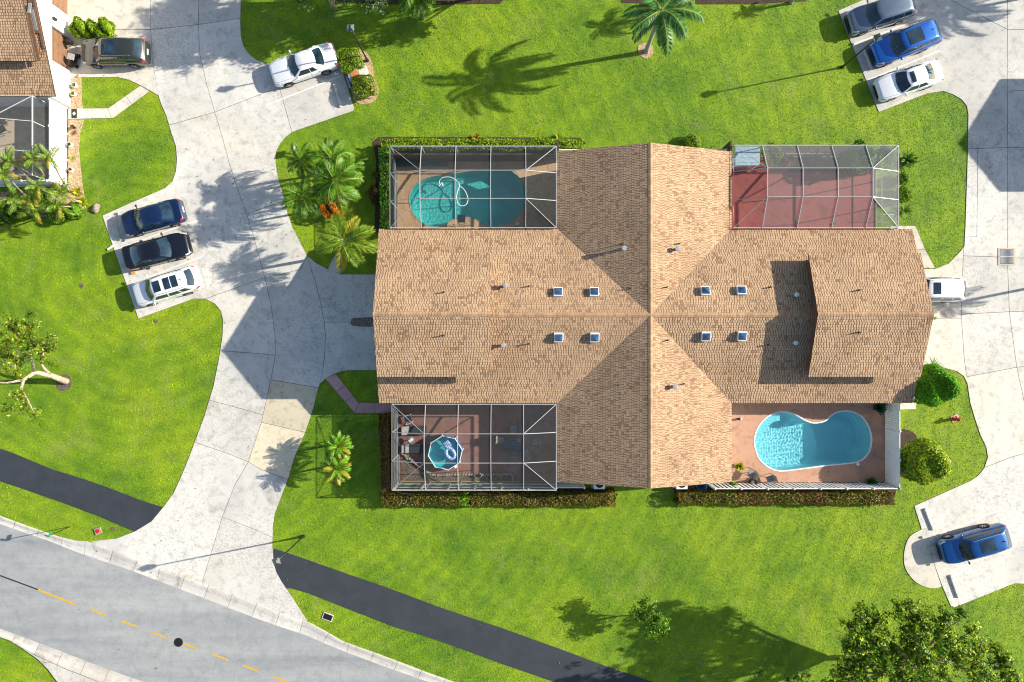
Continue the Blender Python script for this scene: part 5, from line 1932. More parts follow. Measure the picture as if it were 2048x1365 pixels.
# cluster of four broad palms
gp_ = 'palms clustered beside the upper left pool'
for (cx, cy, z, nf, sc, lb) in ((604, 322, 3.3, 13, .82, 'broad leaved palm at the upper left of the cluster by the driveway'),
                            (664, 318, 4.0, 13, .92, 'broad leaved palm at the top of the cluster, farthest from the road'),
                            (672, 362, 4.3, 15, 1.1, 'largest palm of the cluster, above the orange leaved shrub'),
                            (608, 396, 3.7, 14, 1.0, 'lower left palm of the cluster, nearest the driveway edge'),
                            (702, 336, 3.4, 9, .62, 'small palm at the right side of the cluster, nearest the hedge')):
    x, y = W(cx, cy, z)
    jx, jy = random.uniform(-.3, .3), random.uniform(-.3, .3)
    palm('palm_tree', lb, Vector((x + .3 + jx, y - .1 + jy, 0)), Vector((x, y, z - .5)), adon, nf + 3, rt=0.09, group=gp_, shaft=.45, spread=(1.3, -0.5), yaw0=random.random() * 6, scale=sc)
for (cx, cy, z, lb, fr, sc) in ((676, 893, 2.1, 'small green date palm, upper one of the pair on the lower left lawn', pyg + pyg + pygy, .95),
                        (672, 938, 2.2, 'small date palm with yellow fronds, lower one of the pair', pyg + pygy, 1.05)):
    x, y = W(cx, cy, z)
    palm('palm_tree', lb, Vector((x + .05, y, 0)), Vector((x, y, z - .15)), fr, 26, rt=0.085, shaft=0, spread=(1.3, -0.3), yaw0=random.random() * 6, scale=sc, group='pair of small date palms')
# leaning clump by the left house
cl = [(22, 326, 3.4, 75, 372, 'slender palm at the left edge over the far left enclosure'), (66, 322, 3.9, 110, 378, 'slender palm leaning over the white enclosure beams'),
      (98, 318, 3.8, 140, 385, 'slender palm leaning over the white fence, topmost of the clump'), (10, 352, 3.6, 60, 400, 'slender palm at the left edge just above the dark fence gap'),
      (76, 376, 3.6, 128, 408, 'slender palm in the middle of the leaning clump'), (36, 400, 3.2, 95, 420, 'slender palm low at the left of the leaning clump'),
      (122, 384, 2.7, 158, 405, 'slender palm nearest the small lawn in the leaning clump'), (118, 412, 2.4, 150, 415, 'slender palm at the lower right of the leaning clump'),
      (70, 418, 2.6, 110, 425, 'slender palm at the bottom of the leaning clump')]
for i, (cx, cy, z, bx, by, lb) in enumerate(cl):
    x, y = W(cx, cy, z); u, v = W(bx, by, 0)
    palm('palm_tree', lb, Vector((u, v, 0)), Vector((x, y, z - .3)), arec + arecy, 9, rt=0.055, group='leaning palms below the top left house', shaft=.35,
         spread=(1.3, -0.2), yaw0=random.random() * 6, scale=random.uniform(.5, .72), trunkmat='bark', lean=Vector((0, 0, .15)))
# palms beyond the frame whose shadows or tips reach it
for cx, cy, z, sc, fr, lb, nf in ((832, -14, 3.6, 1.0, adon, 'full palm at the top edge above the upper left pool', 20), (2228, 552, 4.2, .75, adon, 'palm beyond the right edge shading the court by the drain', 12),
                       (2315, -113, 5.25, .9, royal, 'tall palm beyond the top right corner', 13), (2194, -124, 4.2, .75, royal, 'second tall palm beyond the top right corner', 12),
                       (1600, -16, 1.6, .6, pyg + pyg, 'low spiky palm at the top edge beside the court', 16), (1365, -8, 2.4, .7, adon, 'shorter palm at the top edge right of the tall palm', 12),
                       (2400, -180, 6.2, .9, royal, 'third tall palm beyond the top right corner', 12)):
    x, y = W(cx, cy, z)
    palm('palm_tree', lb, Vector((x, y, 0)), Vector((x, y, z - .5)), fr, nf, rt=0.11, shaft=.45, spread=(1.25, -0.6), yaw0=random.random() * 6, scale=sc)

# ---- hedges
def hedge(label, x0, y0, x1, y1, h, base, young, yfrac, dens=330, size=.125, z0=0.05, patches=None):
    root = empty('hedge', ((x0 + x1) / 2, (y0 + y1) / 2, 0), 0, label, 'hedge')
    L, Wd = abs(x1 - x0), abs(y1 - y0)
    A = L * Wd + 2 * h * (L + Wd)
    n = int(A * dens)
    ft = L * Wd / A
    P = np.zeros((n, 3)); N = np.zeros((n, 3))
    u = RNG.random(n); v = RNG.random(n); s = RNG.random(n)
    top = s < ft
    P[:, 0] = (u - .5) * L; P[:, 1] = (v - .5) * Wd; P[:, 2] = h
    N[top, 2] = 1
    sd = ~top
    k = RNG.random(n)
    longs = sd & (k < L / (L + Wd)); sg = np.where(RNG.random(n) < .5, -1, 1)
    P[longs, 1] = sg[longs] * Wd / 2; P[longs, 2] = v[longs] * h; N[longs, 1] = sg[longs]
    sh = sd & ~longs
    P[sh, 0] = sg[sh] * L / 2; P[sh, 2] = v[sh] * h; N[sh, 0] = sg[sh]
    wob = 0.05 * np.sin(P[:, 0] * 3.1 + 1) + 0.05 * np.sin(P[:, 1] * 4.3 + P[:, 0] * 1.3)
    P += N * (wob[:, None] + RNG.normal(scale=.05, size=(n, 1)))
    P[:, 2] = np.maximum(P[:, 2], .05)
    V = leaf_quads(P, N, size * RNG.uniform(.6, 1.4, n))
    Cc = leaf_cols(n, base, .3, young, yfrac)
    if patches is not None:
        for (fx, w, c, pr) in patches:
            m_ = (np.abs(P[:, 0] - (fx - .5) * L) < w) & (RNG.random(n) < pr)
            Cc[m_] = np.array(c) * RNG.uniform(.7, 1.2, size=(m_.sum(), 1))
    o = link('foliage', np_mesh('foliage', V, 4, M['leaf'], Cc), root)
    core = MB(); core.box(0, 0, h / 2 - .1, L - .35, Wd - .35, h - .3); core.build('twigs', M['twig'], root)
    return root
LIME = (0.24, 0.34, 0.012)
def wx(px, z=0): return (px - 1024) * (CAM_H - z) / CAM_H / PPM
def wy(py, z=0): return (682.5 - py) * (CAM_H - z) / CAM_H / PPM
hedge('clipped lime green hedge along the top of the upper left enclosure', wx(762, 1), wy(297, 1), wx(1166, 1), wy(279, 1), 1.0, (0.19, 0.29, 0.012), LIME, .4)
hedge('clipped dark green hedge along the left side of the upper left enclosure', wx(760, 1.2), wy(462, 1.2), wx(780, 1.2), wy(298, 1.2), 1.3, (0.06, 0.17, 0.015), (0.14, 0.25, 0.01), .15)
RB = (0.16, 0.075, 0.018)
hedge('long brown and green hedge below the lower left enclosure', wx(762, .8), wy(1011, .8), wx(1231, .8), wy(987, .8), .9, (0.12, 0.15, 0.014), RB, .45, patches=[(0.355, .4, (0.16, 0.30, 0.01), .85), (0.1, .5, (.2, .2, .1), .3), (.98, .2, (.3, .25, .02), .7)])
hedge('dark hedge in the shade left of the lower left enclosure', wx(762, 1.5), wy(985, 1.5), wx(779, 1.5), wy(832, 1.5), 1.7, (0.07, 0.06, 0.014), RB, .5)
hedge('brown and green hedge below the open pool deck fence', wx(1356, .8), wy(1008, .8), wx(1788, .8), wy(986, .8), .9, (0.14, 0.17, 0.014), RB, .42,
      patches=[(.35, 1.2, (.17, .07, .02), .4), (.62, 1.0, (.17, .07, .02), .4), (.97, .7, (.16, .06, .02), .4)])

def bush(name, label, px, py, z, r, h, base, young, yf, n, size, cat='bush', group=None, core=True, irregular=0.12, aspect=.5, sq=False, rz=0.0):
    x, y = W(px, py, z)
    root = empty(name, (x, y, 0), rz, label, cat, group)
    d = RNG.normal(size=(n, 3)); d /= np.linalg.norm(d, axis=1, keepdims=True)
    d[:, 2] = np.where(d[:, 2] < -0.3, -d[:, 2], d[:, 2])
    wob = 1 + irregular * (np.sin(d[:, 0] * 5 + d[:, 1] * 3) * .5 + np.sin(d[:, 2] * 6 + d[:, 0] * 4) * .5)
    q = wob * (0.92 + 0.1 * RNG.random(n))
    if sq: q = q / (np.max(np.abs(d), axis=1) ** .75) * .86
    P = d * q[:, None] * np.array([r, r, h / 2])[None, :] + np.array([0, 0, h / 2])
    V = leaf_quads(P, d, size * RNG.uniform(.6, 1.4, n), aspect)
    link('foliage', np_mesh('foliage', V, 4, M['leaf'], leaf_cols(n, base, .3, young, yf)), root)
    if core:
        mb = MB()
        k = 12
        cs = .7 if sq else 1.0
        mb.lathe(0, 0, [(r * .80 * cs * math.sqrt(max(0.02, 1 - (2 * i / k - 1) ** 2)), .05 + (h * .88 * cs) * i / k) for i in range(k + 1)], 14)
        mb.build('branches', M['twig'], root, smooth=True)
    return root
bush('bush', 'large bright green rounded bush beside the right corner of the house', 1864, 771, 2.4, 1.42, 4.3, (0.085, 0.27, 0.012), (0.19, 0.38, 0.01), .35, 9000, .17, irregular=.13, aspect=.6)
bush('bush', 'large rounded yellow green bush right of the white board fence', 1851, 923, 1.7, 1.58, 3.1, (0.16, 0.26, 0.016), (0.40, 0.44, 0.03), .42, 8000, .16, irregular=.13, aspect=.7)
bush('bush', 'small lime bush at the top of the left garage hedge row, by the wall', 158, 55, .8, .62, 1.1, (0.17, 0.28, 0.01), LIME, .4, 1100, .24, irregular=.35, group='lime shrubs beside the olive grey car')
bush('bush', 'small lime bush in the middle of the row above the olive grey car', 182, 58, .7, .55, 1.0, (0.17, 0.28, 0.01), LIME, .4, 1000, .24, irregular=.35, group='lime shrubs beside the olive grey car')
bush('bush', 'small lime bush at the driveway end of the row above the olive grey car', 208, 55, .8, .62, 1.1, (0.17, 0.28, 0.01), LIME, .4, 1100, .24, irregular=.35, group='lime shrubs beside the olive grey car')
bush('bush', 'clipped green shrub above the rusty utility box by the lamp post', 701, 122, .7, .95, 1.1, (0.11, 0.20, 0.012), (0.28, 0.36, 0.02), .4, 3600, .13, sq=True, rz=.3)
bush('bush', 'clipped green shrub below the rusty utility box', 728, 172, .7, .9, 1.1, (0.10, 0.17, 0.014), (0.30, 0.32, 0.02), .4, 3400, .13, sq=True, rz=.3)
bush('bush', 'small lime ball shrub at the top edge of the crossing gable', 1386, 285, .5, .66, .8, (0.19, 0.28, 0.012), LIME, .4, 1600, .1)
bush('bush', 'orange and yellow croton shrub under the palm cluster', 662, 415, .9, .75, 1.3, (0.40, 0.10, 0.012), (0.55, 0.30, 0.02), .35, 1300, .2, aspect=.3, irregular=.3)
bush('bush', 'small red orange croton right of the largest cluster palm', 693, 365, .9, .4, 1.0, (0.38, 0.12, 0.012), (0.5, 0.3, 0.02), .4, 400, .2, aspect=.3, irregular=.3)
bush('bush', 'dark red leaved shrub left of the upper left hedge', 750, 385, .4, .5, .8, (0.10, 0.05, 0.02), (0.16, 0.18, 0.02), .4, 700, .18, aspect=.3, irregular=.3)
bush('bush', 'small pale green shrub near the right corner of the red patio enclosure', 1806, 390, .4, .6, .9, (0.13, 0.25, 0.012), (0.22, 0.3, 0.02), .3, 1300, .12)
bush('bush', 'rounded bright green shrub right of the red patio enclosure', 1807, 358, .5, .45, .8, (0.10, 0.22, 0.012), (0.22, 0.3, 0.02), .3, 700, .12)

for px, py, r_, h_, c_, lb in ((30, 415, .8, 1.0, (.05, .13, .015), 'dark green shrub at the left edge under the leaning palms'), (75, 410, .75, .9, (.07, .15, .015), 'second shrub from the left edge under the leaning palms'),
                            (118, 428, .6, .8, (.05, .12, .015), 'dark shrub at the lower middle under the leaning palms'), (150, 422, .5, .7, (.12, .24, .015), 'bright green shrub at the right end under the leaning palms'),
                            (8, 430, .7, .8, (.05, .11, .02), 'dark shrub in the lower left corner of the palm bed'), (100, 396, .55, .8, (.08, .17, .02), 'green shrub between the fence end and the leaning palms')):
    bush('bush', lb, px, py, h_ * .5, r_, h_, c_, (.22, .32, .02), .2, 1300, .2, irregular=.35, aspect=.4)
def spiky(label, px, py, n, L, base, up=(0.3, 1.2), w=.09, z=0.0, young=None, name='plant', cat='plant', group=None, parent=None, loc=None):
    x, y = W(px, py, z) if loc is None else loc[:2]
    root = empty(name, (x, y, z), 0, label, cat, group)
    V, Cc = [], []
    for i in range(n):
        az = i * 2.4 + random.uniform(-.3, .3); el = random.uniform(*up)
        l = L * random.uniform(.7, 1.1)
        d = Vector((math.cos(az) * math.cos(el), math.sin(az) * math.cos(el), math.sin(el)))
        s = Vector((-math.sin(az), math.cos(az), 0)) * w / 2
        m_ = d * l * .5; t_ = d * l + Vector((0, 0, -l * .25))
        V += [(0, 0, .05), tuple(m_ - s), tuple(t_), tuple(m_ + s)]
        c = young if (young and random.random() < .3) else base
        k = random.uniform(.75, 1.25)
        Cc.append(tuple(q * k for q in c))
    link('leaves', np_mesh('leaves', V, 4, M['leaf'], Cc), root)
    return root
spiky('dark green strappy leaved plant at the upper right corner of the red patio enclosure', 1812, 322, 70, 1.05, (0.05, 0.13, 0.02), w=.13, young=(.16, .22, .02))
spiky('low strappy plant with drooping leaves beside the right end of the red patio', 1806, 422, 36, .8, (0.12, 0.22, 0.02), w=.1, young=(.25, .3, .03))
spiky('upper spiky plant growing behind the large bright green bush', 1862, 733, 26, 1.15, (0.08, 0.19, 0.02), w=.07, z=1.6, young=(.2, .3, .03))
spiky('yellow spiky plant right of the lime hedge top edge', 1117, 276, 36, .5, (0.26, 0.30, 0.02), w=.08)
spiky('red green spiky plant above the lime hedge near its middle', 953, 277, 30, .55, (0.18, 0.17, 0.02), w=.08, young=(.3, .1, .02))
spiky('small lime plant beside the yellow spiky plant', 1083, 277, 24, .35, (0.25, 0.33, 0.02), w=.08)
spiky('dark red spiky plant at the left hedge foot, upper', 752, 350, 26, .55, (0.14, 0.13, 0.02), w=.07, young=(.2, .06, .02))
spiky('dark spiky plant at the left hedge foot, lower', 750, 405, 30, .55, (0.09, 0.09, 0.02), w=.07, young=(.2, .06, .02))
spiky('spiky weed between garage and wood chip bed', 131, 152, 22, .5, (0.16, 0.28, 0.04), w=.06)
spiky('yellow leaved plant beside the lime shrubs at the wall', 134, 43, 20, .55, (0.45, 0.40, 0.02), w=.09)
spiky('yellow flowering plant at the lower end of the wood chip bed', 158, 385, 34, .6, (0.45, 0.42, 0.02), w=.1)
spiky('yellow plant at the far end of the leaning palm clump', 168, 405, 34, .6, (0.42, 0.42, 0.03), w=.1)
spiky('yellow green agave at the bottom of the leaning clump', 112, 436, 30, .5, (0.36, 0.38, 0.04), w=.09)
spiky('lime bromeliad under the leaning palms', 36, 425, 26, .55, (0.30, 0.40, 0.02), w=.12)
spiky('small lime plant by the right gable end of the large house', 1868, 637, 14, .25, (0.22, 0.32, 0.02), w=.07)
spiky('small green sprout on the lower edge of the red patio enclosure', 1665, 449, 16, .32, (0.22, 0.34, 0.02), w=.1, z=2.9)

# ---- trees
def limb_tree(name, label, base, limbs, clumps, leafcol, young, yf, bark='bark', size=.17, group=None, aspect=.5):
    root = empty(name, base, 0, label, 'tree', group)
    mb = MB()
    pts, rr = limbs[0]
    mb.tube([Vector(p) - Vector(base) for p in pts], rr, 9)
    mb.build('trunk', M[bark], root, smooth=True)
    for pts, rr in limbs[1:]:
        mb = MB(); mb.tube([Vector(p) - Vector(base) for p in pts], rr, 7); mb.build('branch', M[bark], root, smooth=True)
    parts = []
    for (c, r, n, fl_) in clumps:
        c = Vector(c) - Vector(base)
        parts.append(clump(c, r, n, size, leafcol, fl_, young, yf, shell=.25, aspect=aspect))
    foliage_obj('crown', parts, root)
    return root

# leaning tree on the left lawn
bs_ = W3(134, 764, 0)
A_, B_, C_, D_, E_ = W3(134, 764, 0), W3(103, 752, 1.1), W3(70, 745, 2.1), W3(47, 760, 2.8), W3(42, 778, 3.2)
F_, G__, = W3(55, 800, 3.7), W3(66, 822, 4.0)
H_, I_ = W3(62, 715, 3.0), W3(34, 702, 3.7)
J_, K_ = W3(86, 735, 1.9), W3(80, 722, 2.4)
limbs = [([A_, B_, C_, D_, E_], [.24, .20, .16, .12, .09]), ([E_, F_, G__], [.08, .05, .03]), ([C_, H_, I_], [.11, .08, .04]), ([B_, J_, K_, W3(90, 700, 3.2)], [.13, .10, .08, .03]),
         ([I_, W3(30, 735, 4), W3(5, 720, 4.4)], [.05, .04, .02]), ([H_, W3(55, 680, 3.8), W3(45, 660, 4.2)], [.06, .04, .02]), ([D_, W3(15, 766, 3.3), W3(-30, 765, 3.8)], [.10, .07, .05]),
         ([G__, W3(70, 828, 4.1)], [.03, .01])]
cls = []
for px, py, z, r, n in ((35, 648, 4.6, .95, 900), (62, 660, 4.4, .7, 600), (12, 670, 4.6, .8, 600), (45, 690, 4.3, .9, 800), (75, 690, 4.0, .75, 600), (98, 695, 3.8, .7, 600), (85, 715, 3.5, .45, 250),
                        (15, 705, 4.4, .85, 700), (45, 720, 3.9, .5, 300), (8, 735, 4.2, .6, 350), (30, 745, 3.9, .5, 250), (25, 785, 4.0, .6, 300), (35, 805, 4.0, .7, 350), (8, 820, 4.2, .7, 300),
                        (62, 815, 4.0, .4, 140), (68, 830, 4.0, .35, 90), (-20, 690, 4.6, 1.2, 900), (-40, 740, 4.6, 1.2, 800), (-20, 800, 4.4, 1.0, 500)):
    cls.append((W3(px, py, z), r * 1.05, int(n * .42), .7))
limb_tree('tree', 'leaning pale barked tree with sparse crown at the left edge', bs_, limbs, cls, (0.10, 0.15, 0.018), (0.34, 0.33, 0.03), .22, size=.20)

# big tree bottom right
def crown_tree(label, base, centers, leafcol, young, yf, n=1600, size=.2, trunk_r=.22, name='tree', group=None, cz=None, fl_=.7, bark='bark'):
    limbs = []
    b = Vector(base)
    mz = min(c[0].z for c in centers) * .45
    hub = Vector((sum(c[0].x for c in centers) / len(centers) * .35 + b.x * .65, sum(c[0].y for c in centers) / len(centers) * .35 + b.y * .65, mz))
    limbs.append(([b, b.lerp(hub, .5), hub], [trunk_r, trunk_r * .85, trunk_r * .75]))
    for c, r, nn in centers:
        m_ = hub.lerp(c, .5) + Vector((random.uniform(-.3, .3), random.uniform(-.3, .3), .2))
        limbs.append(([hub, m_, c], [trunk_r * .5, trunk_r * .3, .03]))
        for q in range(2):
            e = c + Vector((random.uniform(-1, 1), random.uniform(-1, 1), random.uniform(-.2, .5))) * r * .7
            limbs.append(([m_.lerp(c, .5), e], [.05, .02]))
    cl_ = [(c, r, nn, fl_) for c, r, nn in centers]
    return limb_tree(name, label, base, limbs, cl_, leafcol, young, yf, bark=bark, size=size, group=group)
cen = []
for px, py, z, r, n in ((1718, 1258, 6.2, .85, 1300), (1745, 1240, 6.3, .7, 900), (1705, 1295, 6.0, .8, 1200), (1755, 1285, 6.2, .95, 1400), (1820, 1230, 6.6, .8, 900), (1800, 1215, 6.8, .45, 450),
                        (1850, 1255, 6.6, .9, 1100), (1890, 1245, 6.6, .6, 700), (1925, 1230, 6.4, .35, 300), (1885, 1285, 6.4, .9, 1200), (1825, 1290, 6.6, 1.0, 1400), (1780, 1320, 6.4, 1.0, 1500),
                        (1720, 1330, 5.8, .8, 1000), (1690, 1350, 5.6, .9, 1200), (1850, 1330, 6.6, 1.1, 1500), (1920, 1310, 6.4, 1.0, 1200), (1960, 1300, 6.0, .6, 600), (1955, 1345, 6.2, 1.0, 1100),
                        (2005, 1330, 6.0, .6, 700), (2020, 1355, 5.8, .6, 600), (1995, 1300, 5.8, .35, 250), (1945, 1262, 6.2, .3, 250), (1800, 1365, 6.4, 1.2, 1400), (1880, 1375, 6.4, 1.3, 1400), (1740, 1390, 6.0, 1.2, 1000),
                        (1960, 1400, 6.0, 1.2, 900), (1830, 1430, 6.2, 1.4, 1000), (1900, 1450, 6.0, 1.4, 900), (1770, 1450, 5.8, 1.3, 800), (1660, 1380, 5.4, .8, 700)):
    cen.append((W3(px, py, z), r, int(n * .8)))
crown_tree('broad dark green tree spreading over the bottom right corner', W3(1795, 1275, 0) + Vector((0.8, -1.5, 0)), cen, (0.075, 0.155, 0.014), (0.34, 0.40, 0.02), .34, size=.22, trunk_r=.26)
cen = [(W3(px, py, z), r, n) for px, py, z, r, n in ((1300, 1222, 2.3, .55, 380), (1285, 1238, 2.2, .5, 320), (1320, 1245, 2.4, .55, 380), (1305, 1262, 2.3, .45, 280), (1330, 1258, 2.2, .35, 180), (1290, 1210, 2.4, .3, 150), (1275, 1228, 2.1, .3, 140))]
crown_tree('small young green tree standing alone on the lower lawn', W3(1287, 1228, 0), cen, (0.07, 0.16, 0.014), (0.22, 0.33, 0.02), .3, size=.2, trunk_r=.06)
# second larger canopy whose shade lies on the lower lawn, just below the frame
cen = []
for i in range(22):
    a = random.uniform(0, 6.28); rr_ = random.uniform(0, 3.6)
    c0 = W3(1600, 1455, 6.0)
    cen.append((c0 + Vector((math.cos(a) * rr_, math.sin(a) * rr_ * .75, random.uniform(-.8, .8))), random.uniform(.8, 1.3), 800))
crown_tree('broad dark green tree just below the bottom edge of the picture', W3(1600, 1400, 0), cen, (0.045, 0.095, 0.014), (0.22, 0.25, 0.02), .2, size=.24, trunk_r=.25)
# trees above the top edge
def blob_tree(label, px, py, z, rad, k, col=(0.05, 0.10, 0.02), yng=(0.20, 0.25, 0.06), n=900, rs=(.6, 1.1), yf=.2, trunk_r=.16):
    c0 = W3(px, py, z); cen = []
    for i in range(k):
        a = random.uniform(0, 6.28); rr_ = rad * math.sqrt(random.random())
        cen.append((c0 + Vector((math.cos(a) * rr_, math.sin(a) * rr_, random.uniform(-.9, .9))), random.uniform(*rs), n))
    return crown_tree(label, Vector((c0.x, c0.y, 0)), cen, col, yng, yf, size=.2, trunk_r=trunk_r)
blob_tree('green grey leaved tree at the top edge right of the driveway', 628, -62, 5.4, 2.1, 11, yng=(.35, .4, .22))
blob_tree('silvery green tree at the top edge above the lamp post', 742, -52, 4.6, 1.7, 9, col=(0.07, 0.12, 0.05), yng=(.35, .4, .28))
blob_tree('dark tree beyond the top edge between the left trees', 690, -120, 6.4, 2.4, 11)
blob_tree('dark tree beyond the top edge shading the upper driveway', 790, -135, 6.8, 2.4, 12)
blob_tree('dark tree beyond the top edge above the full palm', 905, -110, 5.6, 2.0, 9)
blob_tree('low dark tree beyond the top edge left of centre', 1000, -85, 4.6, 1.6, 8)

# ------------------------------------------------------------------ lawn blades
def lawn_blades():
    dens = 85
    x0, x1, y0, y1 = -39.5, 39.5, -27, 27
    n = int((x1 - x0) * (y1 - y0) * dens)
    P = np.stack([RNG.uniform(x0, x1, n), RNG.uniform(y0, y1, n)], axis=1)
    keep = np.ones(n, dtype=bool)
    J = P + RNG.normal(scale=.035, size=P.shape)
    polys = [px2(left_drive), px2(right_drive), px2(apron_semi), px2(walk_right), px2(walk_bush), px2(walk_left), px2(walk_pink), px2(walk_palm), px2(path_l), px2(path_r),
             px2(out_up + in_lo[::-1]), px2(in_lo + out_lo[::-1]), px2(drive_lo), px2(pb)] + [px2(b) for b in beds] + list(deck_poly.values())
    polys += [[(XW + ov, s_e + ov), (XE - .9, s_e + ov), (XE - .9, n_e - ov), (XW + ov, n_e - ov)], [(w_e + ov, YS + ov), (e_e - ov, YS + ov), (e_e - ov, YN - ov), (w_e + ov, YN - ov)],
              [(-62, 11.3), (-32.9, 11.3), (-32.9, 30), (-62, 30)]]
    for pl in polys:
        A = np.array([(p[0], p[1]) for p in pl])
        b = (J[:, 0] > A[:, 0].min()) & (J[:, 0] < A[:, 0].max()) & (J[:, 1] > A[:, 1].min()) & (J[:, 1] < A[:, 1].max()) & keep
        ix = np.nonzero(b)[0]
        keep[ix[inside(J[ix], pl)]] = False
    P = P[keep]; n = len(P)
    nb_ = 2
    P = np.repeat(P, nb_, axis=0) + RNG.normal(scale=.02, size=(n * nb_, 2)); n *= nb_
    cell = np.random.default_rng(2).random((700, 1100))
    cv = cell[((P[:, 1] + 30) / .13).astype(int) % 700, ((P[:, 0] + 45) / .13).astype(int) % 1100]
    az = RNG.uniform(0, 2 * math.pi, n); h = RNG.uniform(.02, .045, n) * (.6 + 1.0 * cv); ln = RNG.uniform(.03, .09, n); w = RNG.uniform(.012, .024, n)
    B0 = np.stack([P[:, 0] - np.sin(az) * w, P[:, 1] + np.cos(az) * w, np.full(n, .01)], 1)
    B1 = np.stack([P[:, 0] + np.sin(az) * w, P[:, 1] - np.cos(az) * w, np.zeros(n)], 1)
    T = np.stack([P[:, 0] + np.cos(az) * ln, P[:, 1] + np.sin(az) * ln, h], 1)
    V = np.stack([B0, B1, T], 1).reshape(-1, 3)
    k = RNG.uniform(.8, 1.25, n) * (.72 + .52 * cv)
    Cc = np.stack([k * RNG.uniform(.88, 1.12, n), k, k * RNG.uniform(.5, 1.5, n)], 1)
    o = link('grass', np_mesh('grass', V, 3, M['blade'], Cc))
    tag(o, 'short green grass blades covering the lawns', 'grass', kind='stuff')
lawn_blades()
# ------------------------------------------------------------------ street furniture and small things
def lamp_post(label, base, head_px, z, rot=0.3):
    b = W3(*base, 0)
    root = empty('street_lamp', b, 0, label, 'street lamp', 'lamp posts on the lawns')
    mb = MB(); mb.lathe(0, 0, [(.13, 0), (.13, .1), (.075, .25), (.055, 1.2), (.045, z - .25)], 12); mb.build('pole', M['black'], root, smooth=True)
    mb = MB()
    w = .20
    mb.box(0, 0, z - .24, .1, .1, .06, rot)
    for i, j in ((-1, -1), (1, -1), (1, 1), (-1, 1)):
        c, s = math.cos(rot), math.sin(rot)
        mb.bar((i * .11 * c - j * .11 * s, i * .11 * s + j * .11 * c, z - .2), (i * .19 * c - j * .19 * s, i * .19 * s + j * .19 * c, z + .16), .025, .025)
    mb.build('lantern_frame', M['black'], root)
    mb = MB()
    c, s = math.cos(rot), math.sin(rot)
    lo = [((i * .10 * c - j * .10 * s), (i * .10 * s + j * .10 * c), z - .19) for i, j in ((-1, -1), (1, -1), (1, 1), (-1, 1))]
    hi = [((i * .18 * c - j * .18 * s), (i * .18 * s + j * .18 * c), z + .15) for i, j in ((-1, -1), (1, -1), (1, 1), (-1, 1))]
    mb.add(lo + hi, [(k, (k + 1) % 4, 4 + (k + 1) % 4, 4 + k) for k in range(4)]); mb.build('lantern_glass', M['lamp'], root)
    mb = MB()
    r1 = [((i * .24 * c - j * .24 * s), (i * .24 * s + j * .24 * c), z + .16) for i, j in ((-1, -1), (1, -1), (1, 1), (-1, 1))]
    r2 = [((i * .06 * c - j * .06 * s), (i * .06 * s + j * .06 * c), z + .36) for i, j in ((-1, -1), (1, -1), (1, 1), (-1, 1))]
    mb.add(r1 + r2, [(3, 2, 1, 0), (4, 5, 6, 7)] + [(k, (k + 1) % 4, 4 + (k + 1) % 4, 4 + k) for k in range(4)])
    mb.lathe(0, 0, [(.03, z + .36), (.05, z + .40), (.01, z + .46)], 8)
    mb.build('lantern_cap', M['glass'], root)
    return root
lamp_post('black lamp post beside the rusty utility box and white coupe', (735, 122), None, 5.1, 0.0)
lamp_post('black lamp post leaning over the bright blue car in the view', (1684, 135), None, 4.75, .35)
lamp_post('black lamp post at the driveway mouth beside the footpath', (607, 1073), None, 5.6, .4)

def wheel_stop(a, b, label, group='concrete wheel stops'):
    A, B = Vector(W(*a)), Vector(W(*b))
    d = B - A
    root = empty('wheel_stop', ((A.x + B.x) / 2, (A.y + B.y) / 2, .036), math.atan2(d.y, d.x), label, 'wheel stop', group)
    L = d.length
    mb = MB()
    vs = []
    for x, e in ((-L / 2, .03), (-L / 2 + .04, 0), (L / 2 - .04, 0), (L / 2, .03)):
        for y, z in ((-.10, 0), (-.085, .08), (-.05, .13 - e), (.05, .13 - e), (.085, .08), (.10, 0)):
            vs.append((x, y, z))
    fs = [(i * 6 + j, (i + 1) * 6 + j, (i + 1) * 6 + j + 1, i * 6 + j + 1) for i in range(3) for j in range(5)]
    fs += [(0, 1, 2, 3, 4, 5), (23, 22, 21, 20, 19, 18)]
    mb.add(vs, [f[::-1] for f in fs])
    mb.build('block', M['curb'], root)
    mb = MB()
    for x in (-L / 2 + .3, L / 2 - .3): mb.lathe(x, 0, [(.02, .12), (.02, .14)], 8)
    mb.build('anchor_pin', M['fascia'], root)
wheel_stop((669, 169), (682, 216), 'pale wheel stop in the empty bay beside the white coupe')
wheel_stop((228, 438), (243, 482), 'pale wheel stop in front of the navy sedan')
wheel_stop((1726, 98), (1743, 139), 'pale wheel stop in front of the bright blue car')
wheel_stop((1848, 1017), (1865, 1060), 'pale wheel stop above the deep blue car at lower right')
wheel_stop((1899, 1150), (1915, 1195), 'pale wheel stop below the deep blue car at lower right')

# utility box
u0 = W3(713, 150, .45)
ub_ = empty('utility_box', (u0.x, u0.y, 0), R(17), 'rust stained electrical box between two clipped shrubs', 'utility box')
mb = MB(); mb.box(0, 0, .05, 1.7, 1.2, .1); mb.build('pad', M['curb'], ub_)
mb = MB(); mb.box(-.15, 0, .42, .85, .95, .66); mb.build('cabinet', M['galv'], ub_)
mb = MB(); mb.box(-.10, 0, .765, .55, .98, .03); mb.build('rusty_lid', M['rust'], ub_)
mb = MB(); mb.box(.42, 0, .65, .50, .90, .05); mb.build('grey_lid', M['curb'], ub_)
mb = MB(); mb.box(.42, 0, .36, .46, .86, .52); mb.build('side_cabinet', M['galv'], ub_)
mb = MB(); mb.box(-.62, -.15, .3, .09, .95, .5); mb.build('meter_box', M['glass'], ub_)

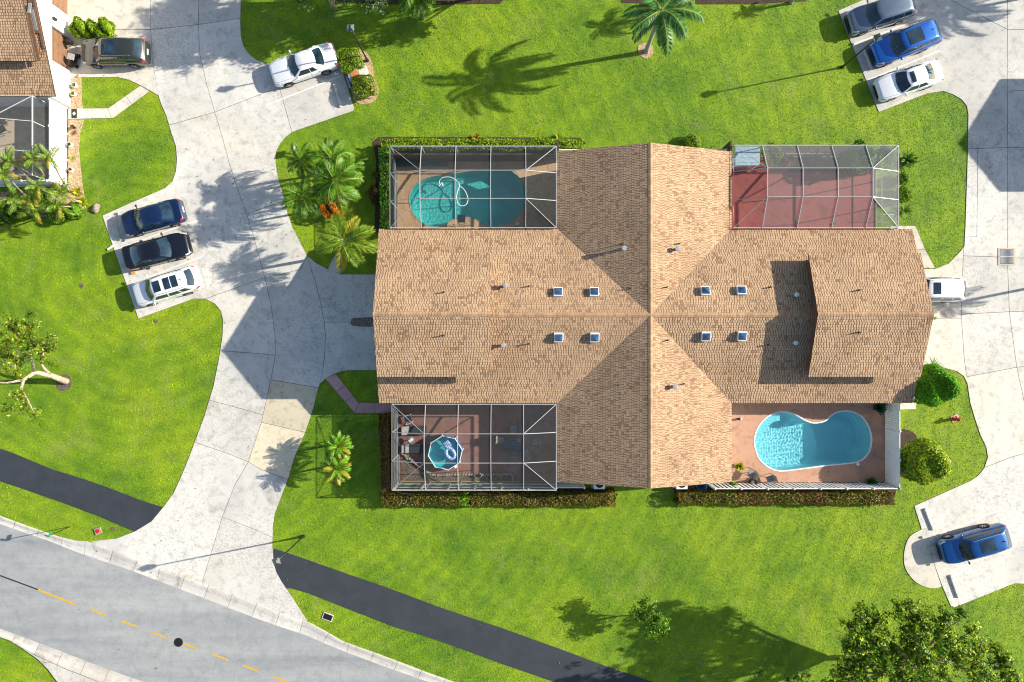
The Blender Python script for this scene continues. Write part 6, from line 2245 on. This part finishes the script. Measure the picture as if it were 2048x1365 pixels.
# street name sign
sb = W3(140, 1054, 0)
sg = empty('street_sign', sb, R(70), 'small green street name sign on a thin post beside the road', 'street sign')
mb = MB(); mb.lathe(0, 0, [(.03, 0), (.03, 2.15)], 8); mb.build('post', M['black'], sg)
mb = MB(); mb.box(.1, 0, 2.24, .46, .03, .17); pl1 = mb.build('sign_plate', M['green_sign'], sg)
mb = MB(); mb.box(0, .06, 2.42, .03, .30, .15); mb.build('sign_plate', M['green_sign'], sg)

# fire hydrant
hb = W3(1907, 838, 0)
hy = empty('fire_hydrant', hb, R(20), 'red fire hydrant on the right lawn between two round bushes', 'fire hydrant')
mb = MB(); mb.lathe(0, 0, [(.17, 0), (.17, .05), (.11, .06), (.11, .50), (.14, .52), (.14, .56), (.12, .60), (.08, .68), (.03, .72), (.03, .77)], 14); mb.build('barrel', M['red'], hy, smooth=False)
for i, a in enumerate((0, math.pi / 2, math.pi)):
    mb = MB(); d = Vector((math.cos(a), math.sin(a), 0)); mb.tube([d * .08 + Vector((0, 0, .42)), d * .20 + Vector((0, 0, .42)), d * .205 + Vector((0, 0, .42)), d * .24 + Vector((0, 0, .42))], [.06, .06, .08, .08], 10)
    mb.build('outlet', M['red'], hy)
mb = MB(); mb.box(0.1, 0, 0.02, .55, .5, .04); mb.build('base_pad', M['pale_mulch'], hy)
mp_ = W3(1912, 833, 0)
mb = MB(); mb.lathe(mp_.x, mp_.y, [(.17, .03), (.17, .05), (.02, .055)], 14); tag(mb.build('valve_cover', M['curb']), 'round grey valve cover beside the red hydrant', 'valve cover')

# drain
dc = W3(2012.5, 514, 0)
dr = empty('storm_drain', (dc.x, dc.y, .036), 0, 'square storm drain grate in the right court', 'drain')
mb = MB()
for x, y, a, b in ((-.58, 0, .12, 1.28), (.58, 0, .12, 1.28), (0, -.59, 1.04, .10), (0, .59, 1.04, .10)): mb.box(x, y, .012, a, b, .03)
mb.build('frame', M['tan'], dr)
mb = MB(); mb.box(0, 0, .003, 1.04, 1.08, .006); mb.build('pit_dark', M['black'], dr)  # flat black plate, paints the darkness under the grate
bar = MB(); bar.box(0, 0, .02, .022, .48, .03); bme = bar.mesh('bar', M['galv'])
for j in (-.26, .26):
    for i in range(13): link('bar', bme, dr, (-.48 + i * .08, j, 0))
mb = MB(); mb.box(0, 0, .022, 1.04, .05, .035); mb.build('cross_bar', M['curb'], dr)

# manhole on the road
mc = W3(357, 1285, 0)
mh = empty('manhole', (mc.x, mc.y, .012), 0, 'round black manhole cover on the yellow centre line', 'manhole cover')
mb = MB(); mb.lathe(0, 0, [(.34, 0), (.34, .010), (.30, .010)], 24); mb.build('ring', M['fascia'], mh)
mb = MB(); mb.lathe(0, 0, [(.29, .004), (.29, .014), (.26, .016)], 24); mb.build('cover', M['black'], mh)

def cover(px, py, sx, sy, rz, mat, label, name='utility_cover', edge='curb'):
    p = W3(px, py, 0)
    r = empty(name, (p.x, p.y, 0), R(rz), label, 'utility cover')
    mb = MB(); mb.box(0, 0, .03, sx, sy, .05); mb.build('frame', M[edge], r)
    mb = MB(); mb.box(0, 0, .05, sx * .84, sy * .78, .03); mb.build('lid', M[mat], r)
cover(656, 1234, .78, .52, -20, 'black', 'dark rectangular utility cover in the verge below the footpath')
mb = MB(); p = W3(197, 1062, 0)
vc = empty('valve_cover', (p.x, p.y, 0), R(20), 'small red lid in a grey frame in the grass near the road', 'valve cover')
mb.box(0, 0, .05, .48, .48, .08); mb.build('frame', M['stone'], vc)
mb = MB(); mb.lathe(0, 0, [(.15, .08), (.15, .12), (.02, .13)], 14); mb.build('lid', M['red'], vc)
for px, py, m_, lb in ((225, 1058, 'soil', 'bare brown patch in the grass near the red lid'), (311, 643, 'soil', 'small brown bare patch below the white crossover'),
                       (163, 572, 'soil', 'small brown leaf litter patch on the left lawn')):
    p = catmull([(px - 4, py), (px, py - 4), (px + 5, py - 1), (px + 2, py + 4)], 3)
    tag(link('bare_patch', slab_mesh('bare_patch', arrange(px2(p))[0], .03, 0, 0, M[m_])), lb, kind='structure')

# rock beside the bay
def rock(px, py, r, label, mat='stone', sc=(1.3, .8, .6)):
    p = W3(px, py, 0)
    bm = bmesh.new(); bmesh.ops.create_icosphere(bm, subdivisions=3, radius=r)
    for v in bm.verts:
        k = 1 + .22 * math.sin(v.co.x * 9 / r * .3 + 1) * math.cos(v.co.y * 7 / r * .3) + random.uniform(-.05, .05)
        v.co = Vector((v.co.x * sc[0], v.co.y * sc[1], v.co.z * sc[2])) * k
    me = bpy.data.meshes.new('rock'); bm.to_mesh(me); bm.free(); me.materials.append(M[mat])
    o = link('rock', me, None, (p.x, p.y, r * .25), R(60)); tag(o, label, 'rock'); return o
rock(193, 418, .33, 'large grey landscape stone at the corner of the left parking bay')
mb = MB(); p = W3(222, 496, 0); mb.box(p.x, p.y, .06, .5, .12, .1, R(35)); tag(mb.build('bollard', M['white']), 'short fallen white marker beside the left bay', 'marker')
p = W3(268, 546, 0)
cn = empty('crate', (p.x, p.y, .036), R(10), 'small orange plastic block behind the black sedan', 'block')
mb = MB(); mb.box(0, 0, .06, .30, .22, .12); mb.build('block_body', M['orange'], cn)
mb = MB(); mb.box(.02, .17, .10, .28, .06, .06); mb.build('block_handle', M['rust'], cn)

# pots and ornaments in the wood chip bed
def pot(px, py, r, h, mat, label, plant=None, z=0.03, leaf=.25, square=False, n=18):
    p = W3(px, py, z)
    rt = empty('plant_pot', p, 0, label, 'plant pot')
    k = 4 if square else 16
    mb = MB(); mb.lathe(0, 0, [(r * .75, 0), (r, h), (r * .82, h), (r * .80, h * .8)], k); mb.build('pot', M[mat], rt)
    mb = MB(); mb.lathe(0, 0, [(r * .8, h * .70), (r * .78, h * .86)], k); mb.build('soil', M['soil'], rt)
    if plant:
        V, Cc = [], []
        for i in range(n):
            az = i * 2.4; el = random.uniform(.3, 1.3); l = leaf * random.uniform(.6, 1.1)
            d = Vector((math.cos(az) * math.cos(el), math.sin(az) * math.cos(el), math.sin(el))); s = Vector((-math.sin(az), math.cos(az), 0)) * leaf * .16
            b0 = Vector((0, 0, h * .8)); V += [tuple(b0), tuple(b0 + d * l * .5 - s), tuple(b0 + d * l), tuple(b0 + d * l * .5 + s)]
            kk = random.uniform(.7, 1.3); Cc.append(tuple(q * kk for q in plant))
        link('leaves', np_mesh('leaves', V, 4, M['leaf'], Cc), rt)
    return rt
pot(152, 173, .19, .3, 'vinyl', 'round white pot, upper one in the wood chip bed', (.2, .25, .05))
pot(150, 190, .18, .3, 'vinyl', 'round white pot, second from the top in the wood chip bed', (.2, .25, .05))
pot(149, 256, .13, .3, 'black', 'small black pot in the wood chip bed below the path')
pot(143, 291, .21, .3, 'vinyl', 'square white planter with green plant beside the fence', (.06, .15, .03), square=True)
pot(145, 341, .21, .3, 'vinyl', 'square white planter with dry twigs beside the fence', (.15, .14, .08), square=True)
spiky('red brown tuft below the small black pot', 149, 267, 18, .3, (.2, .07, .03), w=.06)
spiky('yellow green tuft between the two square planters', 146, 317, 18, .32, (.3, .3, .04), w=.07)
rock(138, 194, .2, 'small dark stone in the upper wood chip bed', 'stone', (1, 1, .7))
# welcome mat
p = W3(149, 228, 0)
mt = empty('door_mat', (p.x, p.y, .038), 0, 'black door mat with pale round emblem on the left path', 'door mat')
mb = MB(); mb.box(0, 0, .006, .40, .68, .012); mb.build('mat', M['rubber'], mt)
mb = MB()
for k in range(6):
    a = k * math.pi / 3; mb.lathe(.085 * math.cos(a), .10 * math.sin(a), [(.045, .012), (.045, .015)], 8)
mb.lathe(0, 0, [(.05, .012), (.05, .0155)], 10); mb.build('emblem', M['curb'], mt)
# things in front of the left garage
p = W3(152, 124, 0)
gr = empty('mobility_scooter', (p.x, p.y, .036), R(80), 'dark scooter with pale blue seat cover in front of the garage', 'scooter')
mb = MB(); mb.box(0, 0, .22, 1.0, .46, .12); mb.build('chassis', M['black'], gr)
mb = MB(); mb.box(.12, 0, .58, .45, .46, .12); mb.tube([(.12, 0, .25), (.12, 0, .55)], .05, 8); mb.build('seat', M['galv'], gr)
mb = MB(); mb.tube([(-.42, 0, .25), (-.36, 0, .85), (-.30, 0, .9)], .03, 8); mb.tube([(-.32, -.28, .9), (-.32, .28, .9)], .022, 8); mb.build('handlebar', M['black'], gr)
for x in (-.4, .4):
    for y in (-.24, .24):
        mb = MB(); mb.tube([(x, y - .05, .13), (x, y + .05, .13)], .13, 14); mb.build('wheel', M['rubber'], gr)
p = W3(148, 92, 0)
kr = empty('kettle_grill', (p.x, p.y, .036), 0, 'small black barrel grill in front of the garage', 'grill')
mb = MB(); mb.tube([(-.22, .1, .5), (.22, -.05, .5)], .18, 14); mb.build('barrel', M['black'], kr)
mb = MB()
for a, b in ((-.2, .15), (.2, .05), (-.2, -.1), (.2, -.15)): mb.tube([(a, b, 0), (a * .8, b * .6, .5)], .02, 6)
mb.build('stand', M['fascia'], kr)

# air conditioners below the crossing gable
for px, lb in ((1199, 'white air conditioning unit at the lower left of the crossing gable'), (1364, 'white air conditioning unit at the lower right of the crossing gable')):
    x, y = W(px, 971, .8)
    ac = empty('air_conditioner', (x, y + .12, 0), 0, lb, 'air conditioner')
    mb = MB(); mb.box(0, 0, .42, .80, .80, .78); mb.build('case', M['vinyl'], ac)
    mb = MB(); mb.lathe(0, 0, [(.31, .81), (.31, .83), (.27, .835)], 20); mb.build('fan_grille', M['black'], ac)
    mb = MB(); mb.box(0, 0, .02, 1.0, 1.0, .06); mb.build('pad', M['curb'], ac)
x, y = W(1402, 972, .5)
tb = empty('plastic_tub', (x, y, 0), R(20), 'blue plastic tub and hose in the shade left of the slatted fence', 'tub')
mb = MB(); mb.lathe(0, 0, [(.26, 0), (.34, .5), (.31, .5), (.24, .06)], 12); mb.build('tub', M['blue_tarp'], tb)
mb = MB(); mb.tube([(.2, .3, .1), (.5, .1, .35), (.35, -.3, .5), (0, -.35, .3)], .04, 8); mb.build('hose', M['galv'], tb)

# ---- furniture
def lounger(px, py, rz, label, z=.06, group='dark sun loungers by the small round pool'):
    p = W3(px, py, z)
    r = empty('sun_lounger', p, R(rz), label, 'sun lounger', group)
    mb = MB()
    for y in (-.33, .33):
        mb.tube([(-.95, y, .33), (.35, y, .33)], .022, 6); mb.tube([(.35, y, .33), (.85, y, .68)], .022, 6)
    mb.build('frame', M['fascia'], r)
    mb = MB(); mb.box(-.3, 0, .35, 1.28, .60, .025); mb.build('seat', M['fabric_dark'], r)
    mb = MB(); mb.add([(.36, -.3, .355), (.36, .3, .355), (.84, .3, .69), (.84, -.3, .69)], [(0, 3, 2, 1)]); mb.build('backrest', M['fabric_grey'], r)
    for x in (-.85, .3):
        for y in (-.33, .33):
            mb = MB(); mb.tube([(x, y, 0), (x, y, .33)], .02, 6); mb.build('leg', M['fascia'], r)
    return r
lounger(829, 860, 180, 'dark sun lounger, upper one, against the left side of the enclosure')
lounger(829, 896, 180, 'dark sun lounger, lower one, beside the stone bed edging')
p = W3(824, 879, .06)
st = empty('side_table', p, 0, 'small round side table between the two dark loungers', 'side table')
mb = MB(); mb.lathe(0, 0, [(.26, .42), (.26, .45)], 20); mb.build('table_top', M['fabric_grey'], st)
mb = MB(); mb.lathe(0, 0, [(.16, 0), (.03, .03), (.03, .42)], 10); mb.build('stem', M['fascia'], st)
mb = MB(); mb.box(-.03, 0, .47, .3, .2, .04, .6); mb.box(.05, .05, .50, .2, .14, .04, .2)
tw = mb.build('towel', M['white'], None, loc=p); tag(tw, 'crumpled white towel on the small side table', 'towel')

def chair(px, py, rz, label, mat='fabric_grey', frame='black', z=.06, group='patio chairs', w=.56, hoop=False):
    p = W3(px, py, z)
    r = empty('patio_chair', p, R(rz), label, 'chair', group)
    h = w / 2
    mb = MB(); mb.box(0, 0, .42, w * .9, w * .9, .04); mb.build('seat', M[mat], r)
    mb = MB(); mb.add([(-h * .9, -h * .85, .45), (-h * .9, h * .85, .45), (-h * 1.2, h * .8, .92), (-h * 1.2, -h * .8, .92), (-h * .9 - .03, -h * .85, .45), (-h * .9 - .03, h * .85, .45), (-h * 1.2 - .03, h * .8, .92), (-h * 1.2 - .03, -h * .8, .92)],
                      [(0, 1, 2, 3), (7, 6, 5, 4), (2, 6, 7, 3), (0, 3, 7, 4), (1, 5, 6, 2)]); mb.build('backrest', M[mat], r)
    for s in (-1, 1):
        mb = MB(); mb.tube([(-h * 1.1, s * h, .72), (0, s * h * 1.1, .66), (h * .9, s * h, .64), (h, s * h, .42)], .018, 6); mb.build('armrest', M[frame], r)
        for x in (-h, h):
            mb = MB(); mb.tube([(x, s * h, 0), (x * .95, s * h, .62)], .018, 6); mb.build('leg', M[frame], r)
    return r
pt = W3(1024, 889, .06)
tb = empty('patio_table', pt, 0, 'dark rectangular patio table under the lower left enclosure', 'table')
mb = MB(); mb.box(0, 0, .72, 1.2, .85, .03); mb.build('table_top', M['glass'], tb)
for i in (-1, 1):
    for j in (-1, 1):
        mb = MB(); mb.tube([(i * .5, j * .35, 0), (i * .5, j * .35, .71)], .025, 6); mb.build('leg', M['black'], tb)
cg = 'grey chairs round the dark patio table'
chair(1027, 858, -90, 'grey patio chair above the dark table, nearest the house wall', group=cg)
chair(1029, 901, 90, 'grey patio chair below the dark table', group=cg)
chair(1001, 879, 0, 'grey patio chair with beige cushion left of the dark table', group=cg, mat='fabric_grey')
chair(1053, 906, 120, 'grey patio chair at the lower right of the dark table', group=cg)
chair(1071, 882, 180, 'grey patio chair farthest right under the sloped screen', group=cg)
p = W3(994, 879, .9); mb = MB(); mb.box(0, 0, 0, .12, .44, .5); tag(mb.build('cushion', M['fabric_beige'], None, loc=(p.x, p.y, .78)), 'beige cushion on the chair left of the dark table', 'cushion')
p = W3(1038, 881, .75); pot(1038, 881, .1, .12, 'vinyl', 'small white bowl of flowers on the dark patio table', (.4, .25, .2), z=.74, leaf=.15)
# white wire chair and things at the upper left of that patio
chair(818, 838, 200, 'pale wire chair at the top left corner of the lower left enclosure', mat='fabric_grey', frame='white', group='patio chairs')

# bed edging stones inside the enclosure
edge = unzoom([(215, 480), (260, 510), (310, 545), (360, 585), (410, 620), (450, 650), (490, 668), (560, 668), (640, 664), (720, 664), (800, 664), (880, 664), (960, 664), (1040, 662), (1120, 660), (1150, 665), (1152, 720)], 750, 790, 4.18)
soilp = px2(edge) + [(W(1028, 965)[0], -10.3), (-8.2, -10.3), (-8.2, wy(905))]
sb_ = link('planting_bed', slab_mesh('planting_bed', arrange(soilp)[0], .085, .0, 0, M['soil'])); tag(sb_, 'dark soil bed inside the lower left enclosure', kind='structure')
er = empty('stone_edging', (0, 0, 0), 0, 'curved row of rough stones edging the soil bed on the lower left patio', 'stone edging')
E2 = resample(px2(edge), 46)
for i, q in enumerate(E2):
    mb = MB(); a = random.uniform(-.2, .2)
    t = (E2[min(i + 1, 45)] - E2[max(i - 1, 0)]); az = math.atan2(t.y, t.x) + a
    w, d, h = random.uniform(.19, .25), random.uniform(.16, .24), random.uniform(.14, .2)
    vs = []
    for z, s in ((.05, 1), (.05 + h * .7, 1.0), (.05 + h, .78)):
        for k in range(6):
            aa = k * math.pi / 3 + .3; rr_ = random.uniform(.88, 1.1) * s
            vx, vy = math.cos(aa) * w / 2 * rr_ * 1.05, math.sin(aa) * d / 2 * rr_ * 1.05
            vs.append((q.x + vx * math.cos(az) - vy * math.sin(az), q.y + vx * math.sin(az) + vy * math.cos(az), z))
    mb.add(vs, [(k, (k + 1) % 6, 6 + (k + 1) % 6, 6 + k) for k in range(6)] + [(6 + k, 6 + (k + 1) % 6, 12 + (k + 1) % 6, 12 + k) for k in range(6)] + [tuple(range(12, 18))])
    mb.build('stone', M['stone'], er)
spiky('small yellow green plant on the stone edging, right one', 1000, 952, 26, .34, (.2, .26, .03), z=.1, w=.08)
spiky('small yellow green plant on the stone edging, left one', 920, 951, 18, .28, (.22, .24, .03), z=.1, w=.08)
spiky('pale succulent at the upper end of the stone edging', 816, 916, 18, .28, (.2, .28, .15), z=.1, w=.09)
spiky('pale succulent at the bend of the stone edging', 861, 947, 16, .26, (.2, .3, .12), z=.1, w=.08)
p = W3(956, 951, .1)
ln_ = empty('planter_tray', p, 0, 'small oval tray on the stone edging', 'tray')
mb = MB(); mb.tube([(.28 * math.cos(a * math.pi / 8), .14 * math.sin(a * math.pi / 8), .18) for a in range(17)], .03, 6, cap=False); mb.build('rim', M['stone'], ln_)
mb = MB(); mb.box(0, 0, .1, .46, .2, .12); mb.build('tray', M['black'], ln_)

# small above-ground pool
pc = W3(891, 905, .5)
ap = empty('paddling_pool', (pc.x, pc.y, .06), R(10), 'small eight sided blue frame pool on the lower left patio', 'small pool')
Rp = 1.26
oct_ = [(Rp * math.cos(R(45 * k)), Rp * math.sin(R(45 * k))) for k in range(8)]
m_blue = M_simple('blue pool liner', (0.03, 0.20, 0.50), .4)
m_teal = M_simple('teal pool liner', (0.10, 0.50, 0.55), .4)
for k in range(8):
    a, b = oct_[k], oct_[(k + 1) % 8]
    mb = MB(); mb.quad((a[0] * 1.02, a[1] * 1.02, 0), (b[0] * 1.02, b[1] * 1.02, 0), (b[0], b[1], .72), (a[0], a[1], .72)); mb.build('side_panel', m_blue, ap)
    mb = MB(); mb.quad((b[0] * .98, b[1] * .98, .03), (a[0] * .98, a[1] * .98, .03), (a[0] * .98, a[1] * .98, .70), (b[0] * .98, b[1] * .98, .70)); mb.build('liner', m_teal, ap)
    mb = MB(); mb.tube([(a[0], a[1], .72), (b[0], b[1], .72)], .032, 8); mb.build('rail', M['white'], ap)
    mb = MB(); mb.tube([(a[0] * 1.05, a[1] * 1.05, 0), (a[0] * 1.02, a[1] * 1.02, .72)], .03, 6); mb.build('leg', M['white'], ap)
mb = MB(); mb.add([(x * .97, y * .97, .2) for x, y in oct_], [tuple(range(8))]); mb.build('floor', m_teal, ap)
mb = MB(); mb.add([(x * .975, y * .975, .60) for x, y in oct_], [tuple(range(8))]); mb.build('water', M['water_tub'], ap)
m_float, nt, bs = nodes('blue patterned float')
co = coord(nt)
nt.links.new(ramp(nt, noise(nt, co, 9, 3, .6, 2.5), [(.44, (0.01, .06, .42)), (.50, (.02, .30, .65)), (.56, (.8, .88, .9))]), bs.inputs['Base Color']); bs.inputs['Roughness'].default_value = .3
mb = MB(); pts = [(.40 * math.cos(t), .28 * math.sin(t), 0) for t in [2 * math.pi * k / 20 for k in range(21)]]
mb.tube([(x, y, 0) for x, y, z in pts], .13, 10, cap=False)
fo = mb.build('pool_float', m_float, None, smooth=True, loc=(pc.x + .37, pc.y - .05, .72), rz=R(-60)); tag(fo, 'blue and white patterned ring float in the small pool', 'pool float')
mb = MB(); mb.box(0, 0, .02, .62, .5, .14)
bm = bmesh.new(); me = mb.mesh('pool_float', m_float); bm.from_mesh(me); bmesh.ops.bevel(bm, geom=bm.edges[:], offset=.06, segments=3, affect='EDGES'); bm.to_mesh(me); bm.free()
tag(link('pool_float', me, None, (pc.x + .15, pc.y + .6, .70), R(-50)), 'bright blue air mattress folded at the top of the small pool', 'pool float')
mb = MB(); mb.lathe(W(911, 932)[0], W(911, 932)[1], [(.12, .07), (.12, .45), (.05, .5)], 12); tag(mb.build('pool_filter', M['white']), 'white filter unit at the lower right of the small pool', 'pool filter')

# upper left enclosure contents
hose = unzoom([(620, 480), (612, 440), (640, 410), (690, 402), (740, 412), (790, 450), (803, 490), (785, 540), (775, 600), (790, 655), (830, 678), (870, 660), (885, 610), (860, 540), (825, 500), (805, 488)], 750, 270, 4.763)
mb = MB(); mb.tube([(*p_, -.01) for p_ in px2(catmull(hose, 4, False))], .035, 6, cap=False)
mb.tube([W3(878, 372, .0), W3(884, 366, .02), W3(886, 373, .0)], .05, 6)
tag(mb.build('pool_hose', M['white']), 'white looping cleaner hose floating on the teal pool', 'hose')
p = W3(924, 441, .06)
tb = empty('small_table', p, 0, 'small dark glass top table at the lower edge of the teal pool', 'table')
mb = MB(); mb.box(0, 0, .68, .55, .55, .02); mb.build('table_top', M['glass'], tb)
mb = MB()
for i in (-1, 1):
    mb.bar((i * .27, -.27, .69), (i * .27, .27, .69), .03, .03); mb.bar((-.27, i * .27, .69), (.27, i * .27, .69), .03, .03)
mb.build('rim', M['black'], tb)
for i in (-1, 1):
    for j in (-1, 1):
        mb = MB(); mb.tube([(i * .25, j * .25, 0), (i * .25, j * .25, .68)], .02, 6); mb.build('leg', M['black'], tb)
for px, w, lb in ((812, 1.5, 'long dark teal storage bench at the left of the upper wall'), (868, 2.0, 'wide dark teal storage bench along the upper wall of the pool patio')):
    p = W3(px, 322, .5)
    bx_ = empty('storage_bench', (p.x, p.y, .06), 0, lb, 'storage box')
    mb = MB(); mb.box(0, 0, .25, w, .6, .5); mb.build('box', M['teal_box'], bx_)
    mb = MB(); mb.box(0, 0, .52, w + .04, .64, .05); mb.build('lid', M['teal_box'], bx_)
p = W3(1035, 448, .06)
mb = MB(); mb.lathe(p.x, p.y, [(.13, .055), (.13, .075), (.02, .08)], 16); tag(mb.build('skimmer_lid', M['curb']), 'round pale skimmer lid near the teal pool steps', 'skimmer lid')
mb = MB(); mb.box(-3.1, 13.35, .9, 11, .12, 1.8)
tag(mb.build('privacy_wall', M['fascia']), 'dark slatted privacy wall inside the upper edge of the teal pool enclosure', 'wall')

# open pool deck
p = W3(1716, 929, .06); mb = MB(); mb.lathe(p.x, p.y, [(.13, .06), (.13, .078), (.02, .082)], 16); tag(mb.build('skimmer_lid', M['vinyl']), 'round white skimmer lid at the lower right of the blue pool', 'skimmer lid')
p = W3(1478, 838, .06); sk = empty('radio', p, R(10), 'small black and white device on the terracotta deck', 'speaker')
mb = MB(); mb.box(0, 0, .1, .26, .16, .2); mb.build('case', M['black'], sk); mb = MB(); mb.box(.1, 0, .1, .08, .17, .21); mb.build('face', M['vinyl'], sk)
chair(1498, 945, 150, 'black wire patio chair near the gable corner of the open deck', mat='fabric_grey', group='wire chairs on the open pool deck')
chair(1536, 957, 200, 'black wire patio chair beside the slatted fence', mat='fabric_grey', group='wire chairs on the open pool deck')
pot(1503, 964, .27, .5, 'black', 'black pot between the two wire chairs', z=.06)
pot(1752, 815, .30, .4, 'black', 'dark pot with blue green leaves at the top right of the open deck', (.03, .12, .07), z=.06, leaf=.75, n=40)
pot(1737, 962, .2, .3, 'fascia', 'pot with bushy green plant at the lower right of the open deck', (.04, .16, .03), z=.06, leaf=.55, n=70)
pot(1476, 931, .18, .3, 'fascia', 'pot with yellow green plant beside the gable edge', (.28, .30, .02), z=.06, leaf=.5, n=60)
pot(1461, 966, .16, .9, 'fascia', 'tall pot with light green plant at the left of the slatted fence', (.18, .32, .03), z=.06, leaf=.45, n=40)
pot(1420, 968, .13, .5, 'black', 'small pot with pale plant under the gable corner', (.2, .3, .08), z=.06, leaf=.25, n=20)

# upper right enclosure contents
mb = MB(); rp = [(W(1540, 297)[0], wy(292)), (26.5, wy(292)), (26.5, wy(345)), (W(1540, 345)[0], wy(345))]
mb.prism(rp, .0, .10); tag(mb.build('planting_bed', M['mulch']), 'dark planting bed along the top of the red patio', kind='structure')
def shed():
    x0, y0 = W(1471, 331, 2.3); x1, y1 = W(1520, 293, 2.3)
    r = empty('garden_shed', ((x0 + x1) / 2, (y0 + y1) / 2, .06), 0, 'pale blue corrugated shed roof in the top left corner of the red patio', 'shed')
    w, d = x1 - x0, y1 - y0
    m_ = M_simple('pale blue corrugated sheet', (.42, .56, .62), .35)
    for k in range(7):
        mb = MB(); yy = -d / 2 + (k + .5) * d / 7; mb.box(0, yy, 2.2 + (.02 if k % 2 else 0), w, d / 7 - .01, .03); mb.build('roof_sheet', m_, r)
    for i in (-1, 1):
        for j in (-1, 1):
            mb = MB(); mb.box(i * (w / 2 - .08), j * (d / 2 - .08), 1.08, .06, .06, 2.16); mb.build('post', M['white'], r)
    mb = MB(); mb.box(0, 0, .45, w * .8, d * .6, .9); mb.build('cabinet', M['galv'], r)
shed()
rd = 'red leaved plants in the patio bed'
spiky('dark red leaved plant, left one in the patio bed', 1577, 320, 60, .85, (.20, .07, .06), w=.12, z=.1, group=rd)
spiky('dark red leaved plant, right one in the patio bed', 1628, 317, 64, .9, (.24, .09, .08), w=.12, z=.1, group=rd)
bush('bush', 'yellow green shrub in the patio bed beside the shed roof', 1540, 312, .8, .75, 1.9, (.14, .19, .02), (.3, .34, .04), .3, 1500, .13, core=False, irregular=.3)
bush('bush', 'broad leaved green shrub in the middle right of the patio bed', 1712, 318, .8, 1.0, 2.2, (.05, .15, .02), (.14, .25, .03), .3, 1800, .22, core=False, irregular=.3)
bush('bush', 'smaller green shrub in the right corner of the patio bed', 1765, 318, .8, .75, 1.8, (.05, .14, .02), (.14, .25, .03), .3, 1200, .2, core=False, irregular=.3)
p = W3(1762, 440, .06)
rk_ = empty('plant_rack', p, 0, 'white wire rack at the lower right corner of the red patio', 'rack')
for k in range(5):
    mb = MB(); mb.tube([(-.4 + k * .2, -.2, .0), (-.4 + k * .2, .2, 1.0)], .015, 5); mb.build('wire', M['white'], rk_)
mb = MB(); mb.tube([(-.4, -.2, 0.02), (.4, -.2, 0.02)], .015, 5); mb.tube([(-.4, .2, 1.0), (.4, .2, 1.0)], .015, 5); mb.build('rail', M['white'], rk_)

# left patio furniture seen through the screen
chair(12, 262, 30, 'dark patio chair at the left edge under the far left enclosure', mat='fabric_dark', group='patio chairs')
chair(8, 340, 10, 'second dark patio chair at the left edge behind the palms', mat='fabric_dark', group='patio chairs')

# yard sign in the palm cluster
p = W3(588, 300, .5); ys = empty('yard_sign', (p.x, p.y, 0), R(70), 'small white yard sign behind the palm cluster', 'yard sign')
mb = MB(); mb.box(0, 0, .6, .55, .02, .38); mb.build('panel', M['vinyl'], ys); mb = MB(); mb.box(0, 0, .3, .03, .025, .6); mb.build('stake', M['black'], ys)

# dry leaves and scraps lying about
n = 620
P = np.stack([RNG.uniform(-37, 37, n), RNG.uniform(-25, 25, n), np.full(n, .07)], 1)
k1 = RNG.random(n) < .45
P[k1, 0] = RNG.normal(W(640, 0)[0], 4.5, k1.sum()); P[k1, 1] = RNG.normal(wy(420), 5.0, k1.sum())
ok = ~(inside(P[:, :2], [(-9.4, -10.6), (28, -10.6), (28, 13.8), (-9.4, 13.8)]))
P = P[ok]; n = len(P)
V = leaf_quads(P, np.tile([0, 0, 3.0], (n, 1)), RNG.uniform(.06, .16, n), .45)
tag(link('leaf_litter', np_mesh('leaf_litter', V, 4, M['leaf'], leaf_cols(n, (.20, .12, .05), .4, (.32, .28, .06), .3))), 'scattered dry brown leaves on the lawns and driveway', 'leaves', kind='stuff')
